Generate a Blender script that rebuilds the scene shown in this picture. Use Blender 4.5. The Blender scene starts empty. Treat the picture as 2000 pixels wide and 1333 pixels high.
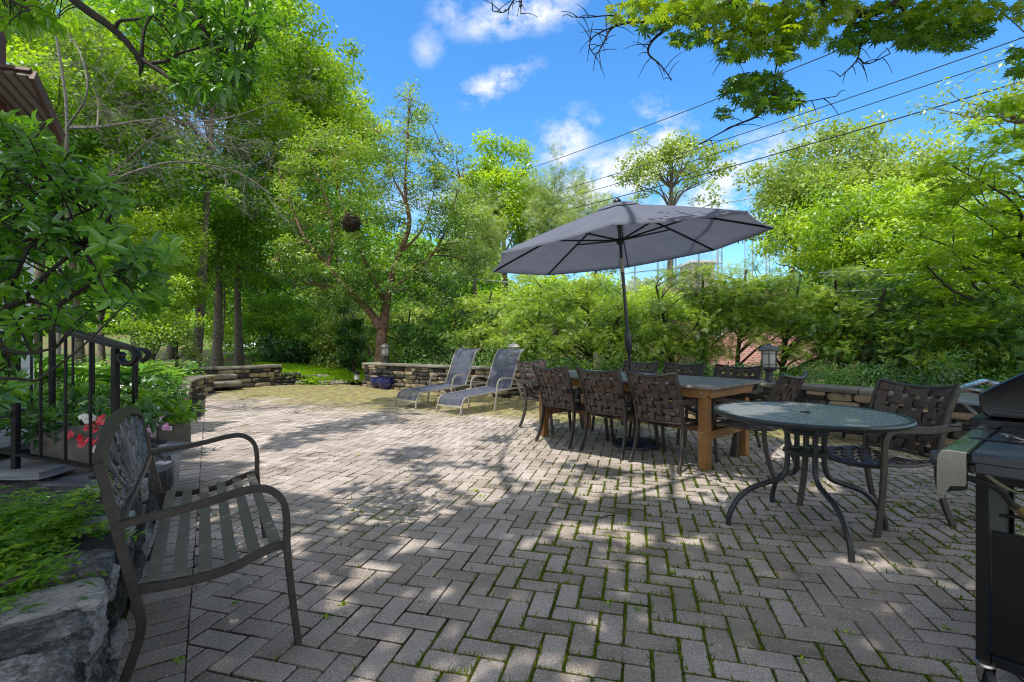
import bpy, math, random
import numpy as np
from mathutils import Vector, Matrix, noise

R = math.radians
PI = math.pi
scene = bpy.context.scene
col = scene.collection
RNG = random.Random(7)
F = 944.0
CAM_Z = 1.19

def at(px, py, Y):
    """a point of the place at depth Y, from its place in the survey photograph (2000 x 1333)"""
    return Vector(((px - 1000.0) / F * Y, Y, CAM_Z + (663.0 - py) / F * Y))

def ground_at(px, py, z=0.0):
    Y = (CAM_Z - z) * F / (py - 663.0)
    return Vector(((px - 1000.0) / F * Y, Y, z))

# ------------------------------------------------------------------ naming
def tag(o, label=None, cat=None, group=None, kind=None):
    if label: o['label'] = label
    if cat: o['category'] = cat
    if group: o['group'] = group
    if kind: o['kind'] = kind
    return o

def thing(name, label, cat, loc=(0, 0, 0), rz=0.0, group=None):
    o = bpy.data.objects.new(name, None)
    o.empty_display_size = 0.1
    o.location = loc
    o.rotation_euler = (0, 0, rz)
    col.objects.link(o)
    return tag(o, label, cat, group)

def kids(o):
    return [c for c in bpy.data.objects if c.parent == o]

def copy_tree(o, parent=None, label=None):
    ch = kids(o)
    c = o.copy()
    col.objects.link(c)
    if parent is not None:
        c.parent = parent
    if label: c['label'] = label
    for k in ch:
        copy_tree(k, c)
    return c

# ------------------------------------------------------------------ mesh builder
def mesh_object(name, verts, faces, mat, parent=None, smooth=True, tint=None, autos=None):
    me = bpy.data.meshes.new(name)
    me.from_pydata([tuple(v) for v in verts], [], faces)
    if mat: me.materials.append(mat)
    if smooth:
        me.polygons.foreach_set('use_smooth', [True] * len(me.polygons))
    if tint is not None:
        a = me.attributes.new('tint', 'FLOAT', 'FACE')
        a.data.foreach_set('value', np.asarray(tint, dtype=np.float32))
    me.update()
    if autos is not None:
        me.set_sharp_from_angle(angle=R(autos))
    o = bpy.data.objects.new(name, me)
    col.objects.link(o)
    if parent is not None: o.parent = parent
    return o

class MB:
    def __init__(s):
        s.v = []; s.f = []; s.t = []
    def add(s, vs, fs, t=0.5):
        b = len(s.v)
        s.v.extend([tuple(v) for v in vs])
        s.f.extend([tuple(b + i for i in f) for f in fs])
        s.t.extend([t] * len(fs))
    def box(s, c, d, rz=0.0, bev=0.004, t=0.5, M=None):
        """bevelled box centred on c with full sizes d"""
        hx, hy, hz = d[0] / 2, d[1] / 2, d[2] / 2
        b = min(bev, hx * .45, hy * .45, hz * .45)
        vs = []
        for sx in (-1, 1):
            for sy in (-1, 1):
                for sz in (-1, 1):
                    vs.append((sx * hx, sy * (hy - b), sz * (hz - b)))
                    vs.append((sx * (hx - b), sy * hy, sz * (hz - b)))
                    vs.append((sx * (hx - b), sy * (hy - b), sz * hz))
        def i(sx, sy, sz, k): return ((sx * 4) + sy * 2 + sz) * 3 + k
        fs = []
        def q(a, bb, cc, dd, n):
            A, B, C = Vector(vs[a]), Vector(vs[bb]), Vector(vs[cc])
            fs.append((a, bb, cc, dd) if (B - A).cross(C - A).dot(n) > 0 else (dd, cc, bb, a))
        for k, (a, bb) in enumerate(((1, 2), (0, 2), (0, 1))):
            for sg in (0, 1):
                def idx(u, w):
                    l = [0, 0, 0]; l[k] = sg; l[a] = u; l[bb] = w
                    return i(l[0], l[1], l[2], k)
                n = Vector((0, 0, 0)); n[k] = 1 if sg else -1
                q(idx(0, 0), idx(1, 0), idx(1, 1), idx(0, 1), n)
        # edge bevels
        for k in range(3):
            a, bb = [m for m in range(3) if m != k]
            for u in (0, 1):
                for w in (0, 1):
                    l0 = [0, 0, 0]; l1 = [0, 0, 0]
                    l0[k] = 0; l1[k] = 1; l0[a] = l1[a] = u; l0[bb] = l1[bb] = w
                    n = Vector((0, 0, 0)); n[a] = 1 if u else -1; n[bb] = 1 if w else -1
                    q(i(*l0, a), i(*l1, a), i(*l1, bb), i(*l0, bb), n)
        for sx in (0, 1):
            for sy in (0, 1):
                for sz in (0, 1):
                    a, bb, cc = i(sx, sy, sz, 0), i(sx, sy, sz, 1), i(sx, sy, sz, 2)
                    n = Vector((sx * 2 - 1, sy * 2 - 1, sz * 2 - 1))
                    A, B, C = Vector(vs[a]), Vector(vs[bb]), Vector(vs[cc])
                    fs.append((a, bb, cc) if (B - A).cross(C - A).dot(n) > 0 else (cc, bb, a))
        if M is None: M = Matrix.Translation(Vector(c)) @ Matrix.Rotation(rz, 4, 'Z')
        else: M = Matrix.Translation(Vector(c)) @ M
        s.add([M @ Vector(v) for v in vs], fs, t)
    def tube(s, pts, r, n=8, cap=True, prof=None, up=None, t=0.5):
        """sweep along pts; r a number or list; prof a list of (a,b) offsets instead of a circle"""
        pts = [Vector(p) for p in pts]
        m = len(pts)
        if m < 2: return
        rs = list(r) if isinstance(r, (list, tuple)) else [r] * m
        tan = []
        for k in range(m):
            a = pts[max(0, k - 1)]; b = pts[min(m - 1, k + 1)]
            d = (b - a)
            tan.append(d.normalized() if d.length > 1e-9 else Vector((0, 0, 1)))
        if up is None:
            up = Vector((0, 0, 1)) if abs(tan[0].z) < .9 else Vector((1, 0, 0))
        else: up = Vector(up)
        u = (up - tan[0] * up.dot(tan[0])).normalized()
        vs = []
        if prof is None:
            prof = [(math.cos(2 * PI * j / n), math.sin(2 * PI * j / n)) for j in range(n)]
        n = len(prof)
        for k in range(m):
            u = (u - tan[k] * u.dot(tan[k]))
            u = u.normalized() if u.length > 1e-6 else tan[k].orthogonal().normalized()
            w = tan[k].cross(u)
            for (a, b) in prof:
                vs.append(pts[k] + (u * a + w * b) * rs[k])
        fs = []
        for k in range(m - 1):
            for j in range(n):
                j2 = (j + 1) % n
                fs.append((k * n + j, k * n + j2, (k + 1) * n + j2, (k + 1) * n + j))
        if cap:
            fs.append(tuple(reversed(range(n))))
            fs.append(tuple((m - 1) * n + j for j in range(n)))
        s.add(vs, fs, t)
    def lathe(s, prof, c=(0, 0, 0), n=20, t=0.5):
        """prof = [(r,z)...] bottom to top"""
        c = Vector(c); vs = []; fs = []
        for (r, z) in prof:
            for j in range(n):
                a = 2 * PI * j / n
                vs.append(c + Vector((r * math.cos(a), r * math.sin(a), z)))
        for k in range(len(prof) - 1):
            for j in range(n):
                j2 = (j + 1) % n
                fs.append((k * n + j, k * n + j2, (k + 1) * n + j2, (k + 1) * n + j))
        fs.append(tuple(reversed(range(n))))
        fs.append(tuple((len(prof) - 1) * n + j for j in range(n)))
        s.add(vs, fs, t)
    def prism(s, poly, z0, z1, M=None, t=0.5):
        n = len(poly)
        vs = [Vector((p[0], p[1], z0)) for p in poly] + [Vector((p[0], p[1], z1)) for p in poly]
        fs = [tuple(reversed(range(n))), tuple(range(n, 2 * n))]
        for j in range(n):
            j2 = (j + 1) % n
            fs.append((j, j2, n + j2, n + j))
        if M is not None: vs = [M @ v for v in vs]
        s.add(vs, fs, t)
    def stone(s, c, d, rz=0.0, n=3, rough=.07, seed=0, p=4.0, t=0.5, tilt=0.0):
        """an irregular rounded block"""
        c = Vector(c)
        M = Matrix.Rotation(rz, 3, 'Z') @ Matrix.Rotation(tilt, 3, 'X')
        ids = {}; vs = []; fs = []
        off = Vector((seed * 3.17, seed * 1.31, seed * 7.7))
        def vert(v):
            key = (round(v[0], 4), round(v[1], 4), round(v[2], 4))
            if key in ids: return ids[key]
            V = Vector(v)
            l = (abs(V.x) ** p + abs(V.y) ** p + abs(V.z) ** p) ** (1 / p)
            V = V / l
            ds = 1 + rough * noise.noise(V * 1.3 + off) * 2 + rough * .7 * noise.noise(V * 3.4 + off) + (rough * .55 * noise.noise(V * 8 + off) + rough * .35 * noise.noise(V * 17 + off) if n > 6 else 0)
            W = Vector((V.x * d[0] / 2, V.y * d[1] / 2, V.z * d[2] / 2)) * ds
            vs.append(c + M @ W)
            ids[key] = len(vs) - 1
            return ids[key]
        for ax in range(3):
            for sg in (-1, 1):
                a, b = (ax + 1) % 3, (ax + 2) % 3
                for i in range(n):
                    for j in range(n):
                        q = []
                        for (di, dj) in ((0, 0), (1, 0), (1, 1), (0, 1)):
                            v = [0, 0, 0]; v[ax] = sg
                            v[a] = -1 + 2 * (i + di) / n; v[b] = -1 + 2 * (j + dj) / n
                            q.append(vert(v))
                        fs.append(tuple(q) if sg > 0 else tuple(reversed(q)))
        s.add(vs, fs, t)
    def build(s, name, mat, parent=None, smooth=True, autos=40):
        return mesh_object(name, s.v, s.f, mat, parent, smooth, s.t, autos)

def curve(pts, n=6):
    """Catmull-Rom through pts"""
    P = [Vector(p) for p in pts]
    P = [P[0] * 2 - P[1]] + P + [P[-1] * 2 - P[-2]]
    out = []
    for i in range(1, len(P) - 2):
        for k in range(n):
            t = k / n
            a, b, c, d = P[i - 1], P[i], P[i + 1], P[i + 2]
            out.append(.5 * ((2 * b) + (c - a) * t + (2 * a - 5 * b + 4 * c - d) * t * t + (3 * b - a - 3 * c + d) * t ** 3))
    out.append(P[-2])
    return out

# ------------------------------------------------------------------ materials
def new_mat(name):
    m = bpy.data.materials.new(name); m.use_nodes = True
    nt = m.node_tree
    for n in list(nt.nodes): nt.nodes.remove(n)
    out = nt.nodes.new('ShaderNodeOutputMaterial')
    return m, nt, out

def N(nt, typ, **kw):
    n = nt.nodes.new(typ)
    for k, v in kw.items():
        if k in ('operation', 'blend_type', 'data_type', 'attribute_name', 'noise_dimensions', 'feature', 'interpolation', 'distance', 'vector_type', 'normalize', 'clamp'):
            setattr(n, k, v)
        else:
            n.inputs[k].default_value = v
    return n

def ramp(nt, stops, fac=None):
    r = nt.nodes.new('ShaderNodeValToRGB')
    el = r.color_ramp.elements
    while len(el) < len(stops): el.new(.5)
    for e, (p, c) in zip(el, stops):
        e.position = p; e.color = (*c, 1) if len(c) == 3 else c
    if fac is not None: nt.links.new(fac, r.inputs['Fac'])
    return r

def mixc(nt, fac, a, b, mode='MIX'):
    m = nt.nodes.new('ShaderNodeMix'); m.data_type = 'RGBA'; m.blend_type = mode
    for sock, val in ((m.inputs[0], fac), (m.inputs[6], a), (m.inputs[7], b)):
        if hasattr(val, 'links'): nt.links.new(val, sock)
        elif isinstance(val, (int, float)): sock.default_value = val
        else: sock.default_value = (*val, 1)
    return m.outputs[2]

def math_(nt, op, a, b=None, c=None):
    m = nt.nodes.new('ShaderNodeMath'); m.operation = op
    for i, v in enumerate((a, b, c)):
        if v is None: continue
        if hasattr(v, 'links'): nt.links.new(v, m.inputs[i])
        else: m.inputs[i].default_value = v
    return m.outputs[0]

def simple(name, cols, rough=.5, metal=0.0, scale=8.0, bump=0.0, bscale=60.0, spec=.5, tintw=0.0, transl=0.0, coat=0.0, detail=5.0, rvar=0.0, space='Object'):
    """colour noise between cols, bump noise, per-face tint"""
    m, nt, out = new_mat(name)
    tc = N(nt, 'ShaderNodeTexCoord')
    no = N(nt, 'ShaderNodeTexNoise', Scale=scale, Detail=detail, Roughness=.6)
    nt.links.new(tc.outputs[space], no.inputs['Vector'])
    fac = no.outputs['Fac']
    if tintw > 0:
        at_ = N(nt, 'ShaderNodeAttribute', attribute_name='tint')
        t = math_(nt, 'SUBTRACT', at_.outputs['Fac'], .5)
        fac = math_(nt, 'MULTIPLY_ADD', t, tintw, fac)
    k = len(cols)
    r = ramp(nt, [(.28 + .44 * i / max(1, k - 1), c) for i, c in enumerate(cols)], fac)
    b = N(nt, 'ShaderNodeBsdfPrincipled', Roughness=rough, Metallic=metal)
    b.inputs['Specular IOR Level'].default_value = spec
    b.inputs['Coat Weight'].default_value = coat
    nt.links.new(r.outputs[0], b.inputs['Base Color'])
    if rvar > 0:
        rr = math_(nt, 'MULTIPLY_ADD', no.outputs['Fac'], rvar, rough - rvar * .5)
        nt.links.new(rr, b.inputs['Roughness'])
    if bump > 0:
        n2 = N(nt, 'ShaderNodeTexNoise', Scale=bscale, Detail=6.0, Roughness=.65)
        nt.links.new(tc.outputs[space], n2.inputs['Vector'])
        bp = N(nt, 'ShaderNodeBump', Strength=bump, Distance=.01)
        nt.links.new(n2.outputs['Fac'], bp.inputs['Height'])
        nt.links.new(bp.outputs[0], b.inputs['Normal'])
    sh = b.outputs[0]
    if transl > 0:
        tr = N(nt, 'ShaderNodeBsdfTranslucent')
        nt.links.new(r.outputs[0], tr.inputs['Color'])
        mx = N(nt, 'ShaderNodeMixShader'); mx.inputs[0].default_value = transl
        nt.links.new(sh, mx.inputs[1]); nt.links.new(tr.outputs[0], mx.inputs[2])
        sh = mx.outputs[0]
    nt.links.new(sh, out.inputs['Surface'])
    return m

LG = 1.5
LT = (1.02, .96, .85)
def leaf_mat(name, cols, transl=.45, tcol=(1.25, 1.25, .5), gloss=.05, rough=.42):
    """leaf: diffuse face, yellower light through it, faint sheen; 'tint' picks the colour"""
    m, nt, out = new_mat(name)
    a = N(nt, 'ShaderNodeAttribute', attribute_name='tint')
    k = len(cols)
    r = ramp(nt, [(i / max(1, k - 1), tuple(min(.8, v * LG * g_) for v, g_ in zip(c, LT))) for i, c in enumerate(cols)], a.outputs['Fac'])
    d = N(nt, 'ShaderNodeBsdfDiffuse')
    nt.links.new(r.outputs[0], d.inputs['Color'])
    t = N(nt, 'ShaderNodeBsdfTranslucent')
    nt.links.new(mixc(nt, 1.0, r.outputs[0], tcol, 'MULTIPLY'), t.inputs['Color'])
    mx = N(nt, 'ShaderNodeMixShader'); mx.inputs[0].default_value = transl
    nt.links.new(d.outputs[0], mx.inputs[1]); nt.links.new(t.outputs[0], mx.inputs[2])
    g = N(nt, 'ShaderNodeBsdfAnisotropic' if False else 'ShaderNodeBsdfGlossy', Roughness=rough)
    g.inputs['Color'].default_value = (.9, .95, 1, 1)
    m2 = N(nt, 'ShaderNodeMixShader'); m2.inputs[0].default_value = gloss
    nt.links.new(mx.outputs[0], m2.inputs[1]); nt.links.new(g.outputs[0], m2.inputs[2])
    nt.links.new(m2.outputs[0], out.inputs['Surface'])
    return m

M = {}
M['leaf_lime']  = leaf_mat('leaf_lime',  [(.10, .20, .012), (.20, .34, .02), (.36, .48, .03)], .5)
M['leaf_mid']   = leaf_mat('leaf_mid',   [(.04, .13, .015), (.11, .26, .02), (.27, .42, .035)], .48)
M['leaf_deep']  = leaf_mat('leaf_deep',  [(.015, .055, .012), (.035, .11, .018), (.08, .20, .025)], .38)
M['leaf_olive'] = leaf_mat('leaf_olive', [(.09, .16, .03), (.17, .26, .05), (.30, .38, .09)], .42)
M['leaf_pine']  = leaf_mat('leaf_pine',  [(.10, .17, .05), (.18, .27, .07), (.30, .38, .13)], .35)
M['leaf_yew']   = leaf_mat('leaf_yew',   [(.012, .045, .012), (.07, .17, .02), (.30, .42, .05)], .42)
M['leaf_maple'] = leaf_mat('leaf_maple', [(.04, .12, .012), (.10, .22, .015), (.27, .37, .02)], .55)
M['leaf_roof'] = leaf_mat('leaf_roof', [(.05, .09, .03), (.09, .14, .05), (.15, .20, .08)], .45, tcol=(1.1, 1.05, .8))
M['leaf_broad'] = leaf_mat('leaf_broad', [(.025, .085, .012), (.07, .20, .014), (.17, .36, .025)], .5, gloss=.045, rough=.35)
M['leaf_hosta'] = leaf_mat('leaf_hosta', [(.05, .15, .02), (.10, .25, .03), (.22, .38, .06)], .4, gloss=.05)
M['grass']      = leaf_mat('grass',      [(.06, .15, .01), (.14, .30, .015), (.28, .42, .03)], .4, gloss=.0)
M['moss_tuft']  = leaf_mat('moss_tuft',  [(.035, .065, .012), (.085, .135, .015), (.17, .21, .03)], .3, gloss=.0)
M['leaf_dry']   = leaf_mat('leaf_dry',   [(.05, .03, .015), (.12, .07, .03), (.16, .14, .04)], .2, gloss=.02)
M['petal_pink'] = leaf_mat('petal_pink', [(.55, .012, .03), (.70, .03, .07), (.75, .12, .14)], .3, tcol=(1, .6, .6), gloss=.02)
M['petal_lilac']= leaf_mat('petal_lilac',[(.50, .20, .45), (.62, .32, .58), (.75, .55, .70)], .3, tcol=(1, .8, 1), gloss=.02)
M['petal_white']= leaf_mat('petal_white',[(.7, .55, .58), (.8, .72, .72), (.85, .82, .80)], .3, tcol=(1, .9, .9), gloss=.02)

M['bark_grey'] = simple('bark_grey', [(.05, .042, .032), (.12, .10, .075), (.20, .17, .13)], .9, scale=14, bump=.9, bscale=40)
M['bark_dark'] = simple('bark_dark', [(.018, .014, .011), (.045, .035, .027)], .85, scale=18, bump=.7, bscale=60)
M['bark_red']  = simple('bark_red',  [(.07, .035, .022), (.16, .085, .055), (.26, .16, .11)], .85, scale=12, bump=.8, bscale=40)
M['bark_pale'] = simple('bark_pale', [(.14, .125, .11), (.25, .23, .205)], .85, scale=25, bump=.5, bscale=60)
M['iron']      = simple('iron', [(.005, .005, .006), (.011, .011, .012)], .45, spec=.25, scale=20, bump=.08, bscale=120)
M['bench_metal'] = simple('bench_metal', [(.038, .032, .028), (.062, .053, .046)], .5, metal=.0, scale=14, bump=.05, bscale=150, spec=.22, rvar=.15)
M['bench_slat'] = simple('bench_slat', [(.10, .088, .078), (.15, .132, .118)], .5, scale=14, bump=.05, bscale=150, spec=.3)
M['bench_casting'] = simple('bench_casting', [(.06, .065, .075), (.13, .14, .155)], .38, metal=.4, scale=22, bump=.15, bscale=90)
M['chair_metal'] = simple('chair_metal', [(.030, .024, .019), (.055, .045, .036)], .42, scale=14, bump=.06, bscale=150)
M['strap']     = simple('strap', [(.052, .034, .026), (.082, .056, .044)], .55, scale=16, bump=.05, bscale=160, tintw=.5)
M['table_wood'] = simple('table_wood', [(.23, .105, .032), (.37, .18, .055)], .5, scale=6, bump=.12, bscale=50, tintw=.4)
M['table_metal'] = simple('table_metal', [(.014, .016, .018), (.030, .033, .036)], .4, scale=12, bump=.05, bscale=120)
M['canopy']    = simple('canopy', [(.14, .155, .215), (.18, .195, .26)], .85, scale=4, bump=.1, bscale=400, transl=.3)
M['pole_metal'] = simple('pole_metal', [(.010, .011, .014), (.022, .023, .028)], .35, scale=10)
M['cast_base'] = simple('cast_base', [(.008, .008, .009), (.018, .018, .019)], .45, scale=14, bump=.1, bscale=100)
M['steel']     = simple('steel', [(.42, .40, .37), (.60, .57, .53)], .26, metal=1.0, scale=5, bump=.03, bscale=7, rvar=.2)
M['grill_black'] = simple('grill_black', [(.005, .005, .006), (.010, .010, .011)], .34, spec=.3, scale=6, bump=.04, bscale=200, rvar=.2)
M['grill_shelf'] = simple('grill_shelf', [(.03, .034, .042), (.05, .055, .065)], .35, scale=10, bump=.08, bscale=200, rvar=.25)
M['rubber']    = simple('rubber', [(.008, .008, .008), (.015, .015, .015)], .6)
M['brass']     = simple('brass', [(.45, .33, .14), (.55, .42, .20)], .35, metal=1.0)
M['lounge_metal'] = simple('lounge_metal', [(.30, .27, .22), (.42, .38, .32)], .42, scale=10)
M['stone_far'] = simple('stone_far', [(.022, .020, .017), (.075, .066, .052), (.115, .10, .075), (.30, .23, .14)], .9, scale=5, bump=.8, bscale=30, tintw=.9)
M['stone_cap'] = simple('stone_cap', [(.10, .095, .075), (.17, .16, .125), (.24, .22, .15)], .85, scale=5, bump=.5, bscale=30, tintw=.4)
M['stone_near'] = simple('stone_near', [(.012, .012, .013), (.05, .05, .053), (.10, .10, .105), (.24, .24, .25)], .8, scale=7, bump=1.0, bscale=26, tintw=.4, detail=9)
M['flagstone'] = simple('flagstone', [(.025, .026, .029), (.06, .062, .07), (.10, .105, .12), (.20, .205, .22)], .7, scale=7, bump=1.0, bscale=24, tintw=.3, detail=9)
M['tread']     = simple('tread', [(.07, .08, .10), (.13, .14, .17), (.19, .20, .235)], .7, scale=6, bump=.5, bscale=25, tintw=.3)
M['mortar']    = simple('mortar', [(.012, .011, .010), (.03, .028, .024)], .95, scale=10, bump=.5)
M['soil']      = simple('soil', [(.012, .010, .007), (.04, .03, .02), (.035, .06, .015)], .95, scale=8, bump=1, bscale=40)
M['glaze_blue'] = simple('glaze_blue', [(.008, .010, .09), (.016, .02, .17)], .12, scale=4, coat=.5)
M['lamp_dark'] = simple('lamp_dark', [(.035, .04, .042), (.07, .078, .08)], .45, scale=14, bump=.1)
M['lamp_grey'] = simple('lamp_grey', [(.30, .29, .26), (.45, .43, .38)], .5, scale=14)
M['lamp_glass'] = simple('lamp_glass', [(.62, .62, .56), (.74, .74, .68)], .3, scale=3, transl=.3)
M['wire']      = simple('wire', [(.012, .012, .014), (.02, .02, .022)], .6)
M['cable_pale'] = simple('cable_pale', [(.10, .10, .11), (.30, .30, .30)], .5)
M['white_paint'] = simple('white_paint', [(.62, .62, .62), (.78, .78, .77)], .6, scale=2, bump=.1)
M['brown_trim'] = simple('brown_trim', [(.07, .03, .02), (.13, .055, .035)], .6, scale=6, bump=.2)
M['fence_metal'] = simple('fence_metal', [(.30, .34, .38), (.45, .48, .52)], .5, metal=.3)
M['stucco']    = simple('stucco', [(.50, .34, .26), (.60, .43, .33)], .8, scale=3)
M['nest']      = simple('nest', [(.02, .014, .01), (.06, .04, .028)], .95, scale=30, bump=1)
M['litter']    = simple('litter', [(.06, .035, .015), (.20, .11, .05), (.13, .17, .03), (.30, .20, .09)], .9, scale=1.3, bump=.8, bscale=15, detail=10)
M['drive']     = simple('drive', [(.55, .55, .55), (.75, .75, .76)], .8, scale=2)
M['planter']   = simple('planter', [(.09, .08, .07), (.18, .165, .145)], .85, scale=8, bump=.6, bscale=40)

# ---- special materials
def glass_mat():
    m, nt, out = new_mat('table_glass')
    tc = N(nt, 'ShaderNodeTexCoord')
    v = N(nt, 'ShaderNodeTexNoise', Scale=48.0, Detail=2.5)
    nt.links.new(tc.outputs['Object'], v.inputs['Vector'])
    bp = N(nt, 'ShaderNodeBump', Strength=.9, Distance=.008)
    nt.links.new(v.outputs['Fac'], bp.inputs['Height'])
    g = N(nt, 'ShaderNodeBsdfGlossy', Roughness=.06); g.inputs['Color'].default_value = (.82, .88, 1.0, 1)
    nt.links.new(bp.outputs[0], g.inputs['Normal'])
    t = N(nt, 'ShaderNodeBsdfRefraction', Roughness=.12, IOR=1.05); t.inputs['Color'].default_value = (.55, .66, .70, 1)
    nt.links.new(bp.outputs[0], t.inputs['Normal'])
    d = N(nt, 'ShaderNodeBsdfDiffuse'); d.inputs['Color'].default_value = (.33, .345, .34, 1)
    m1 = N(nt, 'ShaderNodeMixShader'); m1.inputs[0].default_value = .78
    nt.links.new(t.outputs[0], m1.inputs[1]); nt.links.new(d.outputs[0], m1.inputs[2])
    fr = N(nt, 'ShaderNodeLayerWeight', Blend=.72)
    nt.links.new(bp.outputs[0], fr.inputs['Normal'])
    m2 = N(nt, 'ShaderNodeMixShader')
    nt.links.new(math_(nt, 'MULTIPLY', fr.outputs['Facing'], .5), m2.inputs[0])
    nt.links.new(m1.outputs[0], m2.inputs[1]); nt.links.new(g.outputs[0], m2.inputs[2])
    nt.links.new(m2.outputs[0], out.inputs['Surface'])
    return m
M['glass'] = glass_mat()

def sling_mat():
    m, nt, out = new_mat('sling_mesh')
    tc = N(nt, 'ShaderNodeTexCoord')
    n = N(nt, 'ShaderNodeTexNoise', Scale=5.0, Detail=4.0)
    nt.links.new(tc.outputs['Object'], n.inputs['Vector'])
    r = ramp(nt, [(.3, (.045, .05, .085)), (.7, (.085, .095, .145))], n.outputs['Fac'])
    b = N(nt, 'ShaderNodeBsdfPrincipled', Roughness=.55)
    nt.links.new(r.outputs[0], b.inputs['Base Color'])
    t = N(nt, 'ShaderNodeBsdfTransparent')
    mx = N(nt, 'ShaderNodeMixShader'); mx.inputs[0].default_value = .17
    nt.links.new(b.outputs[0], mx.inputs[1]); nt.links.new(t.outputs[0], mx.inputs[2])
    nt.links.new(mx.outputs[0], out.inputs['Surface'])
    return m
M['sling'] = sling_mat()

def table_top_mat():
    m, nt, out = new_mat('table_boards')
    tc = N(nt, 'ShaderNodeTexCoord')
    mp = N(nt, 'ShaderNodeMapping'); mp.inputs['Scale'].default_value = (1.2, 22, 1)
    nt.links.new(tc.outputs['Object'], mp.inputs['Vector'])
    n = N(nt, 'ShaderNodeTexNoise', Scale=3.0, Detail=6.0)
    nt.links.new(mp.outputs[0], n.inputs['Vector'])
    r = ramp(nt, [(.3, (.15, .13, .115)), (.55, (.23, .20, .18)), (.75, (.31, .27, .24))], n.outputs['Fac'])
    b = N(nt, 'ShaderNodeBsdfPrincipled', Roughness=.38)
    nt.links.new(r.outputs[0], b.inputs['Base Color'])
    bp = N(nt, 'ShaderNodeBump', Strength=.2, Distance=.004)
    nt.links.new(n.outputs['Fac'], bp.inputs['Height']); nt.links.new(bp.outputs[0], b.inputs['Normal'])
    nt.links.new(b.outputs[0], out.inputs['Surface'])
    return m
M['boards'] = table_top_mat()

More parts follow.
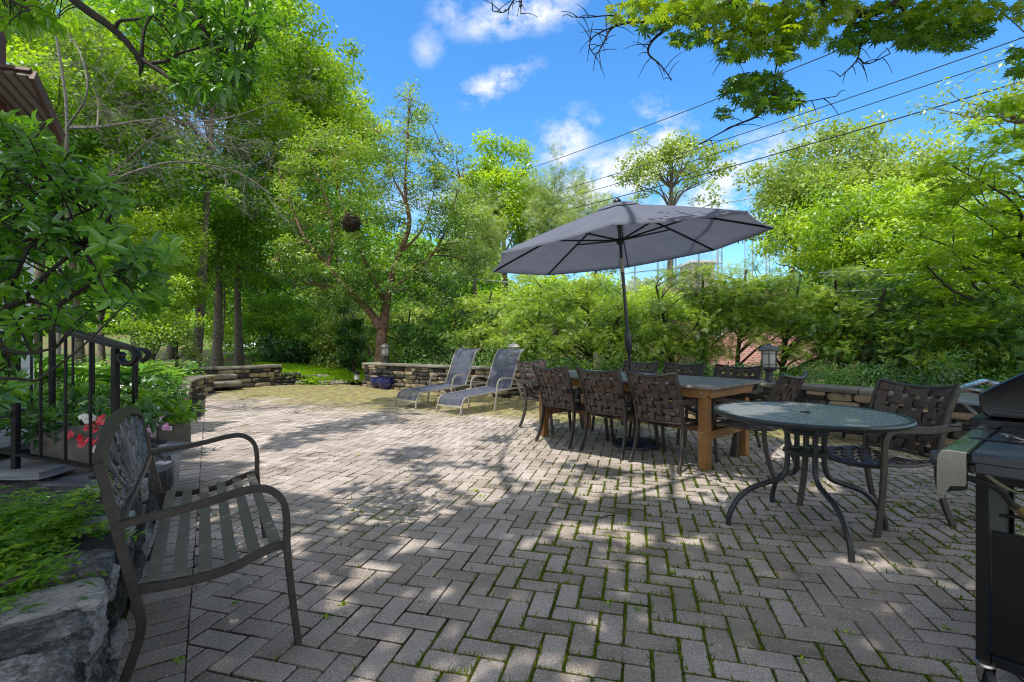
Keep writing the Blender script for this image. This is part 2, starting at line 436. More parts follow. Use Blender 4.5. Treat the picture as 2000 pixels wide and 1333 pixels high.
def paver_mat():
    m, nt, out = new_mat('concrete_paver')
    tc = N(nt, 'ShaderNodeTexCoord')
    P = tc.outputs['Object']
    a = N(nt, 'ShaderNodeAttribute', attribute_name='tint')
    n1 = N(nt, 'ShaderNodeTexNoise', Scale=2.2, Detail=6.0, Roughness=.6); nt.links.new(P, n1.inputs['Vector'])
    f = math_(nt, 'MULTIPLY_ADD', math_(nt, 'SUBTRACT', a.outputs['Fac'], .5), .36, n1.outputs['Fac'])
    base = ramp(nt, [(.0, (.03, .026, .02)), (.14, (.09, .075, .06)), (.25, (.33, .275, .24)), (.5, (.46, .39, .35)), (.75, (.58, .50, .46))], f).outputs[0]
    # aggregate grains: dark and light
    v = N(nt, 'ShaderNodeTexVoronoi', Scale=150.0); nt.links.new(P, v.inputs['Vector'])
    sp = ramp(nt, [(0, (0, 0, 0)), (.86, (0, 0, 0)), (.90, (1, 1, 1))], v.outputs['Color'])
    n2 = N(nt, 'ShaderNodeTexNoise', Scale=160.0, Detail=3.0); nt.links.new(P, n2.inputs['Vector'])
    g = ramp(nt, [(.3, (.5, .5, .5)), (.7, (1.35, 1.35, 1.35))], n2.outputs['Fac']).outputs[0]
    c = mixc(nt, 1.0, base, g, 'MULTIPLY')
    c = mixc(nt, math_(nt, 'MULTIPLY', sp.outputs[0], .65), c, (.62, .60, .57))
    # stains
    n3 = N(nt, 'ShaderNodeTexNoise', Scale=.9, Detail=8.0, Roughness=.7); nt.links.new(P, n3.inputs['Vector'])
    st = ramp(nt, [(.33, (.66, .65, .63)), (.5, (.88, .88, .87)), (.62, (1, 1, 1))], n3.outputs['Fac']).outputs[0]
    c = mixc(nt, .8, c, st, 'MULTIPLY')
    # moss film, thick at the far edge of the patio and along the wall
    sx = N(nt, 'ShaderNodeSeparateXYZ'); nt.links.new(P, sx.inputs[0])
    ym = math_(nt, 'ADD', math_(nt, 'MULTIPLY', sx.outputs['Y'], 1.0), math_(nt, 'MULTIPLY', sx.outputs['X'], .45))
    far = N(nt, 'ShaderNodeMapRange'); far.inputs['From Min'].default_value = 5.3; far.inputs['From Max'].default_value = 8.4
    nt.links.new(ym, far.inputs['Value'])
    n4 = N(nt, 'ShaderNodeTexNoise', Scale=.8, Detail=9.0, Roughness=.72); nt.links.new(P, n4.inputs['Vector'])
    mk = math_(nt, 'MULTIPLY_ADD', far.outputs[0], .75, math_(nt, 'SUBTRACT', n4.outputs['Fac'], .83))
    mk = N(nt, 'ShaderNodeMapRange', **{'Value': 0}) if False else mk
    mr = N(nt, 'ShaderNodeMapRange'); mr.inputs['From Min'].default_value = -.06; mr.inputs['From Max'].default_value = .30
    nt.links.new(mk, mr.inputs['Value'])
    n5 = N(nt, 'ShaderNodeTexNoise', Scale=7.0, Detail=6.0); nt.links.new(P, n5.inputs['Vector'])
    mossc = ramp(nt, [(.3, (.085, .065, .03)), (.48, (.19, .155, .05)), (.6, (.26, .25, .055)), (.75, (.30, .34, .06))], n5.outputs['Fac']).outputs[0]
    c = mixc(nt, math_(nt, 'MULTIPLY', mr.outputs[0], .85), c, mossc)
    # faint green film close to the joints by the dining table
    n6 = N(nt, 'ShaderNodeTexNoise', Scale=1.6, Detail=8.0, Roughness=.75); nt.links.new(P, n6.inputs['Vector'])
    gr = N(nt, 'ShaderNodeMapRange'); gr.inputs['From Min'].default_value = .5; gr.inputs['From Max'].default_value = .72; gr.inputs['To Max'].default_value = .42
    nt.links.new(n6.outputs['Fac'], gr.inputs['Value'])
    right = N(nt, 'ShaderNodeMapRange'); right.inputs['From Min'].default_value = -.8; right.inputs['From Max'].default_value = 1.2
    nt.links.new(sx.outputs['X'], right.inputs['Value'])
    c = mixc(nt, math_(nt, 'MULTIPLY', gr.outputs[0], right.outputs[0]), c, (.16, .15, .05))
    b = N(nt, 'ShaderNodeBsdfPrincipled', Roughness=.82)
    b.inputs['Specular IOR Level'].default_value = .3
    nt.links.new(c, b.inputs['Base Color'])
    bp = N(nt, 'ShaderNodeBump', Strength=.55, Distance=.004)
    hh = math_(nt, 'MULTIPLY_ADD', n1.outputs['Fac'], 1.4, n2.outputs['Fac'])
    nt.links.new(hh, bp.inputs['Height']); nt.links.new(bp.outputs[0], b.inputs['Normal'])
    nt.links.new(b.outputs[0], out.inputs['Surface'])
    return m
M['paver'] = paver_mat()

def joint_mat():
    m, nt, out = new_mat('joint_sand')
    tc = N(nt, 'ShaderNodeTexCoord'); P = tc.outputs['Object']
    n1 = N(nt, 'ShaderNodeTexNoise', Scale=1.3, Detail=8.0, Roughness=.7); nt.links.new(P, n1.inputs['Vector'])
    sx = N(nt, 'ShaderNodeSeparateXYZ'); nt.links.new(P, sx.inputs[0])
    mr = N(nt, 'ShaderNodeMapRange'); mr.inputs['From Min'].default_value = -1.0; mr.inputs['From Max'].default_value = 1.0
    mr.inputs['To Min'].default_value = -.12; mr.inputs['To Max'].default_value = .19
    nt.links.new(sx.outputs['X'], mr.inputs['Value'])
    f = math_(nt, 'ADD', n1.outputs['Fac'], mr.outputs[0])
    c = ramp(nt, [(.40, (.022, .019, .016)), (.50, (.05, .06, .018)), (.60, (.085, .17, .015))], f)
    b = N(nt, 'ShaderNodeBsdfPrincipled', Roughness=.95)
    nt.links.new(c.outputs[0], b.inputs['Base Color'])
    n2 = N(nt, 'ShaderNodeTexNoise', Scale=90.0, Detail=3.0); nt.links.new(P, n2.inputs['Vector'])
    bp = N(nt, 'ShaderNodeBump', Strength=1.0, Distance=.01)
    nt.links.new(n2.outputs['Fac'], bp.inputs['Height']); nt.links.new(bp.outputs[0], b.inputs['Normal'])
    nt.links.new(b.outputs[0], out.inputs['Surface'])
    return m
M['joint'] = joint_mat()

def brick_mat():
    m, nt, out = new_mat('brickwork')
    tc = N(nt, 'ShaderNodeTexCoord')
    sx = N(nt, 'ShaderNodeSeparateXYZ'); nt.links.new(tc.outputs['Object'], sx.inputs[0])
    cb = N(nt, 'ShaderNodeCombineXYZ')
    nt.links.new(math_(nt, 'ADD', sx.outputs['X'], sx.outputs['Y']), cb.inputs[0]); nt.links.new(sx.outputs['Z'], cb.inputs[1])
    br = nt.nodes.new('ShaderNodeTexBrick'); br.inputs['Scale'].default_value = 2.6
    br.inputs['Color1'].default_value = (.42, .13, .11, 1); br.inputs['Color2'].default_value = (.55, .22, .19, 1)
    br.inputs['Mortar'].default_value = (.6, .45, .42, 1); br.inputs['Mortar Size'].default_value = .03
    nt.links.new(cb.outputs[0], br.inputs['Vector'])
    b = N(nt, 'ShaderNodeBsdfPrincipled', Roughness=.85); nt.links.new(br.outputs['Color'], b.inputs['Base Color'])
    nt.links.new(b.outputs[0], out.inputs['Surface'])
    return m
M['brick'] = brick_mat()

def soffit_mat():
    m, nt, out = new_mat('soffit_boards')
    tc = N(nt, 'ShaderNodeTexCoord')
    w = nt.nodes.new('ShaderNodeTexWave'); w.inputs['Scale'].default_value = 3.0; w.bands_direction = 'X'
    nt.links.new(tc.outputs['Object'], w.inputs['Vector'])
    r = ramp(nt, [(0, (.03, .02, .016)), (.15, (.16, .12, .10)), (1, (.22, .17, .14))], w.outputs['Fac'])
    b = N(nt, 'ShaderNodeBsdfPrincipled', Roughness=.7); nt.links.new(r.outputs[0], b.inputs['Base Color'])
    nt.links.new(b.outputs[0], out.inputs['Surface'])
    return m
M['soffit'] = soffit_mat()

def ground_mat():
    m, nt, out = new_mat('woodland_ground')
    tc = N(nt, 'ShaderNodeTexCoord'); P = tc.outputs['Object']
    n1 = N(nt, 'ShaderNodeTexNoise', Scale=.35, Detail=8.0, Roughness=.65); nt.links.new(P, n1.inputs['Vector'])
    n2 = N(nt, 'ShaderNodeTexNoise', Scale=9.0, Detail=6.0, Roughness=.7); nt.links.new(P, n2.inputs['Vector'])
    c1 = ramp(nt, [(.3, (.05, .028, .014)), (.55, (.15, .085, .04)), (.75, (.24, .16, .09))], n2.outputs['Fac']).outputs[0]
    c2 = ramp(nt, [(.3, (.03, .07, .01)), (.7, (.12, .22, .02))], n2.outputs['Fac']).outputs[0]
    f = ramp(nt, [(.44, (0, 0, 0)), (.56, (1, 1, 1))], n1.outputs['Fac']).outputs[0]
    b = N(nt, 'ShaderNodeBsdfPrincipled', Roughness=.95)
    nt.links.new(mixc(nt, f, c1, c2), b.inputs['Base Color'])
    bp = N(nt, 'ShaderNodeBump', Strength=1.0, Distance=.05)
    nt.links.new(n2.outputs['Fac'], bp.inputs['Height']); nt.links.new(bp.outputs[0], b.inputs['Normal'])
    nt.links.new(b.outputs[0], out.inputs['Surface'])
    return m
M['ground'] = ground_mat()

# ------------------------------------------------------------------ leaves
def _T_quad():
    return np.array([(0, 0, 0), (.45, .5, .10), (1, 0, -.03), (.45, -.5, .10)]), [(0, 1, 2, 3)]
def _T_ell():
    return np.array([(0, 0, 0), (.28, .40, .07), (.66, .36, .05), (1, 0, -.10), (.66, -.36, .05), (.28, -.40, .07), (.5, 0, .0)]), \
           [(0, 6, 2, 1), (6, 3, 2), (0, 5, 4, 6), (6, 4, 3)]
def _T_palm():
    vs = []; fs = []
    for k, (a, l) in enumerate(((-125, .45), (-82, .72), (-42, .92), (0, 1.0), (42, .92), (82, .72), (125, .45))):
        a = R(a); w = .13
        ca, sa = math.cos(a), math.sin(a)
        b = len(vs)
        for (u, v, z) in ((0, 0, 0), (.45 * l, w, .02), (l, 0, -.10), (.45 * l, -w, .02)):
            vs.append((.0 + u * ca - v * sa, u * sa + v * ca, z))
        fs.append((b, b + 1, b + 2, b + 3))
    return np.array(vs), fs
def _T_spray(n=6):
    vs = []; fs = []
    for k in range(n):
        for sg in (-1, 1):
            x0 = .06 + .86 * k / n
            l = .42 * (1 - .55 * k / n) * (1.0 if k else .75)
            b = len(vs)
            dx = .55 * l; w = .045
            vs += [(x0 - w, 0, 0), (x0 + dx * .5 - w * .8, sg * l * .5, .02), (x0 + dx, sg * l, -.05), (x0 + dx * .5 + w, sg * l * .5, .02)]
            fs.append((b, b + 1, b + 2, b + 3))
    b = len(vs)
    vs += [(0, .02, 0), (.6, .03, 0.01), (1.06, 0, -.06), (.6, -.03, 0.01)]
    fs.append((b, b + 1, b + 2, b + 3))
    return np.array(vs), fs
def _T_needle():
    vs = []; fs = []
    rr = random.Random(5)
    for k in range(9):
        a = R(-60 + 15 * k); e = rr.uniform(-.5, .5)
        b = len(vs)
        vs += [(0, .0, 0), (math.cos(a) * .5, math.sin(a) * .5 + .03, e * .5), (math.cos(a), math.sin(a), e), (math.cos(a) * .5, math.sin(a) * .5 - .03, e * .5)]
        fs.append((b, b + 1, b + 2, b + 3))
    return np.array(vs), fs
def _T_blade():
    return np.array([(0, .5, 0), (.5, .32, .06), (1, 0, .25), (.5, -.32, .06), (0, -.5, 0)]), [(0, 1, 2, 3, 4)]
TPL = {'quad': _T_quad(), 'ell': _T_ell(), 'palm': _T_palm(), 'spray': _T_spray(), 'needle': _T_needle(), 'blade': _T_blade()}

def leaf_mesh(name, P, A, Nn, L, W, shape, mat, parent=None, tint=None, kind=None):
    """n leaves: base points P, axis A, face normal Nn, length L, width ratio W (arrays or numbers)"""
    V, Fc = TPL[shape]
    n = len(P); k = len(V)
    A = A / np.maximum(1e-9, np.linalg.norm(A, axis=1, keepdims=True))
    Nn = Nn - A * np.sum(A * Nn, axis=1, keepdims=True)
    ln = np.linalg.norm(Nn, axis=1, keepdims=True)
    bad = ln[:, 0] < 1e-4
    if bad.any():
        Nn[bad] = np.cross(A[bad], np.array([.3, .9, .1])); ln = np.linalg.norm(Nn, axis=1, keepdims=True)
    Nn = Nn / ln
    B = np.cross(Nn, A)
    L = np.broadcast_to(np.asarray(L, dtype=float), (n,))
    W = np.broadcast_to(np.asarray(W, dtype=float), (n,))
    co = P[:, None, :] + (L[:, None] * V[:, 0])[..., None] * A[:, None, :] \
        + (L[:, None] * W[:, None] * V[:, 1])[..., None] * B[:, None, :] \
        + (L[:, None] * V[:, 2])[..., None] * Nn[:, None, :]
    co = co.reshape(-1, 3)
    sizes = np.array([len(f) for f in Fc]); flat = np.concatenate([np.array(f) for f in Fc])
    loops = (flat[None, :] + (np.arange(n) * k)[:, None]).reshape(-1)
    tot = np.tile(sizes, n)
    start = np.concatenate([[0], np.cumsum(tot)[:-1]])
    me = bpy.data.meshes.new(name)
    me.vertices.add(len(co)); me.vertices.foreach_set('co', co.astype(np.float32).reshape(-1))
    me.loops.add(len(loops)); me.loops.foreach_set('vertex_index', loops.astype(np.int32))
    me.polygons.add(len(tot)); me.polygons.foreach_set('loop_start', start.astype(np.int32))
    me.polygons.foreach_set('loop_total', tot.astype(np.int32))
    me.update(calc_edges=True)
    me.materials.append(mat)
    if tint is None: tint = np.random.default_rng(1).random(n)
    at_ = me.attributes.new('tint', 'FLOAT', 'FACE')
    at_.data.foreach_set('value', np.repeat(np.clip(tint, 0, 1), len(Fc)).astype(np.float32))
    o = bpy.data.objects.new(name, me); col.objects.link(o)
    if parent is not None: o.parent = parent
    return o

def unit(v): return v / np.maximum(1e-9, np.linalg.norm(v, axis=-1, keepdims=True))

def clump_leaves(rg, C, n_per, cr, flat=.6, up=.9, droop=0.0, size=(.08, .14)):
    """leaves round clump centres C (m,3), radii cr (m,)"""
    m = len(C)
    cr = np.broadcast_to(np.asarray(cr, float), (m,))
    idx = np.repeat(np.arange(m), n_per)
    n = len(idx)
    d = unit(rg.normal(size=(n, 3)))
    rad = rg.random(n) ** .45
    off = d * rad[:, None] * cr[idx][:, None]
    off[:, 2] *= flat
    P = C[idx] + off
    Nn = unit(rg.normal(size=(n, 3)) * .62 + np.array([0, 0, up]) + d * .35)
    A = unit(np.cross(Nn, rg.normal(size=(n, 3))) + d * .3 + np.array([0, 0, -droop]))
    L = rg.uniform(size[0], size[1], n)
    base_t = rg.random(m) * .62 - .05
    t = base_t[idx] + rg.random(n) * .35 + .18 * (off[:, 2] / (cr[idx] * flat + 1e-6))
    return P, A, Nn, L, t

def envelope(rg, c, r, m, shell=.55, lump=.22, bottom=-.75, seed=0.0):
    """clump centres inside a lumpy ellipsoid"""
    out = []
    while len(out) < m:
        d = rg.normal(size=3); d /= np.linalg.norm(d)
        if d[2] < bottom: continue
        lumpv = 1 + lump * 2 * noise.noise(Vector((d[0] * 1.9 + seed, d[1] * 1.9, d[2] * 1.9 + seed * 2)))
        rr = (shell + (1 - shell) * rg.random()) if rg.random() < .8 else rg.random() ** .5 * .8
        out.append((c[0] + d[0] * r[0] * rr * lumpv, c[1] + d[1] * r[1] * rr * lumpv, c[2] + d[2] * r[2] * rr * lumpv))
    return np.array(out)

def limb_tubes(mb, rnd, trunk_pts, trunk_r, C, main=10, twig=True, sag=.06, r_end=.008, low=.3):
    """limbs from the trunk to some clump centres, twigs from the limbs to the rest"""
    tp = curve(trunk_pts, 6)
    nt_ = len(tp)
    rs = [trunk_r[0] + (trunk_r[1] - trunk_r[0]) * (k / (nt_ - 1)) ** .8 for k in range(nt_)]
    rs[0] *= 1.35; rs[1] *= 1.12
    mb.tube(tp, rs, n=9)
    C = [Vector(c) for c in C]
    order = list(range(len(C))); rnd.shuffle(order)
    nodes = []
    for ci in order[:main]:
        c = C[ci]
        best = None
        for k in range(int(nt_ * low), nt_):
            p = tp[k]
            dz = c.z - p.z; dh = math.hypot(c.x - p.x, c.y - p.y)
            cost = abs(dz - dh * .7) + .15 * dh
            if best is None or cost < best[0]: best = (cost, k)
        k = best[1]; p = tp[k]
        d = c - p
        mid1 = p + d * .35 + Vector((rnd.uniform(-.1, .1), rnd.uniform(-.1, .1), .10)) * d.length
        mid2 = p + d * .7 + Vector((rnd.uniform(-.08, .08), rnd.uniform(-.08, .08), .04)) * d.length
        pts = curve([p, mid1, mid2, c], 5)
        r0 = rs[k] * .55
        rr = [r0 + (r_end - r0) * (j / (len(pts) - 1)) ** .7 for j in range(len(pts))]
        mb.tube(pts, rr, n=6, cap=False)
        nodes += list(zip(pts[3:], rr[3:]))
    if twig and nodes:
        for ci in order[main:]:
            c = C[ci]
            bn = min(nodes, key=lambda q: (q[0] - c).length)
            d = c - bn[0]
            if d.length < .05: continue
            mid = bn[0] + d * .5 + Vector((rnd.uniform(-.12, .12), rnd.uniform(-.12, .12), rnd.uniform(-.02, .14))) * d.length
            r0 = min(bn[1], .03) * .8
            mb.tube(curve([bn[0], mid, c], 3), [r0 + (r_end * .6 - r0) * j / 6 for j in range(7)], n=4, cap=False)

def tree(name, label, cat, base, trunk, tr, crown_c, crown_r, m, n_per, cr, leaf, size, width=.5, shape='quad', bark='bark_grey',
         main=12, seed=1, flat=.6, up=.9, droop=0.0, shell=.55, lump=.22, group=None, extra=None, bottom=-.75, low=.3, tbias=0.0):
    rg = np.random.default_rng(seed); rnd = random.Random(seed)
    base = Vector(base)
    root = thing(name, label, cat, base, 0, group)
    C = envelope(rg, np.array(crown_c) - np.array(base), crown_r, m, shell, lump, bottom, seed * 1.7)
    if extra is not None:
        C = np.concatenate([C, np.array([np.array(e) - np.array(base) for e in extra])])
    mb = MB()
    tp = [Vector(p) - base for p in trunk]
    limb_tubes(mb, rnd, tp, tr, C, main, low=low)
    mb.build('trunk', M[bark], root)
    crs = rg.uniform(cr[0], cr[1], len(C))
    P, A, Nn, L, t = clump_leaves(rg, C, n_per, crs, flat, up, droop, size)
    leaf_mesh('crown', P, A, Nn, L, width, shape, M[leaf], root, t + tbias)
    return root

def rock_mat(name, dark, mid, light, sc=1.0):
    m, nt, out = new_mat(name)
    tc = N(nt, 'ShaderNodeTexCoord'); P = tc.outputs['Object']
    a = N(nt, 'ShaderNodeAttribute', attribute_name='tint')
    n1 = N(nt, 'ShaderNodeTexNoise', Scale=7.0 * sc, Detail=10.0, Roughness=.68); nt.links.new(P, n1.inputs['Vector'])
    n2 = N(nt, 'ShaderNodeTexNoise', Scale=70.0 * sc, Detail=5.0, Roughness=.7); nt.links.new(P, n2.inputs['Vector'])
    mp = N(nt, 'ShaderNodeMapping'); mp.inputs['Scale'].default_value = (1, 1, 3.2); nt.links.new(P, mp.inputs['Vector'])
    n3 = N(nt, 'ShaderNodeTexNoise', Scale=9.0 * sc, Detail=8.0, Roughness=.6); n3.inputs['Distortion'].default_value = .25; nt.links.new(mp.outputs[0], n3.inputs['Vector'])
    crack = ramp(nt, [(.485, (1, 1, 1)), (.497, (.2, .2, .2)), (.51, (1, 1, 1))], n3.outputs['Fac']).outputs[0]
    f = math_(nt, 'MULTIPLY_ADD', math_(nt, 'SUBTRACT', a.outputs['Fac'], .5), .5, math_(nt, 'MULTIPLY_ADD', math_(nt, 'SUBTRACT', n2.outputs['Fac'], .5), .7, n1.outputs['Fac']))
    c = ramp(nt, [(.32, dark), (.52, mid), (.70, light)], f).outputs[0]
    c = mixc(nt, .5, c, crack, 'MULTIPLY')
    gm = N(nt, 'ShaderNodeNewGeometry'); sz = N(nt, 'ShaderNodeSeparateXYZ'); nt.links.new(gm.outputs['Normal'], sz.inputs[0])
    b = N(nt, 'ShaderNodeBsdfPrincipled', Roughness=.82); b.inputs['Specular IOR Level'].default_value = .35
    nt.links.new(c, b.inputs['Base Color'])
    h = math_(nt, 'ADD', math_(nt, 'MULTIPLY', n1.outputs['Fac'], 1.6), math_(nt, 'ADD', math_(nt, 'MULTIPLY', n2.outputs['Fac'], .35), math_(nt, 'MULTIPLY', crack, .25)))
    bp = N(nt, 'ShaderNodeBump', Strength=1.0, Distance=.022); nt.links.new(h, bp.inputs['Height']); nt.links.new(bp.outputs[0], b.inputs['Normal'])
    nt.links.new(b.outputs[0], out.inputs['Surface'])
    return m
M['stone_near'] = rock_mat('stone_near', (.025, .024, .023), (.13, .127, .12), (.38, .37, .355))
M['flagstone'] = rock_mat('flagstone', (.03, .03, .03), (.13, .128, .125), (.36, .355, .35), .8)
# ================================================================== camera, light, world
cam_d = bpy.data.cameras.new('camera'); cam_d.sensor_width = 36.0; cam_d.lens = 36.0 * F / 2000.0
cam_d.shift_y = (666.5 - 663.0) / 2000.0 * -1.0
cam_d.clip_end = 600; cam_d.clip_start = .05
cam = bpy.data.objects.new('camera', cam_d); col.objects.link(cam)
cam.location = (0, 0, CAM_Z); cam.rotation_euler = (R(90), 0, 0)
scene.camera = cam

SKY_FILL = 17.5
SUNV = Vector((-.26, -.34, 1.0)).normalized()       # towards the sun
sun_el = math.asin(SUNV.z); sun_az = math.atan2(SUNV.x, SUNV.y)
sd_ = bpy.data.lights.new('sun', 'SUN'); sd_.energy = 5.0; sd_.angle = R(.53); sd_.color = (1.0, .95, .86)
sun = bpy.data.objects.new('sun', sd_); col.objects.link(sun)
sun.rotation_euler = (-SUNV).to_track_quat('-Z', 'Y').to_euler()

w = bpy.data.worlds.new('World'); scene.world = w; w.use_nodes = True
nt = w.node_tree
for n in list(nt.nodes): nt.nodes.remove(n)
wo = nt.nodes.new('ShaderNodeOutputWorld'); bg = nt.nodes.new('ShaderNodeBackground')
sky = nt.nodes.new('ShaderNodeTexSky'); sky.sky_type = 'NISHITA'; sky.sun_disc = False
sky.sun_elevation = sun_el; sky.sun_rotation = sun_az
sky.altitude = 50; sky.air_density = 1.0; sky.dust_density = .6; sky.ozone_density = 2.0
hs = nt.nodes.new('ShaderNodeHueSaturation'); hs.inputs['Saturation'].default_value = 1.28; hs.inputs['Value'].default_value = 1.0
nt.links.new(sky.outputs[0], hs.inputs['Color'])
tc = nt.nodes.new('ShaderNodeTexCoord')
nrm = nt.nodes.new('ShaderNodeVectorMath'); nrm.operation = 'NORMALIZE'; nt.links.new(tc.outputs['Generated'], nrm.inputs[0])
sx = nt.nodes.new('ShaderNodeSeparateXYZ'); nt.links.new(nrm.outputs[0], sx.inputs[0])
az = math_(nt, 'ARCTAN2', sx.outputs['X'], sx.outputs['Y'])
el = math_(nt, 'ARCSINE', sx.outputs['Z'])
cn = N(nt, 'ShaderNodeTexNoise', Scale=9.0, Detail=9.0, Roughness=.6); cn.inputs['Distortion'].default_value = .3
mpc = nt.nodes.new('ShaderNodeMapping'); mpc.inputs['Scale'].default_value = (1, 1, 1.6)
nt.links.new(nrm.outputs[0], mpc.inputs['Vector']); nt.links.new(mpc.outputs[0], cn.inputs['Vector'])
cn2 = N(nt, 'ShaderNodeTexNoise', Scale=34.0, Detail=6.0, Roughness=.65); nt.links.new(mpc.outputs[0], cn2.inputs['Vector'])
noise_ = math_(nt, 'ADD', math_(nt, 'MULTIPLY', math_(nt, 'SUBTRACT', cn.outputs['Fac'], .5), 2.6), math_(nt, 'MULTIPLY', math_(nt, 'SUBTRACT', cn2.outputs['Fac'], .5), 1.3))
total = None
# clouds as patches of the sky: azimuth, elevation, half sizes, tilt, density
def dirs(px, py):
    v = Vector(((px - 1000) / F, 1, (663 - py) / F)).normalized()
    return math.atan2(v.x, v.y), math.asin(v.z)
for (px, py, hx, hy, tl, den) in ((1010, 25, 110, 42, .1, 1.25), (965, 165, 75, 26, .35, 1.15), (1095, 285, 62, 52, .5, 1.1), (1290, 262, 60, 70, .5, .9),
                                  (1200, 350, 150, 55, .35, 1.6), (1500, 330, 150, 60, .05, 1.5), (1400, 400, 150, 50, 0, 1.3), (880, 18, 45, 30, 0, .6), (835, 95, 30, 50, -.3, .45),
                                  (690, 180, 28, 24, 0, .8), (1000, 420, 300, 60, 0, .8), (1150, 240, 30, 20, 0, .7), (300, 200, 300, 90, 0, .8), (1750, 380, 200, 70, 0, 1.0),
                                  (-1400, 300, 500, 140, 0, 1), (3600, 200, 700, 160, 0, 1)):
    a0, e0 = dirs(px, py); a1, _ = dirs(px + hx, py); _, e1 = dirs(px, py - hy)
    sa, se = abs(a1 - a0), abs(e1 - e0)
    u = math_(nt, 'SUBTRACT', az, a0); v = math_(nt, 'SUBTRACT', el, e0)
    c_, s_ = math.cos(tl), math.sin(tl)
    uu = math_(nt, 'MULTIPLY', math_(nt, 'ADD', math_(nt, 'MULTIPLY', u, c_), math_(nt, 'MULTIPLY', v, s_)), 1 / sa)
    vv = math_(nt, 'MULTIPLY', math_(nt, 'SUBTRACT', math_(nt, 'MULTIPLY', v, c_), math_(nt, 'MULTIPLY', u, s_)), 1 / se)
    d2 = math_(nt, 'ADD', math_(nt, 'MULTIPLY', uu, uu), math_(nt, 'MULTIPLY', vv, vv))
    g = math_(nt, 'MULTIPLY', math_(nt, 'EXPONENT', math_(nt, 'MULTIPLY', d2, -.9)), den)
    total = g if total is None else math_(nt, 'MAXIMUM', total, g)
dens = math_(nt, 'MULTIPLY', total, math_(nt, 'MULTIPLY_ADD', noise_, 1.35, .62))
cr_ = ramp(nt, [(.12, (0, 0, 0)), (.5, (.42, .42, .42)), (1.0, (1, 1, 1))], dens)
skyc = mixc(nt, 1.0, hs.outputs[0], (1.6, 2.2, 2.5), 'MULTIPLY')
white = (8.6, 8.9, 9.4)
final = mixc(nt, math_(nt, 'MULTIPLY', cr_.outputs[0], .92), skyc, white)
# added fill light: unseen white sky behind the viewpoint and overhead, brightens the shade
bk = N(nt, 'ShaderNodeMapRange'); bk.interpolation_type = 'SMOOTHSTEP'
bk.inputs['From Min'].default_value = .30; bk.inputs['From Max'].default_value = -.15
nt.links.new(math_(nt, 'SUBTRACT', sx.outputs['Y'], math_(nt, 'MULTIPLY', math_(nt, 'MAXIMUM', math_(nt, 'SUBTRACT', sx.outputs['Z'], .62), 0), 1.6)), bk.inputs['Value'])
bn_ = ramp(nt, [(.36, (.25, .25, .25)), (.6, (1, 1, 1))], cn.outputs['Fac'])
final = mixc(nt, math_(nt, 'MULTIPLY', bk.outputs[0], bn_.outputs[0]), final, (SKY_FILL, SKY_FILL * .98, SKY_FILL * .95))
nt.links.new(final, bg.inputs['Color']); bg.inputs['Strength'].default_value = .12
nt.links.new(bg.outputs[0], wo.inputs['Surface'])
scene.view_settings.view_transform = 'Standard'; scene.view_settings.look = 'None'; scene.view_settings.exposure = 0; scene.view_settings.gamma = 1.05
scene.cycles.filter_width = 1.1; scene.cycles.denoising_prefilter = 'NONE'
scene.cycles.max_bounces = 7; scene.cycles.diffuse_bounces = 4; scene.cycles.glossy_bounces = 3
scene.cycles.transmission_bounces = 5; scene.cycles.transparent_max_bounces = 6
scene.cycles.caustics_reflective = False; scene.cycles.caustics_refractive = False

# ================================================================== ground
SD = Vector((-.53, .848)); SP = Vector((-.848, -.53)); S0 = Vector((-1.4, 2.1))
def seam(t, off=0.0):                      # a point t metres along the border, off metres towards the beds
    p = S0 + SD * t + SP * off
    return p
def smooth(a, b, x):
    t = min(1, max(0, (x - a) / (b - a))); return t * t * (3 - 2 * t)
def H(x, y):
    left = smooth(1.5, -4.0, x)
    h = -.05
    h += left * .052 * max(0, y - 13.2) * (1 if y < 55 else 1) if y < 55 else left * .052 * 41.8
    h += (1 - left) * .0
    h += .05 * noise.noise(Vector((x * .3, y * .3, 0))) * smooth(13, 18, y)
    return h
xs = [-160, -110, -80, -60] + [-45 + 1.5 * i for i in range(61)] + [60, 80, 110, 160]
ys = [-60, -30, -15, -8, -4, 0, 3, 6, 9, 11.5, 12.5] + [13.2 + 1.3 * i for i in range(34)] + [70, 90, 130, 200, 300]
vs = [(x, y, H(x, y)) for y in ys for x in xs]
nx = len(xs)
fs = [(j * nx + i, j * nx + i + 1, (j + 1) * nx + i + 1, (j + 1) * nx + i) for j in range(len(ys) - 1) for i in range(nx - 1)]
o = mesh_object('ground', vs, fs, M['ground']); tag(o, kind='structure')

WALL = [(-3.75, 12.15), (-3.42, 11.85), (-1.35, 10.6), (.13, 9.6), (1.8, 8.15), (3.34, 6.63), (3.66, 6.15), (4.16, 5.57), (4.62, 4.93), (5.2, 4.0), (5.6, 3.0), (5.8, 1.6)]
PATIO = [(-.3, -.4), (5.9, -.4), (5.95, 1.6), (5.7, 3.0), (5.3, 4.05), (4.7, 5.0), (4.25, 5.65), (3.75, 6.25), (3.42, 6.7), (1.9, 8.2), (.22, 9.7), (-1.25, 10.7), (-3.4, 11.95),
         (-4.3, 12.75), (-5.2, 13.0), (-6.3, 12.2), (-6.75, 11.2), (-6.5, 10.0), (-6.05, 8.7), tuple(seam(6.5, .22)), tuple(seam(-2.1, .22))]
def inside(p, poly):
    c = False; j = len(poly) - 1
    for i in range(len(poly)):
        if (poly[i][1] > p[1]) != (poly[j][1] > p[1]) and p[0] < (poly[j][0] - poly[i][0]) * (p[1] - poly[i][1]) / (poly[j][1] - poly[i][1]) + poly[i][0]:
            c = not c
        j = i
    return c
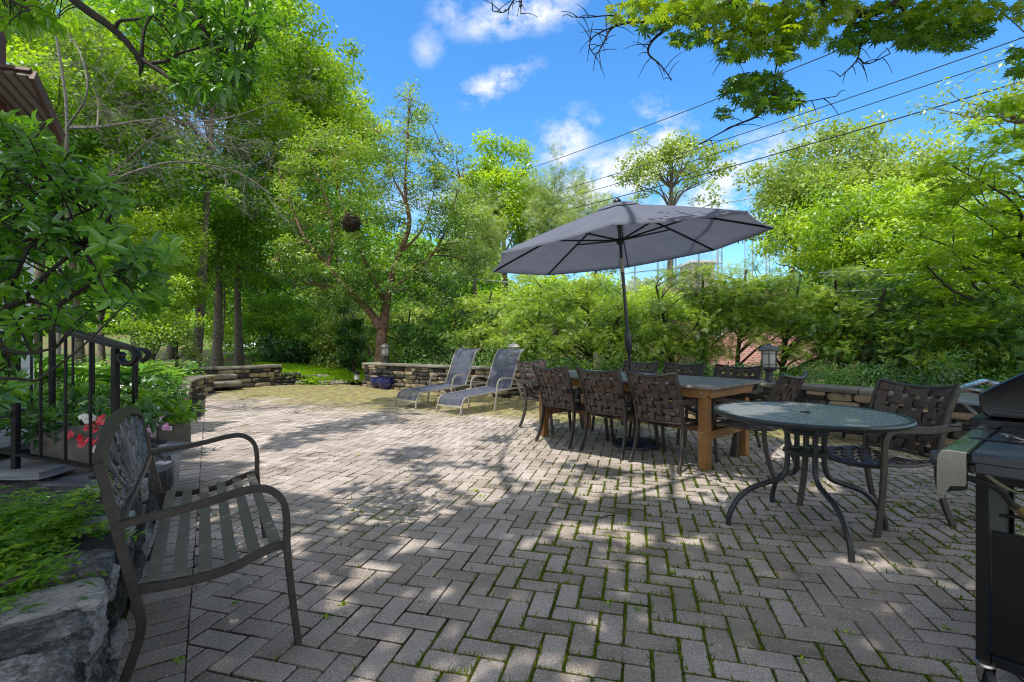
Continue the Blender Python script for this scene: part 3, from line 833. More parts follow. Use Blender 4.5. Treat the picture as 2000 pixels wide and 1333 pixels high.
mb = MB(); mb.prism([(x, y) for x, y in PATIO], -.06, -.010); o = mb.build('joint_bed', M['joint'], smooth=False); tag(o, kind='structure')

def clip(poly, p0, n):
    """keep the side where (p-p0).n >= 0"""
    out = []
    for i in range(len(poly)):
        a, b = poly[i], poly[(i + 1) % len(poly)]
        da = (a - p0).dot(n); db = (b - p0).dot(n)
        if da >= 0: out.append(a)
        if (da >= 0) != (db >= 0): out.append(a + (b - a) * (da / (da - db)))
    return out
def inset(poly, d):
    n = len(poly); out = []
    for i in range(n):
        a, b, c = poly[i - 1], poly[i], poly[(i + 1) % n]
        e1 = (b - a); e2 = (c - b)
        if e1.length < 1e-5 or e2.length < 1e-5: return None
        e1.normalize(); e2.normalize()
        n1 = Vector((-e1.y, e1.x)); n2 = Vector((-e2.y, e2.x))
        k = 1 + n1.dot(n2)
        if k < .25: return None
        out.append(b + (n1 + n2) * (d / k))
    return out
pv = MB(); tufts = []
rp = random.Random(3)
def paver(poly, jn):
    q0 = inset(poly, jn)
    if not q0: return
    ar = sum(q0[i].x * q0[(i + 1) % len(q0)].y - q0[(i + 1) % len(q0)].x * q0[i].y for i in range(len(q0))) / 2
    if ar < .0015: return
    c = sum(q0, Vector((0, 0))) / len(q0)
    near = c.y < 6
    q0 = [c + (v - c) @ Matrix.Rotation(0, 2) for v in q0]
    ang = rp.gauss(0, .008); dx = Vector((rp.gauss(0, .0008), rp.gauss(0, .0008)))
    Rm = Matrix.Rotation(ang, 2)
    q0 = [c + dx + Rm @ (v - c) for v in q0]
    if c.y < 4.8 and len(q0) == 4:
        qr = []
        for i in range(4):
            p_, v_, n_ = q0[i - 1], q0[i], q0[(i + 1) % 4]
            for d_ in ((p_ - v_), (n_ - v_)):
                if d_.length > .03: qr.append(v_ + d_.normalized() * rp.uniform(.0045, .008))
        if len(qr) == 8: q0 = qr
    q1 = inset(q0, .0040)
    if not q1: return
    q2 = inset(q0, .0026) if near else None
    tx, ty, h = rp.gauss(0, .007), rp.gauss(0, .007), rp.gauss(0, .0011)
    z = lambda v: h + (v.x - c.x) * tx + (v.y - c.y) * ty
    n = len(q0); vs = []; fs = []
    rings = [(q0, -.022), (q0, -.0060)] + ([(q2, -.0020)] if q2 else []) + [(q1, 0)]
    for q, zz in rings:
        vs += [(v.x, v.y, z(v) + zz) for v in q]
    for k in range(len(rings) - 1):
        for i in range(n):
            j = (i + 1) % n
            fs.append((k * n + i, k * n + j, (k + 1) * n + j, (k + 1) * n + i))
    fs.append(tuple((len(rings) - 1) * n + i for i in range(n)))
    tt = rp.random()
    base_ = len(pv.v); pv.v.extend(vs); pv.f.extend([tuple(base_ + i for i in f) for f in fs]); pv.t.extend([-.38] * (2 * n) + [tt] * (len(fs) - 2 * n))  # joint dirt and chamfer shade put into the tint of sides and bevels
PH = R(-14.5); wd = .104
RT = Matrix.Rotation(PH, 2)
orig = Vector((.1, 1.0))
edges = []
for ia in range(-170, 200):
    for ib in range(-90, 90):
        ox = ia + 2 * ib; oy = ia - 2 * ib
        for (x0, y0, lx, ly) in ((0, 0, 2, 1), (0, 1, 1, 2)):
            cx, cy = (ox + x0 + lx / 2) * wd, (oy + y0 + ly / 2) * wd
            if abs(cx) > 14 or cy > 15 or cy < -4: continue
            c = orig + RT @ Vector((cx, cy))
            if c.y < .2 or c.y > 13.1 or abs(c.x) > c.y * 1.12 + 1.0: continue
            # the herringbone stops at the border course
            sN = -SP
            if (c - S0).dot(sN) < -.13 or not inside(c + SP * -.02, PATIO): continue
            poly = [orig + RT @ Vector(((ox + x0 + u * lx) * wd, (oy + y0 + v * ly) * wd)) for (u, v) in ((0, 0), (1, 0), (1, 1), (0, 1))]
            poly = clip(poly, S0 + SP * .003, sN)
            if len(poly) < 3: continue
            right = smooth(-.6, 1.2, c.x)
            jn = .0022 + .0048 * right * max(0, .4 + 1.4 * noise.noise(Vector((c.x * .6, c.y * .6, 2)))) + rp.uniform(0, .0008)
            paver(poly, jn)
            if c.y < 7: edges.append((poly, jn))
# border course beside the wall
t = -2.2
while t < 6.3:
    p = [seam(t, .235), seam(t, -.003), seam(t + wd, -.003), seam(t + wd, .235)]
    p = [Vector(v) for v in p]
    a = (p[1] - p[0]).cross(p[2] - p[1])
    if a < 0: p.reverse()
    if p[0].y > .1: paver(p, .003); edges.append((p, .003))
    t += wd
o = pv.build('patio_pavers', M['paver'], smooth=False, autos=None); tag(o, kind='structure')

# moss and little grass blades growing in the joints
rg = np.random.default_rng(11)
P = []; A = []; L = []; T = []
for poly, jn in edges:
    for i in range(len(poly)):
        a, b = poly[i], poly[(i + 1) % len(poly)]
        l = (b - a).length
        if l < .04: continue
        mid = (a + b) / 2
        d = noise.noise(Vector((mid.x * .8 + 4, mid.y * .8, 0))) + .55 * noise.noise(Vector((mid.x * 3.1, mid.y * 3.1, 5)))
        k = smooth(-.9, .9, mid.x) * .66 - .14 + d * 1.0
        if abs((b - a).normalized().dot(Vector((math.sin(-PH), math.cos(PH))))) > .7: k += .12
        if k < .02: continue
        near = max(.2, 1 - mid.y / 7)
        cnt = int(l / .1 * 130 * min(.9, k) * near)
        for q in range(cnt):
            s = rg.random()
            p = a + (b - a) * s
            P.append((p.x + rg.normal() * .0034, p.y + rg.normal() * .0034, -.009)); 
            A.append((rg.normal() * .5, rg.normal() * .5, .8)); L.append(rg.uniform(.007, .018) * (1.0 + 1.2 * (rg.random() < .07))); T.append(.25 + .5 * rg.random() + d * .3)
P = np.array(P); A = np.array(A)
o = leaf_mesh('joint_moss', P, A, rg.normal(size=P.shape), np.array(L), .28, 'blade', M['moss_tuft'], tint=np.array(T)); tag(o, kind='stuff', cat='moss', label='green moss and tiny grass growing in the joints between the pavers')
# small weeds here and there (one object, uncountable seedlings)
P = []; A = []; Nn = []; L = []
for (px, py, k) in ((1243, 1190, 8), (672, 1182, 8), (350, 1290, 7), (640, 1208, 6), (930, 960, 12), (460, 1180, 9), (1710, 1160, 6), (1660, 1240, 6), (700, 890, 8), (860, 850, 10),
                    (1190, 1180, 8), (940, 970, 8), (560, 860, 7), (1310, 1120, 8), (980, 815, 14), (1060, 740, 4), (270, 1190, 30), (265, 1160, 24), (1560, 1290, 6), (1850, 1230, 7), (610, 800, 10), (480, 830, 9)):
    g = ground_at(px, py)
    for i in range(k * 2):
        a = rg.uniform(0, 2 * PI)
        r = rg.random() * .02 * (1 + g.y * .25)
        P.append((g.x + r * math.cos(a * 2), g.y + r * math.sin(a * 2), .002)); A.append((math.cos(a), math.sin(a), rg.uniform(.3, 1))); Nn.append((0, 0, 1)); L.append(rg.uniform(.006, .014) * (1 + g.y * .12))
o = leaf_mesh('seedlings', np.array(P), np.array(A), np.array(Nn, dtype=float), np.array(L), .7, 'ell', M['grass']); tag(o, kind='stuff', cat='weeds', label='scattered green seedlings sprouting between pavers')

# drying leaf litter blown against the wall and twigs on the pavers
def scatter_litter(name, label, c, r, n, size, mats, group=None, z=.004):
    P = np.array([(c[0] + rg.normal() * r[0], c[1] + rg.normal() * r[1], z + rg.random() * .012) for _ in range(n)])
    A = rg.normal(size=(n, 3)); A[:, 2] *= .25
    Nn = rg.normal(size=(n, 3)) * .5 + np.array([0, 0, 1])
    o = leaf_mesh(name, P, A, Nn, rg.uniform(size[0], size[1], n), .5, 'ell', mats)
    return tag(o, label, 'leaf litter', group, 'stuff')
scatter_litter('leaf_litter', 'dry leaf litter lying on the pavers behind the grill', (2.95, 3.1), (.18, .16), 170, (.015, .045), M['leaf_dry'])
scatter_litter('clippings', 'green clippings scattered over the shaded pavers by the grill', (2.9, 3.2), (.35, .3), 60, (.02, .05), M['leaf_deep'])
scatter_litter('fallen_leaves', 'a few fallen leaves scattered over the open patio', (-.5, 5.0), (2.5, 3.0), 320, (.008, .026), M['leaf_dry'])
scatter_litter('debris', 'soil and leaf crumbs gathered at the foot of the near stone wall', (seam(-.3, .2).x, seam(-.3, .2).y), (.25, .4), 0 or 40, (.01, .03), M['leaf_dry'])
for i, (px, py, l, a) in enumerate(((1200, 952, .16, .6), (1170, 1015, .12, .3))):
    g = ground_at(px, py)
    mb = MB(); d = Vector((math.cos(a), math.sin(a), .05)) * l
    mb.tube(curve([g + Vector((0, 0, .005)), g + d * .5 + Vector((0, .01, .012)), g + d + Vector((0, 0, .008))], 4), .0035, n=5)
    o = mb.build('twig', M['bark_dark'])
    tag(o, ['longer dark fallen twig lying on the sunlit pavers', 'shorter fallen twig lying on the shaded pavers'][i], 'twig', 'fallen twigs on the pavers')

# ================================================================== stone walls
def path_walk(path):
    out = [0]
    for a, b in zip(path, path[1:]): out.append(out[-1] + math.hypot(b[0] - a[0], b[1] - a[1]))
    return out
def path_at(path, acc, s):
    s = max(0, min(acc[-1] - 1e-6, s))
    for i in range(len(path) - 1):
        if s <= acc[i + 1]:
            t = (s - acc[i]) / (acc[i + 1] - acc[i])
            a, b = Vector(path[i]), Vector(path[i + 1])
            d = (b - a).normalized()
            return a + (b - a) * t, d
def stone_wall(name, label, path, h, th, courses, L, mat, capmat, cap=.06, capL=(.7, 1.1), over=.03, seed=1, n=3, side=1, z0=-.03, rough=.06, capw=None, back=False, dark=None, capstone=False):
    """courses of separate stones along the path; the visible face is the path line, the body lies on its 'side'"""
    rnd = random.Random(seed)
    root = thing(name, label, 'stone wall', (0, 0, 0))
    acc = path_walk(path)
    mb = MB(); z = z0
    top = h - cap
    hs_ = [rnd.uniform(.75, 1.3) for _ in range(courses)]; tot = sum(hs_); hs_ = [q * (top - z0) / tot for q in hs_]
    for ci, ch in enumerate(hs_):
        s = -rnd.uniform(0, L[1])
        while s < acc[-1]:
            l = rnd.uniform(*L) * (1.3 if rnd.random() < .2 else 1)
            if s + l / 2 > 0:
                if s + l > acc[-1] + .1: l = max(.08, acc[-1] - s)
                p, d = path_at(path, acc, s + l / 2)
                nrm_ = Vector((d.y, -d.x)) * side
                dep = rnd.uniform(.14, .2)
                split = rnd.random() < .16 and ch > .09
                for k in range(2 if split else 1):
                    hh = ch / (2 if split else 1)
                    c = p + nrm_ * (dep / 2 + rnd.uniform(-.012, .022))
                    mb.stone((c.x, c.y, z + hh * (k + .5)), (l * (.94 if n > 6 else 1.0), dep, hh * (.92 if n > 6 else .97)), math.atan2(d.y, d.x) + rnd.gauss(0, .03), n=n, rough=rough, seed=rnd.random() * 50, p=rnd.uniform(4, 8), t=rnd.random(), tilt=rnd.gauss(0, .04))
            s += l + .006
        z += ch
    mb.build('stonework', M[mat], root, autos=50)
    core = MB(); vs = []; fs = []
    for i, p in enumerate(path):
        q, d = path_at(path, acc, acc[i])
        nrm_ = Vector((d.y, -d.x)) * side
        a = q + nrm_ * .05; b = q + nrm_ * (th - .03)
        vs += [(a.x, a.y, z0), (a.x, a.y, top - .01), (b.x, b.y, top - .01), (b.x, b.y, z0)]
    for i in range(len(path) - 1):
        for k in range(4):
            fs.append((i * 4 + k, i * 4 + (k + 1) % 4, (i + 1) * 4 + (k + 1) % 4, (i + 1) * 4 + k))
    fs.append((0, 1, 2, 3)); e = (len(path) - 1) * 4; fs.append((e + 3, e + 2, e + 1, e))
    core.add(vs, fs); core.build('core', M['mortar'], root, smooth=False)
    if cap > 0:
        s = 0.0
        cm = MB()
        cw = capw or th
        while s < acc[-1]:
            l = min(rnd.uniform(*capL), acc[-1] - s)
            if l < .12: break
            a, d = path_at(path, acc, s + .004); b, d2 = path_at(path, acc, s + l - .004)
            nn = Vector((d.y, -d.x)) * side; n2 = Vector((d2.y, -d2.x)) * side
            K = 5; vs = []; fs = []
            zj = rnd.uniform(-.006, .006)
            for j in range(K + 1):
                f = j / K
                m0 = a + (b - a) * f; nm = (nn + (n2 - nn) * f)
                oo = over + rnd.uniform(-.012, .014)
                p0 = m0 - nm * oo; p1 = m0 + nm * (cw + rnd.uniform(-.02, .02))
                e = .008
                vs += [(p0.x + nm.x * .01, p0.y + nm.y * .01, h - cap), (p0.x, p0.y, h - cap * .6 + rnd.uniform(-.008, .008)), (p0.x + nm.x * .008, p0.y + nm.y * .008, h - .006 + zj), (p0.x + nm.x * .03, p0.y + nm.y * .03, h + zj),
                       (p1.x - nm.x * .02, p1.y - nm.y * .02, h + zj), (p1.x, p1.y, h - .012 + zj), (p1.x, p1.y, h - cap)]
            for j in range(K):
                for k in range(7):
                    q = (j * 7 + k, (j + 1) * 7 + k, (j + 1) * 7 + (k + 1) % 7, j * 7 + (k + 1) % 7)
                    fs.append(q)
            fs.append(tuple(range(7))); fs.append(tuple(reversed(range(K * 7, K * 7 + 7))))
            cm.add(vs, fs, rnd.random())
            s += l + .006
        cm.build('cap', M[capmat], root, autos=25)
    return root
# long wall behind the furniture (body beyond the path, which runs left to right: body on the left of the direction)
stone_wall('stone_wall', 'long low dry stone wall with pale flat capstones curving behind the loungers and dining table', WALL, .60, .42, 6, (.12, .38), 'stone_far', 'stone_cap', cap=.055, seed=4, side=-1, n=3, capw=.45)
# near wall the bench backs on to
NW = [tuple(seam(t, .225 + .012 * math.sin(t * 5))) for t in (-2.3, -1.6, -.9, -.3, .4, 1.1, 1.8, 2.35)]
root = stone_wall('stone_wall', 'near knee high wall of big rough grey stones behind the scrollwork bench', NW, .40, .5, 4, (.14, .34), 'stone_near', 'flagstone', cap=0, seed=8, side=-1, n=14, z0=-.03, rough=.085)
rnd = random.Random(21)
cm = MB()
s = -2.3
while s < 2.3:
    l = rnd.uniform(.15, .28)
    p = seam(s + l / 2, .235 + .115); a = math.atan2(SD.y, SD.x)
    cm.stone((p.x, p.y, .378 + rnd.uniform(-.022, .022)), (l * .95, rnd.uniform(.22, .29), rnd.uniform(.08, .13)), a + rnd.gauss(0, .12), tilt=rnd.gauss(0, .05), n=20, rough=.07, seed=rnd.random() * 40, p=10, t=rnd.random())
    s += l + .03
s = -2.2
while s < 2.2:
    l = rnd.uniform(.35, .6)
    p = seam(s + l / 2, .235 + .44)
    cm.stone((p.x, p.y, .375), (l, rnd.uniform(.34, .44), .08), math.atan2(SD.y, SD.x) + rnd.gauss(0, .08), n=10, rough=.05, seed=rnd.random() * 40, p=9, t=rnd.random())
    s += l + .01
cm.build('cap', M['flagstone'], root, autos=45)

# low walls at the back left with a step between them
bl = [tuple(seam(5.9, .22)), (-5.55, 8.3), (-6.15, 9.2), (-6.5, 10.1), (-6.62, 10.8)]
stone_wall('stone_wall', 'mossy dry stone retaining wall edging the hosta bed at the back left', bl, .40, .35, 4, (.16, .42), 'stone_far', 'stone_cap', cap=.05, seed=9, side=-1, n=4, capL=(.4, .8))
bl2 = [(-7.9, 11.2), (-6.9, 11.75), (-6.35, 12.25), (-6.05, 12.7)]
stone_wall('stone_wall', 'short upper tier of stacked stones beside the woodland tree trunks', bl2, .52, .45, 4, (.18, .5), 'stone_far', 'stone_cap', cap=.07, seed=10, side=-1, n=4, capL=(.4, .7))
bl3 = [(-6.1, 12.62), (-5.6, 12.95), (-4.9, 13.1), (-4.45, 13.15)]
mb = MB(); rnd = random.Random(5)
for i in range(26):
    t = i / 25; q = Vector(bl3[0]).lerp(Vector(bl3[-1]), t) + Vector((0, .16 * math.sin(t * PI)))
    hgt = .33 * (1 - t) + .03
    for k in range(1 + int(hgt / .09)):
        mb.stone((q.x + rnd.uniform(-.03, .03), q.y, -.03 + (k + .5) * .085), (rnd.uniform(.1, .2), .2, .09), rnd.uniform(-.3, .3), n=3, rough=.1, seed=i * 3 + k, p=3.5, t=rnd.random() * .5)
o = mb.build('stone_edging', M['stone_far']); tag(o, 'dark stone edging tapering down along the front of the lawn', 'stone edging')
# step slab
for i, (x, y, z, d) in enumerate(((-6.75, 11.25, .15, (.75, .5, .13)), (-7.0, 11.55, .29, (.7, .45, .13)))):
    mb = MB(); mb.stone((x, y, z), d, .75, n=6, rough=.03, seed=i + 3, p=9)
    o = mb.build('stone_step', M['stone_cap']); tag(o, ['lower pale garden step slab between the two back left walls', 'upper garden step slab just below the tree trunks'][i], 'step', 'garden steps at the back left')
# rocks edging the lawn and a flat slab
for i, (px, py, Z, dx, dz) in enumerate(((622, 737, 13.2, .55, .26), (655, 745, 13.0, .9, .10), (590, 745, 13.0, .5, .12))):
    p = at(px, py, Z)
    mb = MB(); mb.stone((p.x, p.y, dz * .4), (dx, .5, dz), i * .5, n=6, rough=.1, seed=i * 9 + 1, p=3.5)
    o = mb.build('rock', M['stone_cap'])
    tag(o, ['pointed pale rock at the right end of the lawn', 'long flat rock slab beside the small path light', 'low rock half hidden by the clump of weeds'][i], 'rock')

# raised lawn
lx = [(-6.35, 12.85), (-5.6, 13.15), (-4.9, 13.3), (-4.3, 13.35)]
vs = []; fs = []
NXX, NYY = 22, 14
for j in range(NYY):
    for i in range(NXX):
        u = i / (NXX - 1); v = j / (NYY - 1)
        x = -6.6 + 2.5 * u - v * (1.9 - u * 1.5); y = 12.9 + .35 * u + v * 3.4
        z = (.30 - .27 * u) * (1 - .0 * v) + v * .06 + .02 * noise.noise(Vector((x * 2, y * 2, 0)))
        z = max(z, H(x, y) + .02)
        vs.append((x, y, z))
for j in range(NYY - 1):
    for i in range(NXX - 1):
        a = j * NXX + i; fs.append((a, a + 1, a + NXX + 1, a + NXX))
lv = np.array(vs)
o = mesh_object('lawn', vs, fs, M['ground']); tag(o, kind='structure')
n = 26000
k = rg.integers(0, len(lv), n)
P = lv[k] + rg.normal(size=(n, 3)) * np.array([.09, .18, 0])
A = rg.normal(size=(n, 3)) * .35 + np.array([0, 0, 1])
o = leaf_mesh('lawn_grass', P, A, rg.normal(size=(n, 3)), rg.uniform(.05, .12, n), .16, 'blade', M['grass'], tint=.4 + .5 * rg.random(n)); tag(o, kind='stuff', cat='grass', label='bright green grass of the small raised lawn')

# driveway glimpsed through the trees
vs = [(-17.5, 29, H(-17, 29) + .05), (-11.0, 25.5, H(-11, 25.5) + .05), (-9.5, 27.5, H(-9.5, 27.5) + .06), (-17, 32, H(-17, 32) + .06)]
o = mesh_object('driveway', vs, [(0, 1, 2, 3)], M['drive'], smooth=False); tag(o, kind='structure')

# beds (soil)
def slab(name, poly, z0, z1, mat, **kw):
    mb = MB(); mb.prism(poly, z0, z1); o = mb.build(name, M[mat], smooth=False); tag(o, kind='structure', **kw); return o
a0, a1 = seam(-2.4, .40), seam(.55, .40)
slab('planting_bed', [(a0.x, a0.y), (a1.x, a1.y), (-7, a1.y), (-7, -1.0)][::-1], -.03, .335, 'soil')
b0, b1, b2 = seam(1.9, .34), seam(5.9, .5), (-7.3, 11)
slab('hosta_bed', [(b0.x, b0.y), (b1.x, b1.y), (-6.5, 9.2), (-7.0, 11.0), (-16, 13), (-12, 3.95), (-4, 3.8)][::-1], -.03, .33, 'soil')

# ================================================================== flagstone steps and landing
root = thing('garden_steps', 'blue grey flagstone steps and landing running up between the two iron railings', 'steps')
rnd = random.Random(31)
sm = MB(); tm = MB()
for k, (x0, x1, z) in enumerate(((-2.72, -2.42, .50), (-3.05, -2.72, .50), (-3.5, -3.05, .62), (-4.1, -3.5, .76), (-4.9, -4.1, .92))):
    pass
edges_x = [-2.15, -2.5, -2.95, -3.45, -4.0, -4.6, -5.6]
zz = [.42, .49, .57, .66, .78, .9]
for k in range(6):
    x1, x0, z = edges_x[k], edges_x[k + 1], zz[k]
    for j in range(2):
        y0 = 2.55 + j * .56; y1 = y0 + .55
        cx = (x0 + x1) / 2 - (y0 - 2.5) * .45
        tm.stone((cx, (y0 + y1) / 2, z - .025), (x1 - x0 + .05, y1 - y0, .05), rnd.gauss(0, .02), n=8, rough=.02, seed=k * 7 + j, p=14, t=rnd.random())
    yy = 2.5
    while yy < 3.65:
        l = rnd.uniform(.16, .34)
        sm.stone(((x0 + x1) / 2 + .02 - (yy - 2.5) * .45, yy + l / 2, z / 2 - .06 + .02), (x1 - x0 + .02, l, z - .06), 0, n=5, rough=.06, seed=yy * 9 + k, p=7, t=rnd.random())
        yy += l
sm.build('riser', M['stone_near'], root); tm.build('tread', M['tread'], root)

# ================================================================== iron railings
def railing(label, Z, top, post_x, x_step, nb, bz, bot, seed, y_shift=0):
    """top/bot: (x,z) pairs for the handrail and the bottom rail in the plane Y = Z"""
    root = thing('iron_railing', label, 'railing', (0, 0, 0), 0, 'black iron railings either side of the garden steps')
    (x0, z0), (x1, z1) = top
    mb = MB()
    def lift(x, a=top):
        return a[0][1] + (a[1][1] - a[0][1]) * (x - a[0][0]) / (a[1][0] - a[0][0])
    pts = [(x0 - 2, Z, lift(x0 - 2)), (x0, Z, z0), (x1 - .3, Z, lift(x1 - .3)), (x1, Z, z1)]
    # scroll end
    r = .048 if seed == 1 else .042; cx, cz = x1 + .05, z1 - r - .006
    for k in range(0, 14):
        a = PI / 2 - k * .42
        rr = r * (1 - .035 * k)
        pts.append((cx + rr * math.cos(a) * 1.25, Z, cz + rr * math.sin(a)))
    mb.tube(pts, 1, prof=[(.010, -.022), (.016, -.014), (.016, .014), (.010, .022), (-.008, .022), (-.008, -.022)], up=(0, 0, 1))
    mb.build('handrail', M['iron'], root)
    for x in [post_x] + [post_x - x_step * nb * (k + 1) for k in range(2)]:
        mb = MB(); h = lift(x) - .01; b = lift(x, bot) - .22
        mb.box((x, Z, (h + b) / 2), (.031, .031, h - b), bev=.003); mb.build('post', M['iron'], root)
    for k in range(1, nb * 3):
        if k % nb == 0: continue
        x = post_x - x_step * k
        mb = MB(); h = lift(x) - .008; b = lift(x, bot)
        mb.box((x, Z, (h + b) / 2), (.013, .013, h - b), bev=.002); mb.build('baluster', M['iron'], root)
    mb = MB(); mb.tube([(x0 - 2, Z, lift(x0 - 2, bot)), (post_x + (.17 if seed == 1 else 0), Z, lift(post_x + (.17 if seed == 1 else 0), bot))], 1, prof=[(-.008, -.016), (-.008, .016), (.008, .016), (.008, -.016)], up=(0, 0, 1))
    mb.build('bottom_rail', M['iron'], root)
    return root
railing('nearer black iron handrail of the garden steps, ending in a curl right behind the bench', 2.62, ((-2.775, 1.325), (-2.135, 1.148)), -2.15, .135, 4, 0, ((-2.775, .585), (-2.1, .47)), 1)
railing('farther black iron handrail beyond the steps, partly hidden by the nearer one', 3.5, ((-3.66, 1.41), (-2.73, 1.12)), -2.73, .15, 4, 0, ((-3.66, .70), (-2.73, .52)), 2)
# ================================================================== bench
def make_bench():
    fx = Vector((.8415, .540)).normalized()
    rz = math.atan2(fx.y, fx.x) - PI / 2
    root = thing('garden_bench', 'dark bronze metal garden bench with slatted seat and scrollwork back beside the near stone wall', 'bench', (-1.403, 2.248, 0), rz)
    prof = [(-.014, -.0115), (-.0115, -.014), (.0115, -.014), (.014, -.0115), (.014, .0115), (.0115, .014), (-.0115, .014), (-.014, .0115)]
    backy = lambda z: -.225 - (z - .34) * .20
    for sx_ in (-1, 1):
        x = .60 * sx_
        mb = MB(); mb.tube(curve([(x, -.27, 0), (x, -.235, .10), (x, -.205, .22), (x, -.225, .34), (x, backy(.56), .56), (x, backy(.785), .785)], 6), 1, prof=prof, up=(1, 0, 0))
        mb.build('rear_leg', M['bench_metal'], root)
        mb = MB(); mb.tube(curve([(x, .285, 0), (x, .262, .2), (x, .245, .38), (x, .243, .50), (x, .225, .575), (x, .17, .622), (x, .09, .625), (x, -.05, .60), (x, backy(.575), .575)], 6), 1,
                           prof=[(a * 1.25, b * .85) for a, b in prof], up=(1, 0, 0))
        mb.build('armrest', M['bench_metal'], root)
        mb = MB(); mb.tube(curve([(x * .985, -.225, .345), (x * .985, -.08, .335), (x * .985, .05, .345), (x * .985, .15, .378), (x * .985, .205, .392), (x * .985, .245, .388)], 5), 1, prof=prof, up=(1, 0, 0))
        mb.build('seat_rail', M['bench_metal'], root)
    sy = [-.175, -.10, -.022, .058, .135, .208]
    def sz(y):
        return .36 if y < -.1 else (.355 + .0) if y < .0 else .355 + (y) * .19
    for y in sy:
        mb = MB(); mb.box((0, y, sz(y)), (1.17, .043, .008), bev=.003); mb.build('slat', M['bench_slat'], root)
    # back frame
    top = [(-.60, .785), (-.42, .828), (-.22, .856), (0, .865), (.22, .856), (.42, .828), (.60, .785)]
    mb = MB(); mb.tube([(p[0], backy(p[1]), p[1]) for p in [tuple(v)[:2] for v in [Vector((q.x, q.z, 0)) for q in curve([(a, 0, b) for a, b in top], 5)]]], 1,
                       prof=[(-.013, -.019), (-.013, .019), (.013, .019), (.013, -.019)], up=(0, 1, .3))
    mb.build('top_rail', M['bench_metal'], root)
    mb = MB(); mb.box((0, backy(.565), .565), (1.18, .024, .03), bev=.003); mb.build('back_rail', M['bench_metal'], root)
    # scrollwork casting
    mb = MB()
    def s3(pts, r=.0055, n=5):
        r *= .8
        c = curve([(a, 0, b) for a, b in pts], n)
        mb.tube([(p.x, backy(p.z) + .002, p.z) for p in c], r, n=6)
    def scroll(cx, cz, r, a0, turns, sgn, r0=.006):
        pts = []
        k = int(10 * turns)
        for i in range(k + 1):
            a = a0 + sgn * i / 10 * 2 * PI
            q = r * (1 - .82 * i / k)
            pts.append((cx + q * math.cos(a), cz + q * math.sin(a)))
        s3(pts, r0, 2)
    for sg in (-1, 1):
        for (w_, h_, lean) in ((.05, .262, .0), (.045, .25, .11), (.045, .225, .22), (.04, .20, .33)):
            # slender loops fanning out from the foot of the panel
            b0 = (sg * .03 + sg * lean * .5, .585); tip = (sg * (.035 + lean * 1.25), .585 + h_)
            s3([b0, (sg * (.01 + lean * .75), .585 + h_ * .45), (tip[0] - sg * w_ * .6, tip[1] - .045), (tip[0], tip[1]), (tip[0] + sg * w_ * .35, tip[1] - .05), (sg * (.05 + lean * .95), .585 + h_ * .4), (sg * (.04 + lean * .6), .60)], .0062)
            scroll(tip[0], tip[1] - .05, .020, PI / 2, 1.0, -sg)
        s3([(sg * .04, .58), (sg * .20, .605), (sg * .34, .66), (sg * .44, .735), (sg * .47, .775), (sg * .43, .80), (sg * .395, .775), (sg * .42, .76)], .0075)
        s3([(sg * .10, .58), (sg * .28, .59), (sg * .42, .62), (sg * .53, .69), (sg * .56, .745), (sg * .53, .765), (sg * .50, .745)], .0075)
        for (cx, cz, r, a, tn) in ((.30, .745, .035, 1.2, 1.3), (.245, .665, .032, 3.2, 1.3), (.40, .69, .034, .4, 1.3), (.50, .63, .032, 2.4, 1.3), (.13, .80, .028, 0, 1.2), (.345, .615, .026, 4.6, 1.2), (.54, .70, .026, 1, 1.1), (.11, .655, .028, 5, 1.2)):
            scroll(sg * cx, cz, r, a if sg > 0 else PI - a, tn, sg, .0062)
        for (cx, cz) in ((.16, .72), (.30, .70), (.21, .78), (.36, .78), (.46, .68), (.08, .74), (.27, .62), (.43, .60), (.06, .62)):
            mb.stone((sg * cx, backy(cz) + .004, cz), (.026, .014, .034), 0, n=3, rough=.05, p=2.2, seed=cx * 9)
    s3([(0, .575), (0, .70), (0, .855)], .006)
    mb.build('scrollwork', M['bench_casting'], root)
    return root
make_bench()

# ================================================================== strap chairs
def strap_grid(mb, S, nu, nv, fu=.62, fv=.62, th=.004, seg=3, lift=.006):
    """woven straps on the surface S(u,v) -> point, normal ; u,v in 0..1"""
    def pt(u, v, off):
        p, n_ = S(u, v)
        return p + n_ * off
    for fam in (0, 1):
        n1, n2 = (nu, nv) if fam == 0 else (nv, nu)
        fw = fu if fam == 0 else fv
        for i in range(n1):
            c = (i + .5) / n1; hw = .5 / n1 * fw
            K = n2 * seg
            rows = []
            for k in range(K + 1):
                s = k / K
                ph = s * n2 - .5
                wv = math.cos(ph * PI + (i % 2) * PI) * lift * (1 if fam == 0 else -1)
                if s < .02 or s > .98: wv = 0
                for e in (-hw, hw):
                    for z in (th / 2, -th / 2):
                        if fam == 0: rows.append(pt(c + e, s, wv + z))
                        else: rows.append(pt(s, c + e, wv + z))
            fs = []
            for k in range(K):
                a = k * 4; b = a + 4
                for (p, q) in ((0, 2), (2, 3), (3, 1), (1, 0)):
                    fs.append((a + p, a + q, b + q, b + p))
            fs.append((0, 1, 3, 2)); e = K * 4; fs.append((e, e + 2, e + 3, e + 1))
            mb.add(rows, fs, RNG.random())
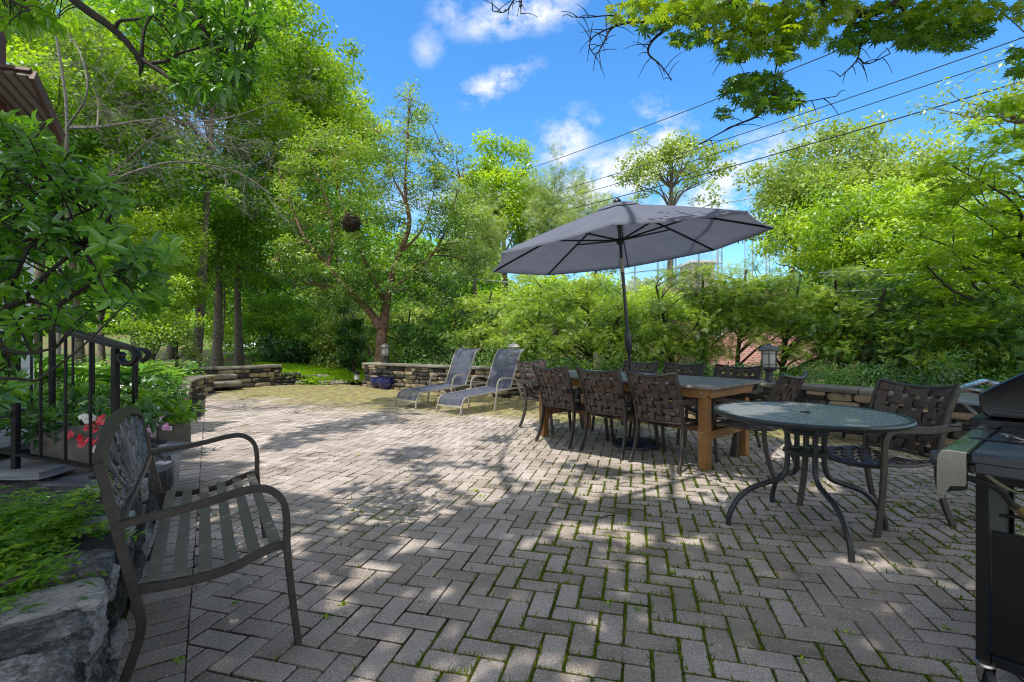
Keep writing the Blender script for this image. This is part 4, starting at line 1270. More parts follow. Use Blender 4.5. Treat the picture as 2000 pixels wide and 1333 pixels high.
def make_chair():
    root = thing('strap_chair', '', 'chair', (0, 0, 0), 0, 'brown woven strap patio chairs')
    flat = [(-.011, -.017), (-.007, -.02), (.007, -.02), (.011, -.017), (.011, .017), (.007, .02), (-.007, .02), (-.011, .017)]
    def up_y(z): # upright line, z from seat to the top
        t = (z - .41) / .49
        return -.235 - .06 * t - .10 * t * t
    def sag(u): return .034 * (1 - (2 * u - 1) ** 2)
    def SB(u, v):
        def f(u, v):
            z = .425 + (.89 - .425) * v
            bow = (1 - (2 * u - 1) ** 2)
            zz = z - sag(u) * v
            wx = .235 + .018 * v
            return Vector(((u * 2 - 1) * wx, up_y(z) - .045 * bow, zz))
        p = f(u, v); du = f(min(1, u + .01), v) - f(max(0, u - .01), v); dv = f(u, min(1, v + .01)) - f(u, max(0, v - .01))
        return p, du.cross(dv).normalized()
    def SS(u, v):
        def f(u, v):
            y = -.235 + .475 * v
            bow = (1 - (2 * u - 1) ** 2)
            z = .412 + .018 * v - .035 * bow * (1 - .3 * v) - (.02 * max(0, v - .85) / .15 if v > .85 else 0)
            return Vector(((u * 2 - 1) * (.23 + .02 * v), y + .03 * bow * v, z))
        p = f(u, v); du = f(min(1, u + .01), v) - f(max(0, u - .01), v); dv = f(u, min(1, v + .01)) - f(u, max(0, v - .01))
        return p, du.cross(dv).normalized()
    mb = MB(); strap_grid(mb, SB, 6, 6, .62, .58, lift=.010); mb.build('back_straps', M['strap'], root, autos=60)
    mb = MB(); strap_grid(mb, SS, 7, 7, .66, .62, lift=.008); mb.build('seat_straps', M['strap'], root, autos=60)
    # frame: uprights run into the rear legs
    for sg in (-1, 1):
        mb = MB()
        pts = curve([(sg * .262, -.335, 0), (sg * .25, -.285, .12), (sg * .242, -.245, .27), (sg * .24, -.235, .41), (sg * .245, up_y(.55), .55), (sg * .25, up_y(.72), .72), (sg * .257, up_y(.895), .895)], 5)
        mb.tube(pts, 1, prof=flat, up=(1, 0, 0)); mb.build('rear_leg', M['chair_metal'], root)
        mb = MB()
        pts = curve([(sg * .285, .305, 0), (sg * .285, .270, .2), (sg * .285, .252, .40), (sg * .285, .245, .54), (sg * .285, .225, .605), (sg * .283, .17, .635), (sg * .28, .05, .632), (sg * .275, -.12, .622), (sg * .265, -.27, .625), (sg * .258, -.40, .63)], 5)
        mb.tube(pts, 1, prof=[(a * .75, b * 1.15) for a, b in flat], up=(1, 0, 0)); mb.build('armrest', M['chair_metal'], root)
        mb = MB(); mb.tube(curve([(sg * .235, -.24, .405), (sg * .245, -.05, .40), (sg * .255, .15, .415), (sg * .258, .24, .43)], 4), .012, n=7)
        mb.tube([(sg * .255, .22, .425), (sg * .286, .25, .40)], .011, n=7)
        mb.build('seat_rail', M['chair_metal'], root)
    mb = MB(); mb.tube([SB(u / 10, 1.0)[0] for u in range(11)], .0125, n=8); mb.build('top_rail', M['chair_metal'], root)
    mb = MB(); mb.tube([SS(u / 10, 1.0)[0] for u in range(11)], .0125, n=8); mb.build('front_rail', M['chair_metal'], root)
    mb = MB(); mb.tube([SB(u / 10, 0.0)[0] for u in range(11)], .011, n=8); mb.build('lower_back_rail', M['chair_metal'], root)
    return root

TC = Vector((1.385, 5.465)); TX = Vector((.665, -.747)); TY = Vector((.747, .665))
def heading(v): return math.atan2(v[1], v[0]) - PI / 2
chairs = [
    (TC + TX * -.60 - TY * .375, TY, 'strap chair nearest the loungers on the camera side of the wooden dining table'),
    (TC + TX * .06 - TY * .375, TY, 'middle strap chair on the camera side of the wooden dining table'),
    (TC + TX * .70 - TY * .385, TY, 'strap chair on the camera side of the dining table closest to its near right leg'),
    (TC + TX * -.56 + TY * .60, -TY, 'far side strap chair showing just left of the umbrella pole'),
    (TC + TX * .06 + TY * .62, -TY, 'far side strap chair in the middle, right of the umbrella pole'),
    (TC + TX * .74 + TY * .58, -TY, 'far side strap chair nearest the post lantern by the table corner'),
    (TC + TX * -1.30 + TY * .0, TX, 'strap chair at the head of the dining table in front of the second lounger'),
    (TC + TX * 1.27 - TY * .03, -TX, 'strap chair between the dining table end and the round glass table'),
    (Vector((2.42, 3.25)), Vector((-.96, -.27)), 'big nearest strap chair tucked under the round glass table beside the grill'),
]
proto = make_chair()
for i, (p, d, lab) in enumerate(chairs):
    o = proto if i == 0 else copy_tree(proto)
    o['label'] = lab
    o.location = (p.x, p.y, 0); o.rotation_euler = (0, 0, heading(d) + RNG.uniform(-.04, .04))
proto.location.z = 0

# ================================================================== dining table
def make_table():
    rz = math.atan2(TX.y, TX.x)
    root = thing('dining_table', 'long wooden outdoor dining table with orange brown legs and weathered grey boards', 'table', (TC.x, TC.y, 0), rz)
    Lh, Wh = 1.19, .56
    nb = 9; bw = 2 * Wh / nb
    for k in range(nb):
        y = -Wh + bw * (k + .5)
        mb = MB()
        if k == nb // 2:
            mb.box((-Lh / 2 - .02, y, .758), (Lh - .06, bw - .006, .024), bev=.003); mb.box((Lh / 2 + .02, y, .758), (Lh - .06, bw - .006, .024), bev=.003)
        else:
            mb.box((0, y, .758), (2 * Lh, bw - .006, .024), bev=.003)
        mb.build('board', M['boards'], root)
    for sx_ in (-1, 1):
        for sy_ in (-1, 1):
            mb = MB(); mb.box((sx_ * 1.03, sy_ * .41, .33), (.088, .088, .66), bev=.006, t=RNG.random()); mb.build('leg', M['table_wood'], root)
        # bevelled end apron
        mb = MB(); mb.prism([(-.43, .655), (.43, .655), (.50, .743), (-.50, .743)], -.018, .018, M=Matrix.Translation((sx_ * 1.085, 0, 0)) @ Matrix(((0, 0, 1, 0), (1, 0, 0, 0), (0, 1, 0, 0), (0, 0, 0, 1)))); mb.build('apron', M['table_wood'], root, autos=30)
        mb = MB(); mb.box((sx_ * 1.03, 0, .30), (.04, .73, .085), bev=.004, t=.3); mb.build('stretcher', M['table_wood'], root)
    for sy_ in (-1, 1):
        mb = MB(); mb.prism([(-1.066, .655), (1.066, .655), (1.13, .743), (-1.13, .743)], -.018, .018, M=Matrix.Translation((0, sy_ * .465, 0)) @ Matrix(((1, 0, 0, 0), (0, 0, -1, 0), (0, 1, 0, 0), (0, 0, 0, 1)))); mb.build('apron', M['table_wood'], root, autos=30)
    mb = MB(); mb.box((0, .0, .30), (2.0, .04, .085), bev=.004, t=.3)
    for (x, s) in ((.72, 1), (-.72, 1), (.72, -1), (-.72, -1)):
        pass
    mb.build('stretcher', M['table_wood'], root)
    mb = MB()
    for sx_ in (-1, 1):
        for (z, y) in ((.70, -.486), (.34, -.456)):
            mb.lathe([(.009, -.002), (.009, .002), (.004, .004)], (0, 0, 0), 8)
            m = Matrix.Translation((sx_ * 1.03, y, z)) @ Matrix.Rotation(PI / 2, 4, 'X')
            nn = len(mb.v) - 24
            for q in range(nn, len(mb.v)): mb.v[q] = tuple(m @ Vector(mb.v[q]))
    mb.build('bolt', M['lounge_metal'], root)
make_table()

# ================================================================== round glass table
def make_round():
    c = (1.86, 3.06)
    root = thing('round_table', 'round outdoor table with rippled glass top and four curved metal legs', 'table', (c[0], c[1], 0), R(-5))
    h = .728
    mb = MB(); mb.lathe([(.498, h - .012), (.523, h - .03), (.536, h - .026), (.541, h - .01), (.536, h + .001), (.524, h + .004), (.512, h + .002)], n=72)
    # open ring: drop the caps
    mb.f = mb.f[:-2]; mb.t = mb.t[:-2]
    mb.build('rim', M['table_metal'], root)
    mb = MB(); n = 72
    vs = [(r * math.cos(2 * PI * j / n), r * math.sin(2 * PI * j / n), h - .001) for r in (.022, .514) for j in range(n)]
    mb.add(vs, [(j, n + j, n + (j + 1) % n, (j + 1) % n) for j in range(n)]); g = mb.build('glass_top', M['glass'], root)
    mb = MB(); mb.lathe([(.024, h - .006), (.034, h), (.030, h + .005), (.022, h + .003), (.020, h - .004)], n=24); mb.f = mb.f[:-2]; mb.t = mb.t[:-2]; mb.build('umbrella_hole_ring', M['table_metal'], root)
    for k in range(4):
        a = R(-90 + 90 * k)
        ca, sa = math.cos(a), math.sin(a)
        pts = [(.30, h - .03), (.135, h - .05), (.115, h - .12), (.112, .50), (.115, .38), (.15, .31), (.24, .275), (.34, .235), (.42, .16), (.465, .07), (.475, 0)]
        mb = MB(); mb.tube(curve([(p[0] * ca, p[0] * sa, p[1]) for p in pts], 5), .0165, n=10); mb.build('leg', M['table_metal'], root)
    for z in (.60, .47):
        mb = MB(); mb.lathe([(.085, z), (.125, z), (.128, z + .004), (.128, z + .018), (.124, z + .022), (.086, z + .022), (.083, z + .011)], n=32); mb.f = mb.f[:-2]; mb.t = mb.t[:-2]
        for k in range(4):
            a = R(-45 + 90 * k); mb.box((.06 * math.cos(a), .06 * math.sin(a), z + .011), (.09, .016, .016), rz=a)
        mb.lathe([(.026, z + .002), (.032, z + .006), (.032, z + .018), (.026, z + .021)], n=16)
        mb.build('brace_ring', M['table_metal'], root)
make_round()

def make_side_round():
    root = thing('round_table', 'second round table with pale steel rim, mostly hidden behind the grill hood', 'table', (3.93, 3.72, 0))
    h = .72
    mb = MB(); mb.lathe([(.43, h - .012), (.45, h - .03), (.465, h - .025), (.47, h - .008), (.463, h + .005), (.447, h + .003)], n=56); mb.f = mb.f[:-2]; mb.t = mb.t[:-2]
    mb.build('rim', M['fence_metal'], root)
    mb = MB(); n = 56
    mb.add([(.45 * math.cos(2 * PI * j / n), .45 * math.sin(2 * PI * j / n), h - .001) for j in range(n)], [tuple(range(n))]); mb.build('glass_top', M['glass'], root, smooth=False)
    for k in range(3):
        a = R(30 + 120 * k); ca, sa = math.cos(a), math.sin(a)
        mb = MB(); mb.tube(curve([(p[0] * ca, p[0] * sa, p[1]) for p in ((.35, h - .03), (.2, .5), (.16, .3), (.26, .12), (.36, 0))], 5), .013, n=8); mb.build('leg', M['fence_metal'], root)
    mb = MB(); mb.lathe([(.15, .3), (.18, .3), (.18, .32), (.15, .32)], n=28); mb.f = mb.f[:-2]; mb.t = mb.t[:-2]; mb.build('brace_ring', M['fence_metal'], root)
make_side_round()

# ================================================================== umbrella
def make_umbrella():
    base = Vector((1.40, 5.42, 0))
    root = thing('patio_umbrella', 'large slate blue octagonal patio umbrella standing through the wooden dining table', 'umbrella', base)
    top = Vector((1.155, 5.30, 2.64)) - base
    foot = Vector((0, 0, 0))
    pdir = (top - foot).normalized()
    P = lambda z: foot + (top - foot) * (z / top.z)
    mb = MB(); mb.lathe([(.26, 0), (.27, .012), (.265, .028), (.22, .036), (.17, .05), (.16, .056), (.11, .060), (.075, .075), (.045, .09), (.035, .12), (.033, .30), (.030, .32)], n=40)
    for k in range(16):
        a = 2 * PI * k / 16
        mb.tube([( .13 * math.cos(a), .13 * math.sin(a), .056), (.185 * math.cos(a + .2), .185 * math.sin(a + .2), .052), (.24 * math.cos(a), .24 * math.sin(a), .038)], .010, n=6)
    mb.build('umbrella_base', M['cast_base'], root)
    mb = MB(); mb.tube([P(.05), P(1.95)], .019, n=14); mb.build('pole', M['pole_metal'], root)
    mb = MB(); mb.tube([P(1.93), P(2.08)], .0205, n=14); mb.build('tilt_joint', M['lounge_metal'], root)
    mb = MB(); mb.tube([P(2.07), P(2.62)], .0165, n=14); mb.build('upper_pole', M['pole_metal'], root)
    c = P(1.17)
    mb = MB(); mb.tube([P(1.02), P(1.07), P(1.13), P(1.22), P(1.27), P(1.30)], [.020, .033, .040, .040, .034, .021], n=14)
    hub = mb.build('crank_housing', M['pole_metal'], root)
    mb = MB(); mb.tube([c + Vector((.035, -.01, 0)), c + Vector((.075, -.02, 0)), c + Vector((.08, -.02, -.06))], .006, n=7); mb.build('crank_handle', M['pole_metal'], hub)
    # canopy
    tl = R(6.5)
    rot = Matrix.Rotation(tl, 3, 'Y').inverted() if False else Matrix.Rotation(-tl, 3, 'Y')
    apex = top + Vector((0, 0, .02))
    Rr, Hh = 1.51, .50
    def S(a, s):   # a in units of panels (0..8), s 0 at the apex to 1 at the rim
        k = int(math.floor(a)) % 8; f = a - math.floor(a)
        a0 = R(-106 + 45 * k); a1 = a0 + R(45)
        p = Vector((math.cos(a0), math.sin(a0), 0)) * (1 - f) + Vector((math.cos(a1), math.sin(a1), 0)) * f
        bow = f * (1 - f) * 4
        r = Rr * s * (1 - .022 * bow * s ** 6)
        z = -Hh * (s ** 1.12) - .02 * bow * s * (1 - s * .55)
        return apex + rot @ Vector((p.x * r, p.y * r, z))
    mb = MB(); KA, KS = 10, 16
    idx = {}
    vs = []; fs = []
    for i in range(8 * KA):
        for j in range(1, KS + 1):
            idx[(i, j)] = len(vs); vs.append(S(i / KA, j / KS))
        # short valance hem
        idx[(i, KS + 1)] = len(vs); vs.append(S(i / KA, 1.0) + Vector((0, 0, -.018)))
    a0i = len(vs); vs.append(apex)
    for i in range(8 * KA):
        i2 = (i + 1) % (8 * KA)
        fs.append((a0i, idx[(i, 1)], idx[(i2, 1)]))
        for j in range(1, KS + 1): fs.append((idx[(i, j)], idx[(i, j + 1)], idx[(i2, j + 1)], idx[(i2, j)]))
    mb.add(vs, fs); mb.build('canopy', M['canopy'], root, autos=180)
    # vent cap and finial
    mb = MB(); vs = []; fs = []
    for i in range(40):
        for j, s in enumerate((.02, .08, .15, .19)):
            vs.append(S(i / 5, s) + Vector((0, 0, .035 - .02 * (j == 3))))
    for i in range(40):
        i2 = (i + 1) % 40
        for j in range(3): fs.append((i * 4 + j, i * 4 + j + 1, i2 * 4 + j + 1, i2 * 4 + j))
    mb.add(vs, fs); mb.build('vent_cap', M['canopy'], root)
    mb = MB(); mb.lathe([(.03, .0), (.045, .03), (.04, .045), (.02, .06), (.012, .075)], tuple(apex + Vector((0, 0, .01))), 16); mb.build('finial', M['pole_metal'], root)
    hubp = P(2.27)
    mb = MB(); mb.tube([hubp - pdir * .035, hubp, hubp + pdir * .03], [.036, .046, .036], n=14); mb.build('runner_hub', M['pole_metal'], root)
    for k in range(8):
        mb = MB(); pts = [S(k, s) + Vector((0, 0, -.018)) for s in (.02, .2, .4, .6, .8, .99)]
        mb.tube(pts, 1, prof=[(-.010, -.007), (-.010, .007), (.010, .007), (.010, -.007)], up=(0, 0, 1)); rb = mb.build('rib', M['pole_metal'], root)
        mb = MB(); mb.tube([hubp + (pts[2] - hubp) * .06, S(k, .50) + Vector((0, 0, -.035))], 1, prof=[(-.009, -.006), (-.009, .006), (.009, .006), (.009, -.006)], up=(0, 0, 1)); mb.build('strut', M['pole_metal'], rb)
make_umbrella()

# ================================================================== sun loungers
def make_lounger():
    """origin between the foot-end feet; local +Y runs to the head"""
    root = thing('sun_lounger', '', 'sun lounger', (0, 0, 0), 0, 'grey sling sun loungers by the stone wall')
    wdt = .29
    prof = [(-.008, -.014), (-.008, .014), (.008, .014), (.008, -.014)]
    hy, hz = 1.10, .335
    for sg in (-1, 1):
        x = sg * wdt
        mb = MB(); mb.tube(curve([(x, -.07, 0), (x, -.035, .14), (x, .01, .235), (x, .08, .275), (x, .25, .285), (x, .6, .305), (x, 1.1, .335), (x, 1.75, .34)], 5), 1, prof=prof, up=(1, 0, 0)); mb.build('side_rail', M['lounge_metal'], root)
        mb = MB(); mb.tube(curve([(x, hy - .02, hz + .01), (x, hy + .09, hz + .26), (x, hy + .19, hz + .50), (x, hy + .26, hz + .62), (x, hy + .35, hz + .675)], 5), 1, prof=prof, up=(1, 0, 0)); mb.build('back_rail', M['lounge_metal'], root)
        xa = sg * (wdt + .03)
        mb = MB(); mb.tube(curve([(xa, .66, 0), (xa, .70, .2), (xa, .72, .34), (xa, .74, .45), (xa, .79, .51), (xa, .88, .53), (xa, 1.08, .52), (xa, 1.16, .50), (xa, 1.22, .44), (xa, 1.36, .14), (xa, 1.42, 0)], 5), 1, prof=prof, up=(1, 0, 0)); mb.build('armrest', M['lounge_metal'], root)
    for cc, dd in (((0, -.045, .12), (2 * wdt, .018, .028)), ((0, 1.72, .335), (2 * wdt, .02, .02)), ((0, .70, .29), (2 * wdt + .06, .02, .02))):
        mb = MB(); mb.box(cc, dd); mb.build('crossbar', M['lounge_metal'], root)
    def sheet(name, path, w2, sagm=.012):
        mb = MB(); pts = curve(path, 5); K = 8; vs = []; fs = []
        for p in pts:
            for j in range(K + 1):
                u = j / K * 2 - 1
                vs.append((u * w2, p.y, p.z - sagm * (1 - u * u)))
        for i in range(len(pts) - 1):
            for j in range(K):
                a = i * (K + 1) + j; fs.append((a, a + 1, a + K + 2, a + K + 1))
        mb.add(vs, fs); mb.build(name, M['sling'], root)
    sheet('seat_sling', [(0, -.028, .15), (0, .012, .245), (0, .08, .285), (0, .25, .295), (0, .6, .315), (0, 1.08, .345)], wdt - .008)
    sheet('back_sling', [(0, hy - .015, hz + .015), (0, hy + .09, hz + .265), (0, hy + .19, hz + .505), (0, hy + .26, hz + .628), (0, hy + .35, hz + .685)], wdt - .008)
    return root
proto = make_lounger()
for i, (p, d, lab) in enumerate(((Vector((-1.80, 8.40)), Vector((.67, .74)), 'grey sling sun lounger on the left, nearer the blue pots'), (Vector((-.97, 7.74)), Vector((.67, .74)), 'grey sling sun lounger on the right, next to the dining chairs'))):
    o = proto if i == 0 else copy_tree(proto)
    o.location = (p.x, p.y, 0); o.rotation_euler = (0, 0, heading(d)); o['label'] = lab

# ================================================================== wall lanterns
def make_lantern(p, s, label, dark):
    mt = M['lamp_dark'] if dark else M['lamp_grey']
    root = thing('post_lantern', label, 'lantern', p, RNG.uniform(-.2, .2), 'lanterns standing on the long stone wall')
    mb = MB(); mb.lathe([(.10 * s, 0), (.10 * s, .015 * s), (.075 * s, .025 * s), (.05 * s, .05 * s), (.045 * s, .12 * s), (.055 * s, .15 * s), (.10 * s, .175 * s), (.125 * s, .185 * s), (.13 * s, .20 * s), (.115 * s, .21 * s)], n=20); mb.build('pedestal', mt, root)
    mb = MB(); mb.lathe([(.085 * s, .208 * s), (.09 * s, .215 * s), (.09 * s, .42 * s), (.085 * s, .425 * s)], n=24); mb.build('shade', M['lamp_glass'], root)
    mb = MB()
    for k in range(6):
        a = 2 * PI * k / 6; mb.box((.097 * s * math.cos(a), .097 * s * math.sin(a), .317 * s), (.010 * s, .012 * s, .215 * s), rz=a, bev=.001)
    for z in (.245, .385):
        for k in range(24):
            a0, a1 = 2 * PI * k / 24, 2 * PI * (k + 1) / 24
            mb.tube([(.097 * s * math.cos(a0), .097 * s * math.sin(a0), z * s), (.097 * s * math.cos(a1), .097 * s * math.sin(a1), z * s)], .004 * s, n=4)
    mb.build('cage', mt, root)
    mb = MB(); mb.lathe([(.125 * s, .42 * s), (.135 * s, .43 * s), (.125 * s, .445 * s), (.10 * s, .475 * s), (.05 * s, .495 * s), (.028 * s, .50 * s), (.028 * s, .515 * s), (.012 * s, .525 * s)], n=24); mb.build('roof', mt, root)
make_lantern((3.52, 6.62, .60), 1.02, 'dark green grey lantern on the wall behind the end of the dining table', True)
make_lantern((.03, 9.95, .60), 1.0, 'pale roofed lantern seen through the sling of the right lounger', False)
make_lantern((-3.14, 11.95, .60), .95, 'small lantern at the far left end of the stone wall above the blue pots', True)
root = thing('path_light', 'small black capped path light with white cylinder shade beside the flat rock', 'path light', (-4.12, 12.85, 0))
mb = MB(); mb.lathe([(.02, 0), (.02, .1), (.06, .11), (.07, .12)], n=14); mb.build('stake', M['lamp_dark'], root)
mb = MB(); mb.lathe([(.07, .121), (.07, .255), (.065, .26)], n=18); mb.build('shade', M['lamp_glass'], root)
mb = MB(); mb.lathe([(.085, .262), (.09, .27), (.08, .31), (.04, .33)], n=18); mb.build('cap', M['iron'], root)

# blue pots
for i, (p, s) in enumerate((((-3.02, 11.55), 1.0), ((-3.28, 11.8), .95))):
    root = thing('glazed_pot', ['front cobalt blue glazed pot at the end of the stone wall', 'rear cobalt blue glazed pot half hidden behind the other'][i], 'plant pot', (p[0], p[1], 0), 0, 'cobalt blue glazed pots')
    mb = MB(); mb.lathe([(.10 * s, 0), (.13 * s, .03), (.185 * s, .14 * s), (.20 * s, .22 * s), (.19 * s, .25 * s), (.205 * s, .265 * s), (.205 * s, .285 * s), (.18 * s, .285 * s), (.17 * s, .26 * s)], n=28); mb.build('body', M['glaze_blue'], root)
    mb = MB(); mb.lathe([(.165 * s, .245 * s), (.16 * s, .25 * s)], n=20); mb.build('soil', M['soil'], root)

# ================================================================== gas grill
def make_grill():
    root = thing('gas_grill', 'black gas grill on casters with stainless control panel and folding side shelf', 'grill', (1.13, 1.285, 0), math.atan2(.63, .78))
    # side shelf
    mb = MB(); mb.box((.305, -.29, .885), (.60, .456, .028), bev=.006); mb.box((.30, -.29, .862), (.585, .44, .03), bev=.004); sh = mb.build('side_shelf', M['grill_shelf'], root)
    mb = MB(); mb.box((.25, -.20, .9015), (.012, .34, .004), bev=.001); mb.box((.46, -.16, .9015), (.008, .42, .004), bev=.001); mb.box((.27, -.13, .903), (.055, .05, .006), bev=.002); mb.build('shelf_slot', M['grill_black'], sh)
    mb = MB(); mb.tube(curve([(.275, -.15, .905), (.285, -.11, .915), (.31, -.09, .912), (.335, -.10, .905)], 4), .003, n=6); mb.build('burner_latch', M['steel'], sh)
    # stainless fascia: rounded section swept along the front
    prof = [(-.004, .90), (.045, .901), (.060, .897), (.068, .886), (.070, .872), (.071, .84), (.072, .79)]
    prof = [((y - .071) * .78, z) for y, z in prof]
    mb = MB(); n = len(prof)
    X0, X1 = 0.0, 1.32
    vs = [(X0, y, z) for y, z in prof] + [(X1, y, z) for y, z in prof]
    vs += [(X0, y - .003, z - .003) for y, z in prof] + [(X1, y - .003, z - .003) for y, z in prof]
    fs = [(j, j + 1, n + j + 1, n + j) for j in range(n - 1)] + [(2 * n + j, 3 * n + j, 3 * n + j + 1, 2 * n + j + 1) for j in range(n - 1)]
    fs += [(j, 2 * n + j, 2 * n + j + 1, j + 1) for j in range(n - 1)]
    mb.add(vs, fs)
    fa = mb.build('control_panel', M['steel'], root, autos=60)
    # end plate with the scooped lower edge
    ep = [(-.004, .898), (.045, .8985), (.058, .895), (.066, .885), (.069, .872), (.070, .84), (.070, .775), (.063, .768), (.052, .772), (.046, .79), (.036, .806), (.018, .810), (.0, .812), (-.004, .82)]
    ep = [((y - .070) * .78, z) for y, z in ep]
    mb = MB(); mb.prism(ep, -.002, .003, M=Matrix(((0, 0, 1, -.002), (1, 0, 0, 0), (0, 1, 0, 0), (0, 0, 0, 1)))); mb.build('end_plate', M['steel'], root, autos=30)
    mb = MB(); mb.prism([(-.055, .855), (-.005, .855), (-.005, .785), (-.02, .79), (-.055, .80)], .006, .04, M=Matrix(((0, 0, 1, 0), (1, 0, 0, 0), (0, 1, 0, 0), (0, 0, 0, 1)))); mb.build('bracket', M['grill_black'], root, autos=30)
    for x in (.10, .72, .90, 1.08):
        mb = MB(); mb.lathe([(.022, 0), (.024, .004), (.022, .022), (.017, .028)], n=18)
        m = Matrix.Translation((x, .003, .855)) @ Matrix.Rotation(-PI / 2, 4, 'X'); mb.v = [tuple(m @ Vector(v)) for v in mb.v]
        mb.build('knob', M['grill_shelf'], fa)
    # hood
    hp = [(-.02, .925), (-.005, .94), (0, 1.00), (-.03, 1.025), (-.11, 1.082), (-.20, 1.13), (-.30, 1.155), (-.40, 1.14), (-.50, 1.08), (-.535, 1.0), (-.54, .925)]
    CY = Matrix(((0, 0, 1, 0), (1, 0, 0, 0), (0, 1, 0, 0), (0, 0, 0, 1)))
    c = (-.27, 1.0)
    mb = MB(); nn = len(hp); vs = []; fs = []
    for (x, k) in ((.632, .90), (.628, .965), (.64, 1.0), (1.26, 1.0), (1.272, .965), (1.268, .90)):
        vs += [(x, c[0] + (y - c[0]) * k, c[1] + (z - c[1]) * k) for y, z in hp]
    for k in range(5):
        for j in range(nn):
            j2 = (j + 1) % nn; fs.append((k * nn + j, (k + 1) * nn + j, (k + 1) * nn + j2, k * nn + j2))
    fs.append(tuple(range(nn))); fs.append(tuple(reversed(range(5 * nn, 6 * nn))))
    mb.add(vs, fs); hd = mb.build('hood', M['grill_black'], root, autos=35)
    # pressed line on the hood end and its front handle
    mb = MB(); mb.tube([(.625, -.025, .957), (.625, -.10, .950), (.625, -.15, .962), (.625, -.40, .99), (.625, -.50, .96)], .0028, n=6); mb.build('hood_seam', M['grill_shelf'], hd)
    mb = MB(); mb.tube(curve([(.72, .0, 1.0), (.72, .05, 1.01), (.95, .055, 1.01), (1.18, .05, 1.01), (1.18, .0, 1.0)], 4), .011, n=8); mb.build('hood_handle', M['steel'], hd)
    # firebox
    mb = MB(); mb.box((.95, -.27, .835), (.62, .50, .165), bev=.01); mb.build('firebox', M['grill_black'], root)
    mb = MB(); mb.box((.95, -.25, .90), (.66, .54, .03), bev=.004); mb.build('hood_seat', M['grill_black'], root)
    # cart
    for (x, y) in ((.622, -.015), (.622, -.52), (1.28, -.015), (1.28, -.52)):
        mb = MB(); mb.box((x, y, .465), (.036, .036, .78), bev=.003); mb.build('cart_leg', M['grill_black'], root)
    mb = MB(); mb.box((.622, -.268, .33), (.012, .466, .42), bev=.002); mb.box((.622, -.268, .095), (.02, .466, .03), bev=.002); mb.box((.622, -.268, .72), (.02, .466, .04), bev=.002); mb.build('side_panel', M['grill_black'], root)
    mb = MB(); mb.box((.95, -.012, .42), (.61, .014, .60), bev=.002); mb.build('door', M['grill_black'], root)
    mb = MB(); mb.box((.95, -.268, .105), (.64, .48, .02), bev=.003); mb.build('base_shelf', M['grill_black'], root)
    mb = MB(); mb.tube(curve([(.60, -.055, .60), (.60, -.12, .60), (.60, -.14, .50), (.60, -.14, .30)], 4), .006, n=6); mb.build('side_rod', M['grill_black'], root)
    # caster wheels
    for (x, y) in ((.622, -.015), (.622, -.52), (1.28, -.015), (1.28, -.52)):
        wl = MB(); wl.lathe([(.018, -.012), (.032, -.012), (.036, -.008), (.036, .008), (.032, .012), (.018, .012)], n=22)
        m = Matrix.Translation((x - .012, y - .008, .036)) @ Matrix.Rotation(.6, 4, 'Z') @ Matrix.Rotation(PI / 2, 4, 'X'); wl.v = [tuple(m @ Vector(v)) for v in wl.v]
        cs = wl.build('caster', M['rubber'], root)
        mb = MB()
        for s in (-1, 1):
            d = Vector((math.sin(.6), -math.cos(.6), 0)) * .017 * s
            mb.prism([(-.022, .078), (.022, .078), (.012, .028), (-.008, .026)], -.0015, .0015, M=Matrix.Translation(Vector((x - .012, y - .008, 0)) + d) @ Matrix.Rotation(.6, 4, 'Z') @ Matrix(((1, 0, 0, 0), (0, 0, -1, 0), (0, 1, 0, 0), (0, 0, 0, 1))))
        mb.lathe([(.026, .074), (.03, .078), (.028, .086), (.018, .09)], (x - .006, y - .004, 0), 16)
        mb.build('fork', M['steel'], cs)
    # gas hose with brass coupling, steel rail and small rod under the shelf
    mb = MB(); mb.tube(curve([(.04, -.04, .83), (.10, -.10, .80), (.16, -.12, .755), (.19, -.13, .735)], 5), .0085, n=8)
    mb.tube(curve([(.235, -.145, .705), (.30, -.17, .66), (.40, -.24, .60), (.52, -.34, .53), (.60, -.45, .48)], 6), .0085, n=8); mb.build('gas_hose', M['rubber'], root)
    mb = MB(); mb.tube([(.185, -.128, .738), (.205, -.135, .725), (.206, -.135, .724), (.238, -.146, .703)], [.012, .012, .0095, .0095], n=6, ); mb.build('coupling', M['brass'], root)
    mb = MB(); mb.tube([(.10, -.05, .838), (.14, -.30, .842), (.15, -.46, .842)], .0065, n=8); mb.tube(curve([(.12, -.07, .835), (.16, -.10, .80), (.20, -.13, .775), (.24, -.15, .775)], 4), .005, n=6)
    mb.box((.10, -.06, .842), (.04, .03, .022), bev=.002); mb.build('burner_tube', M['steel'], root)
make_grill()

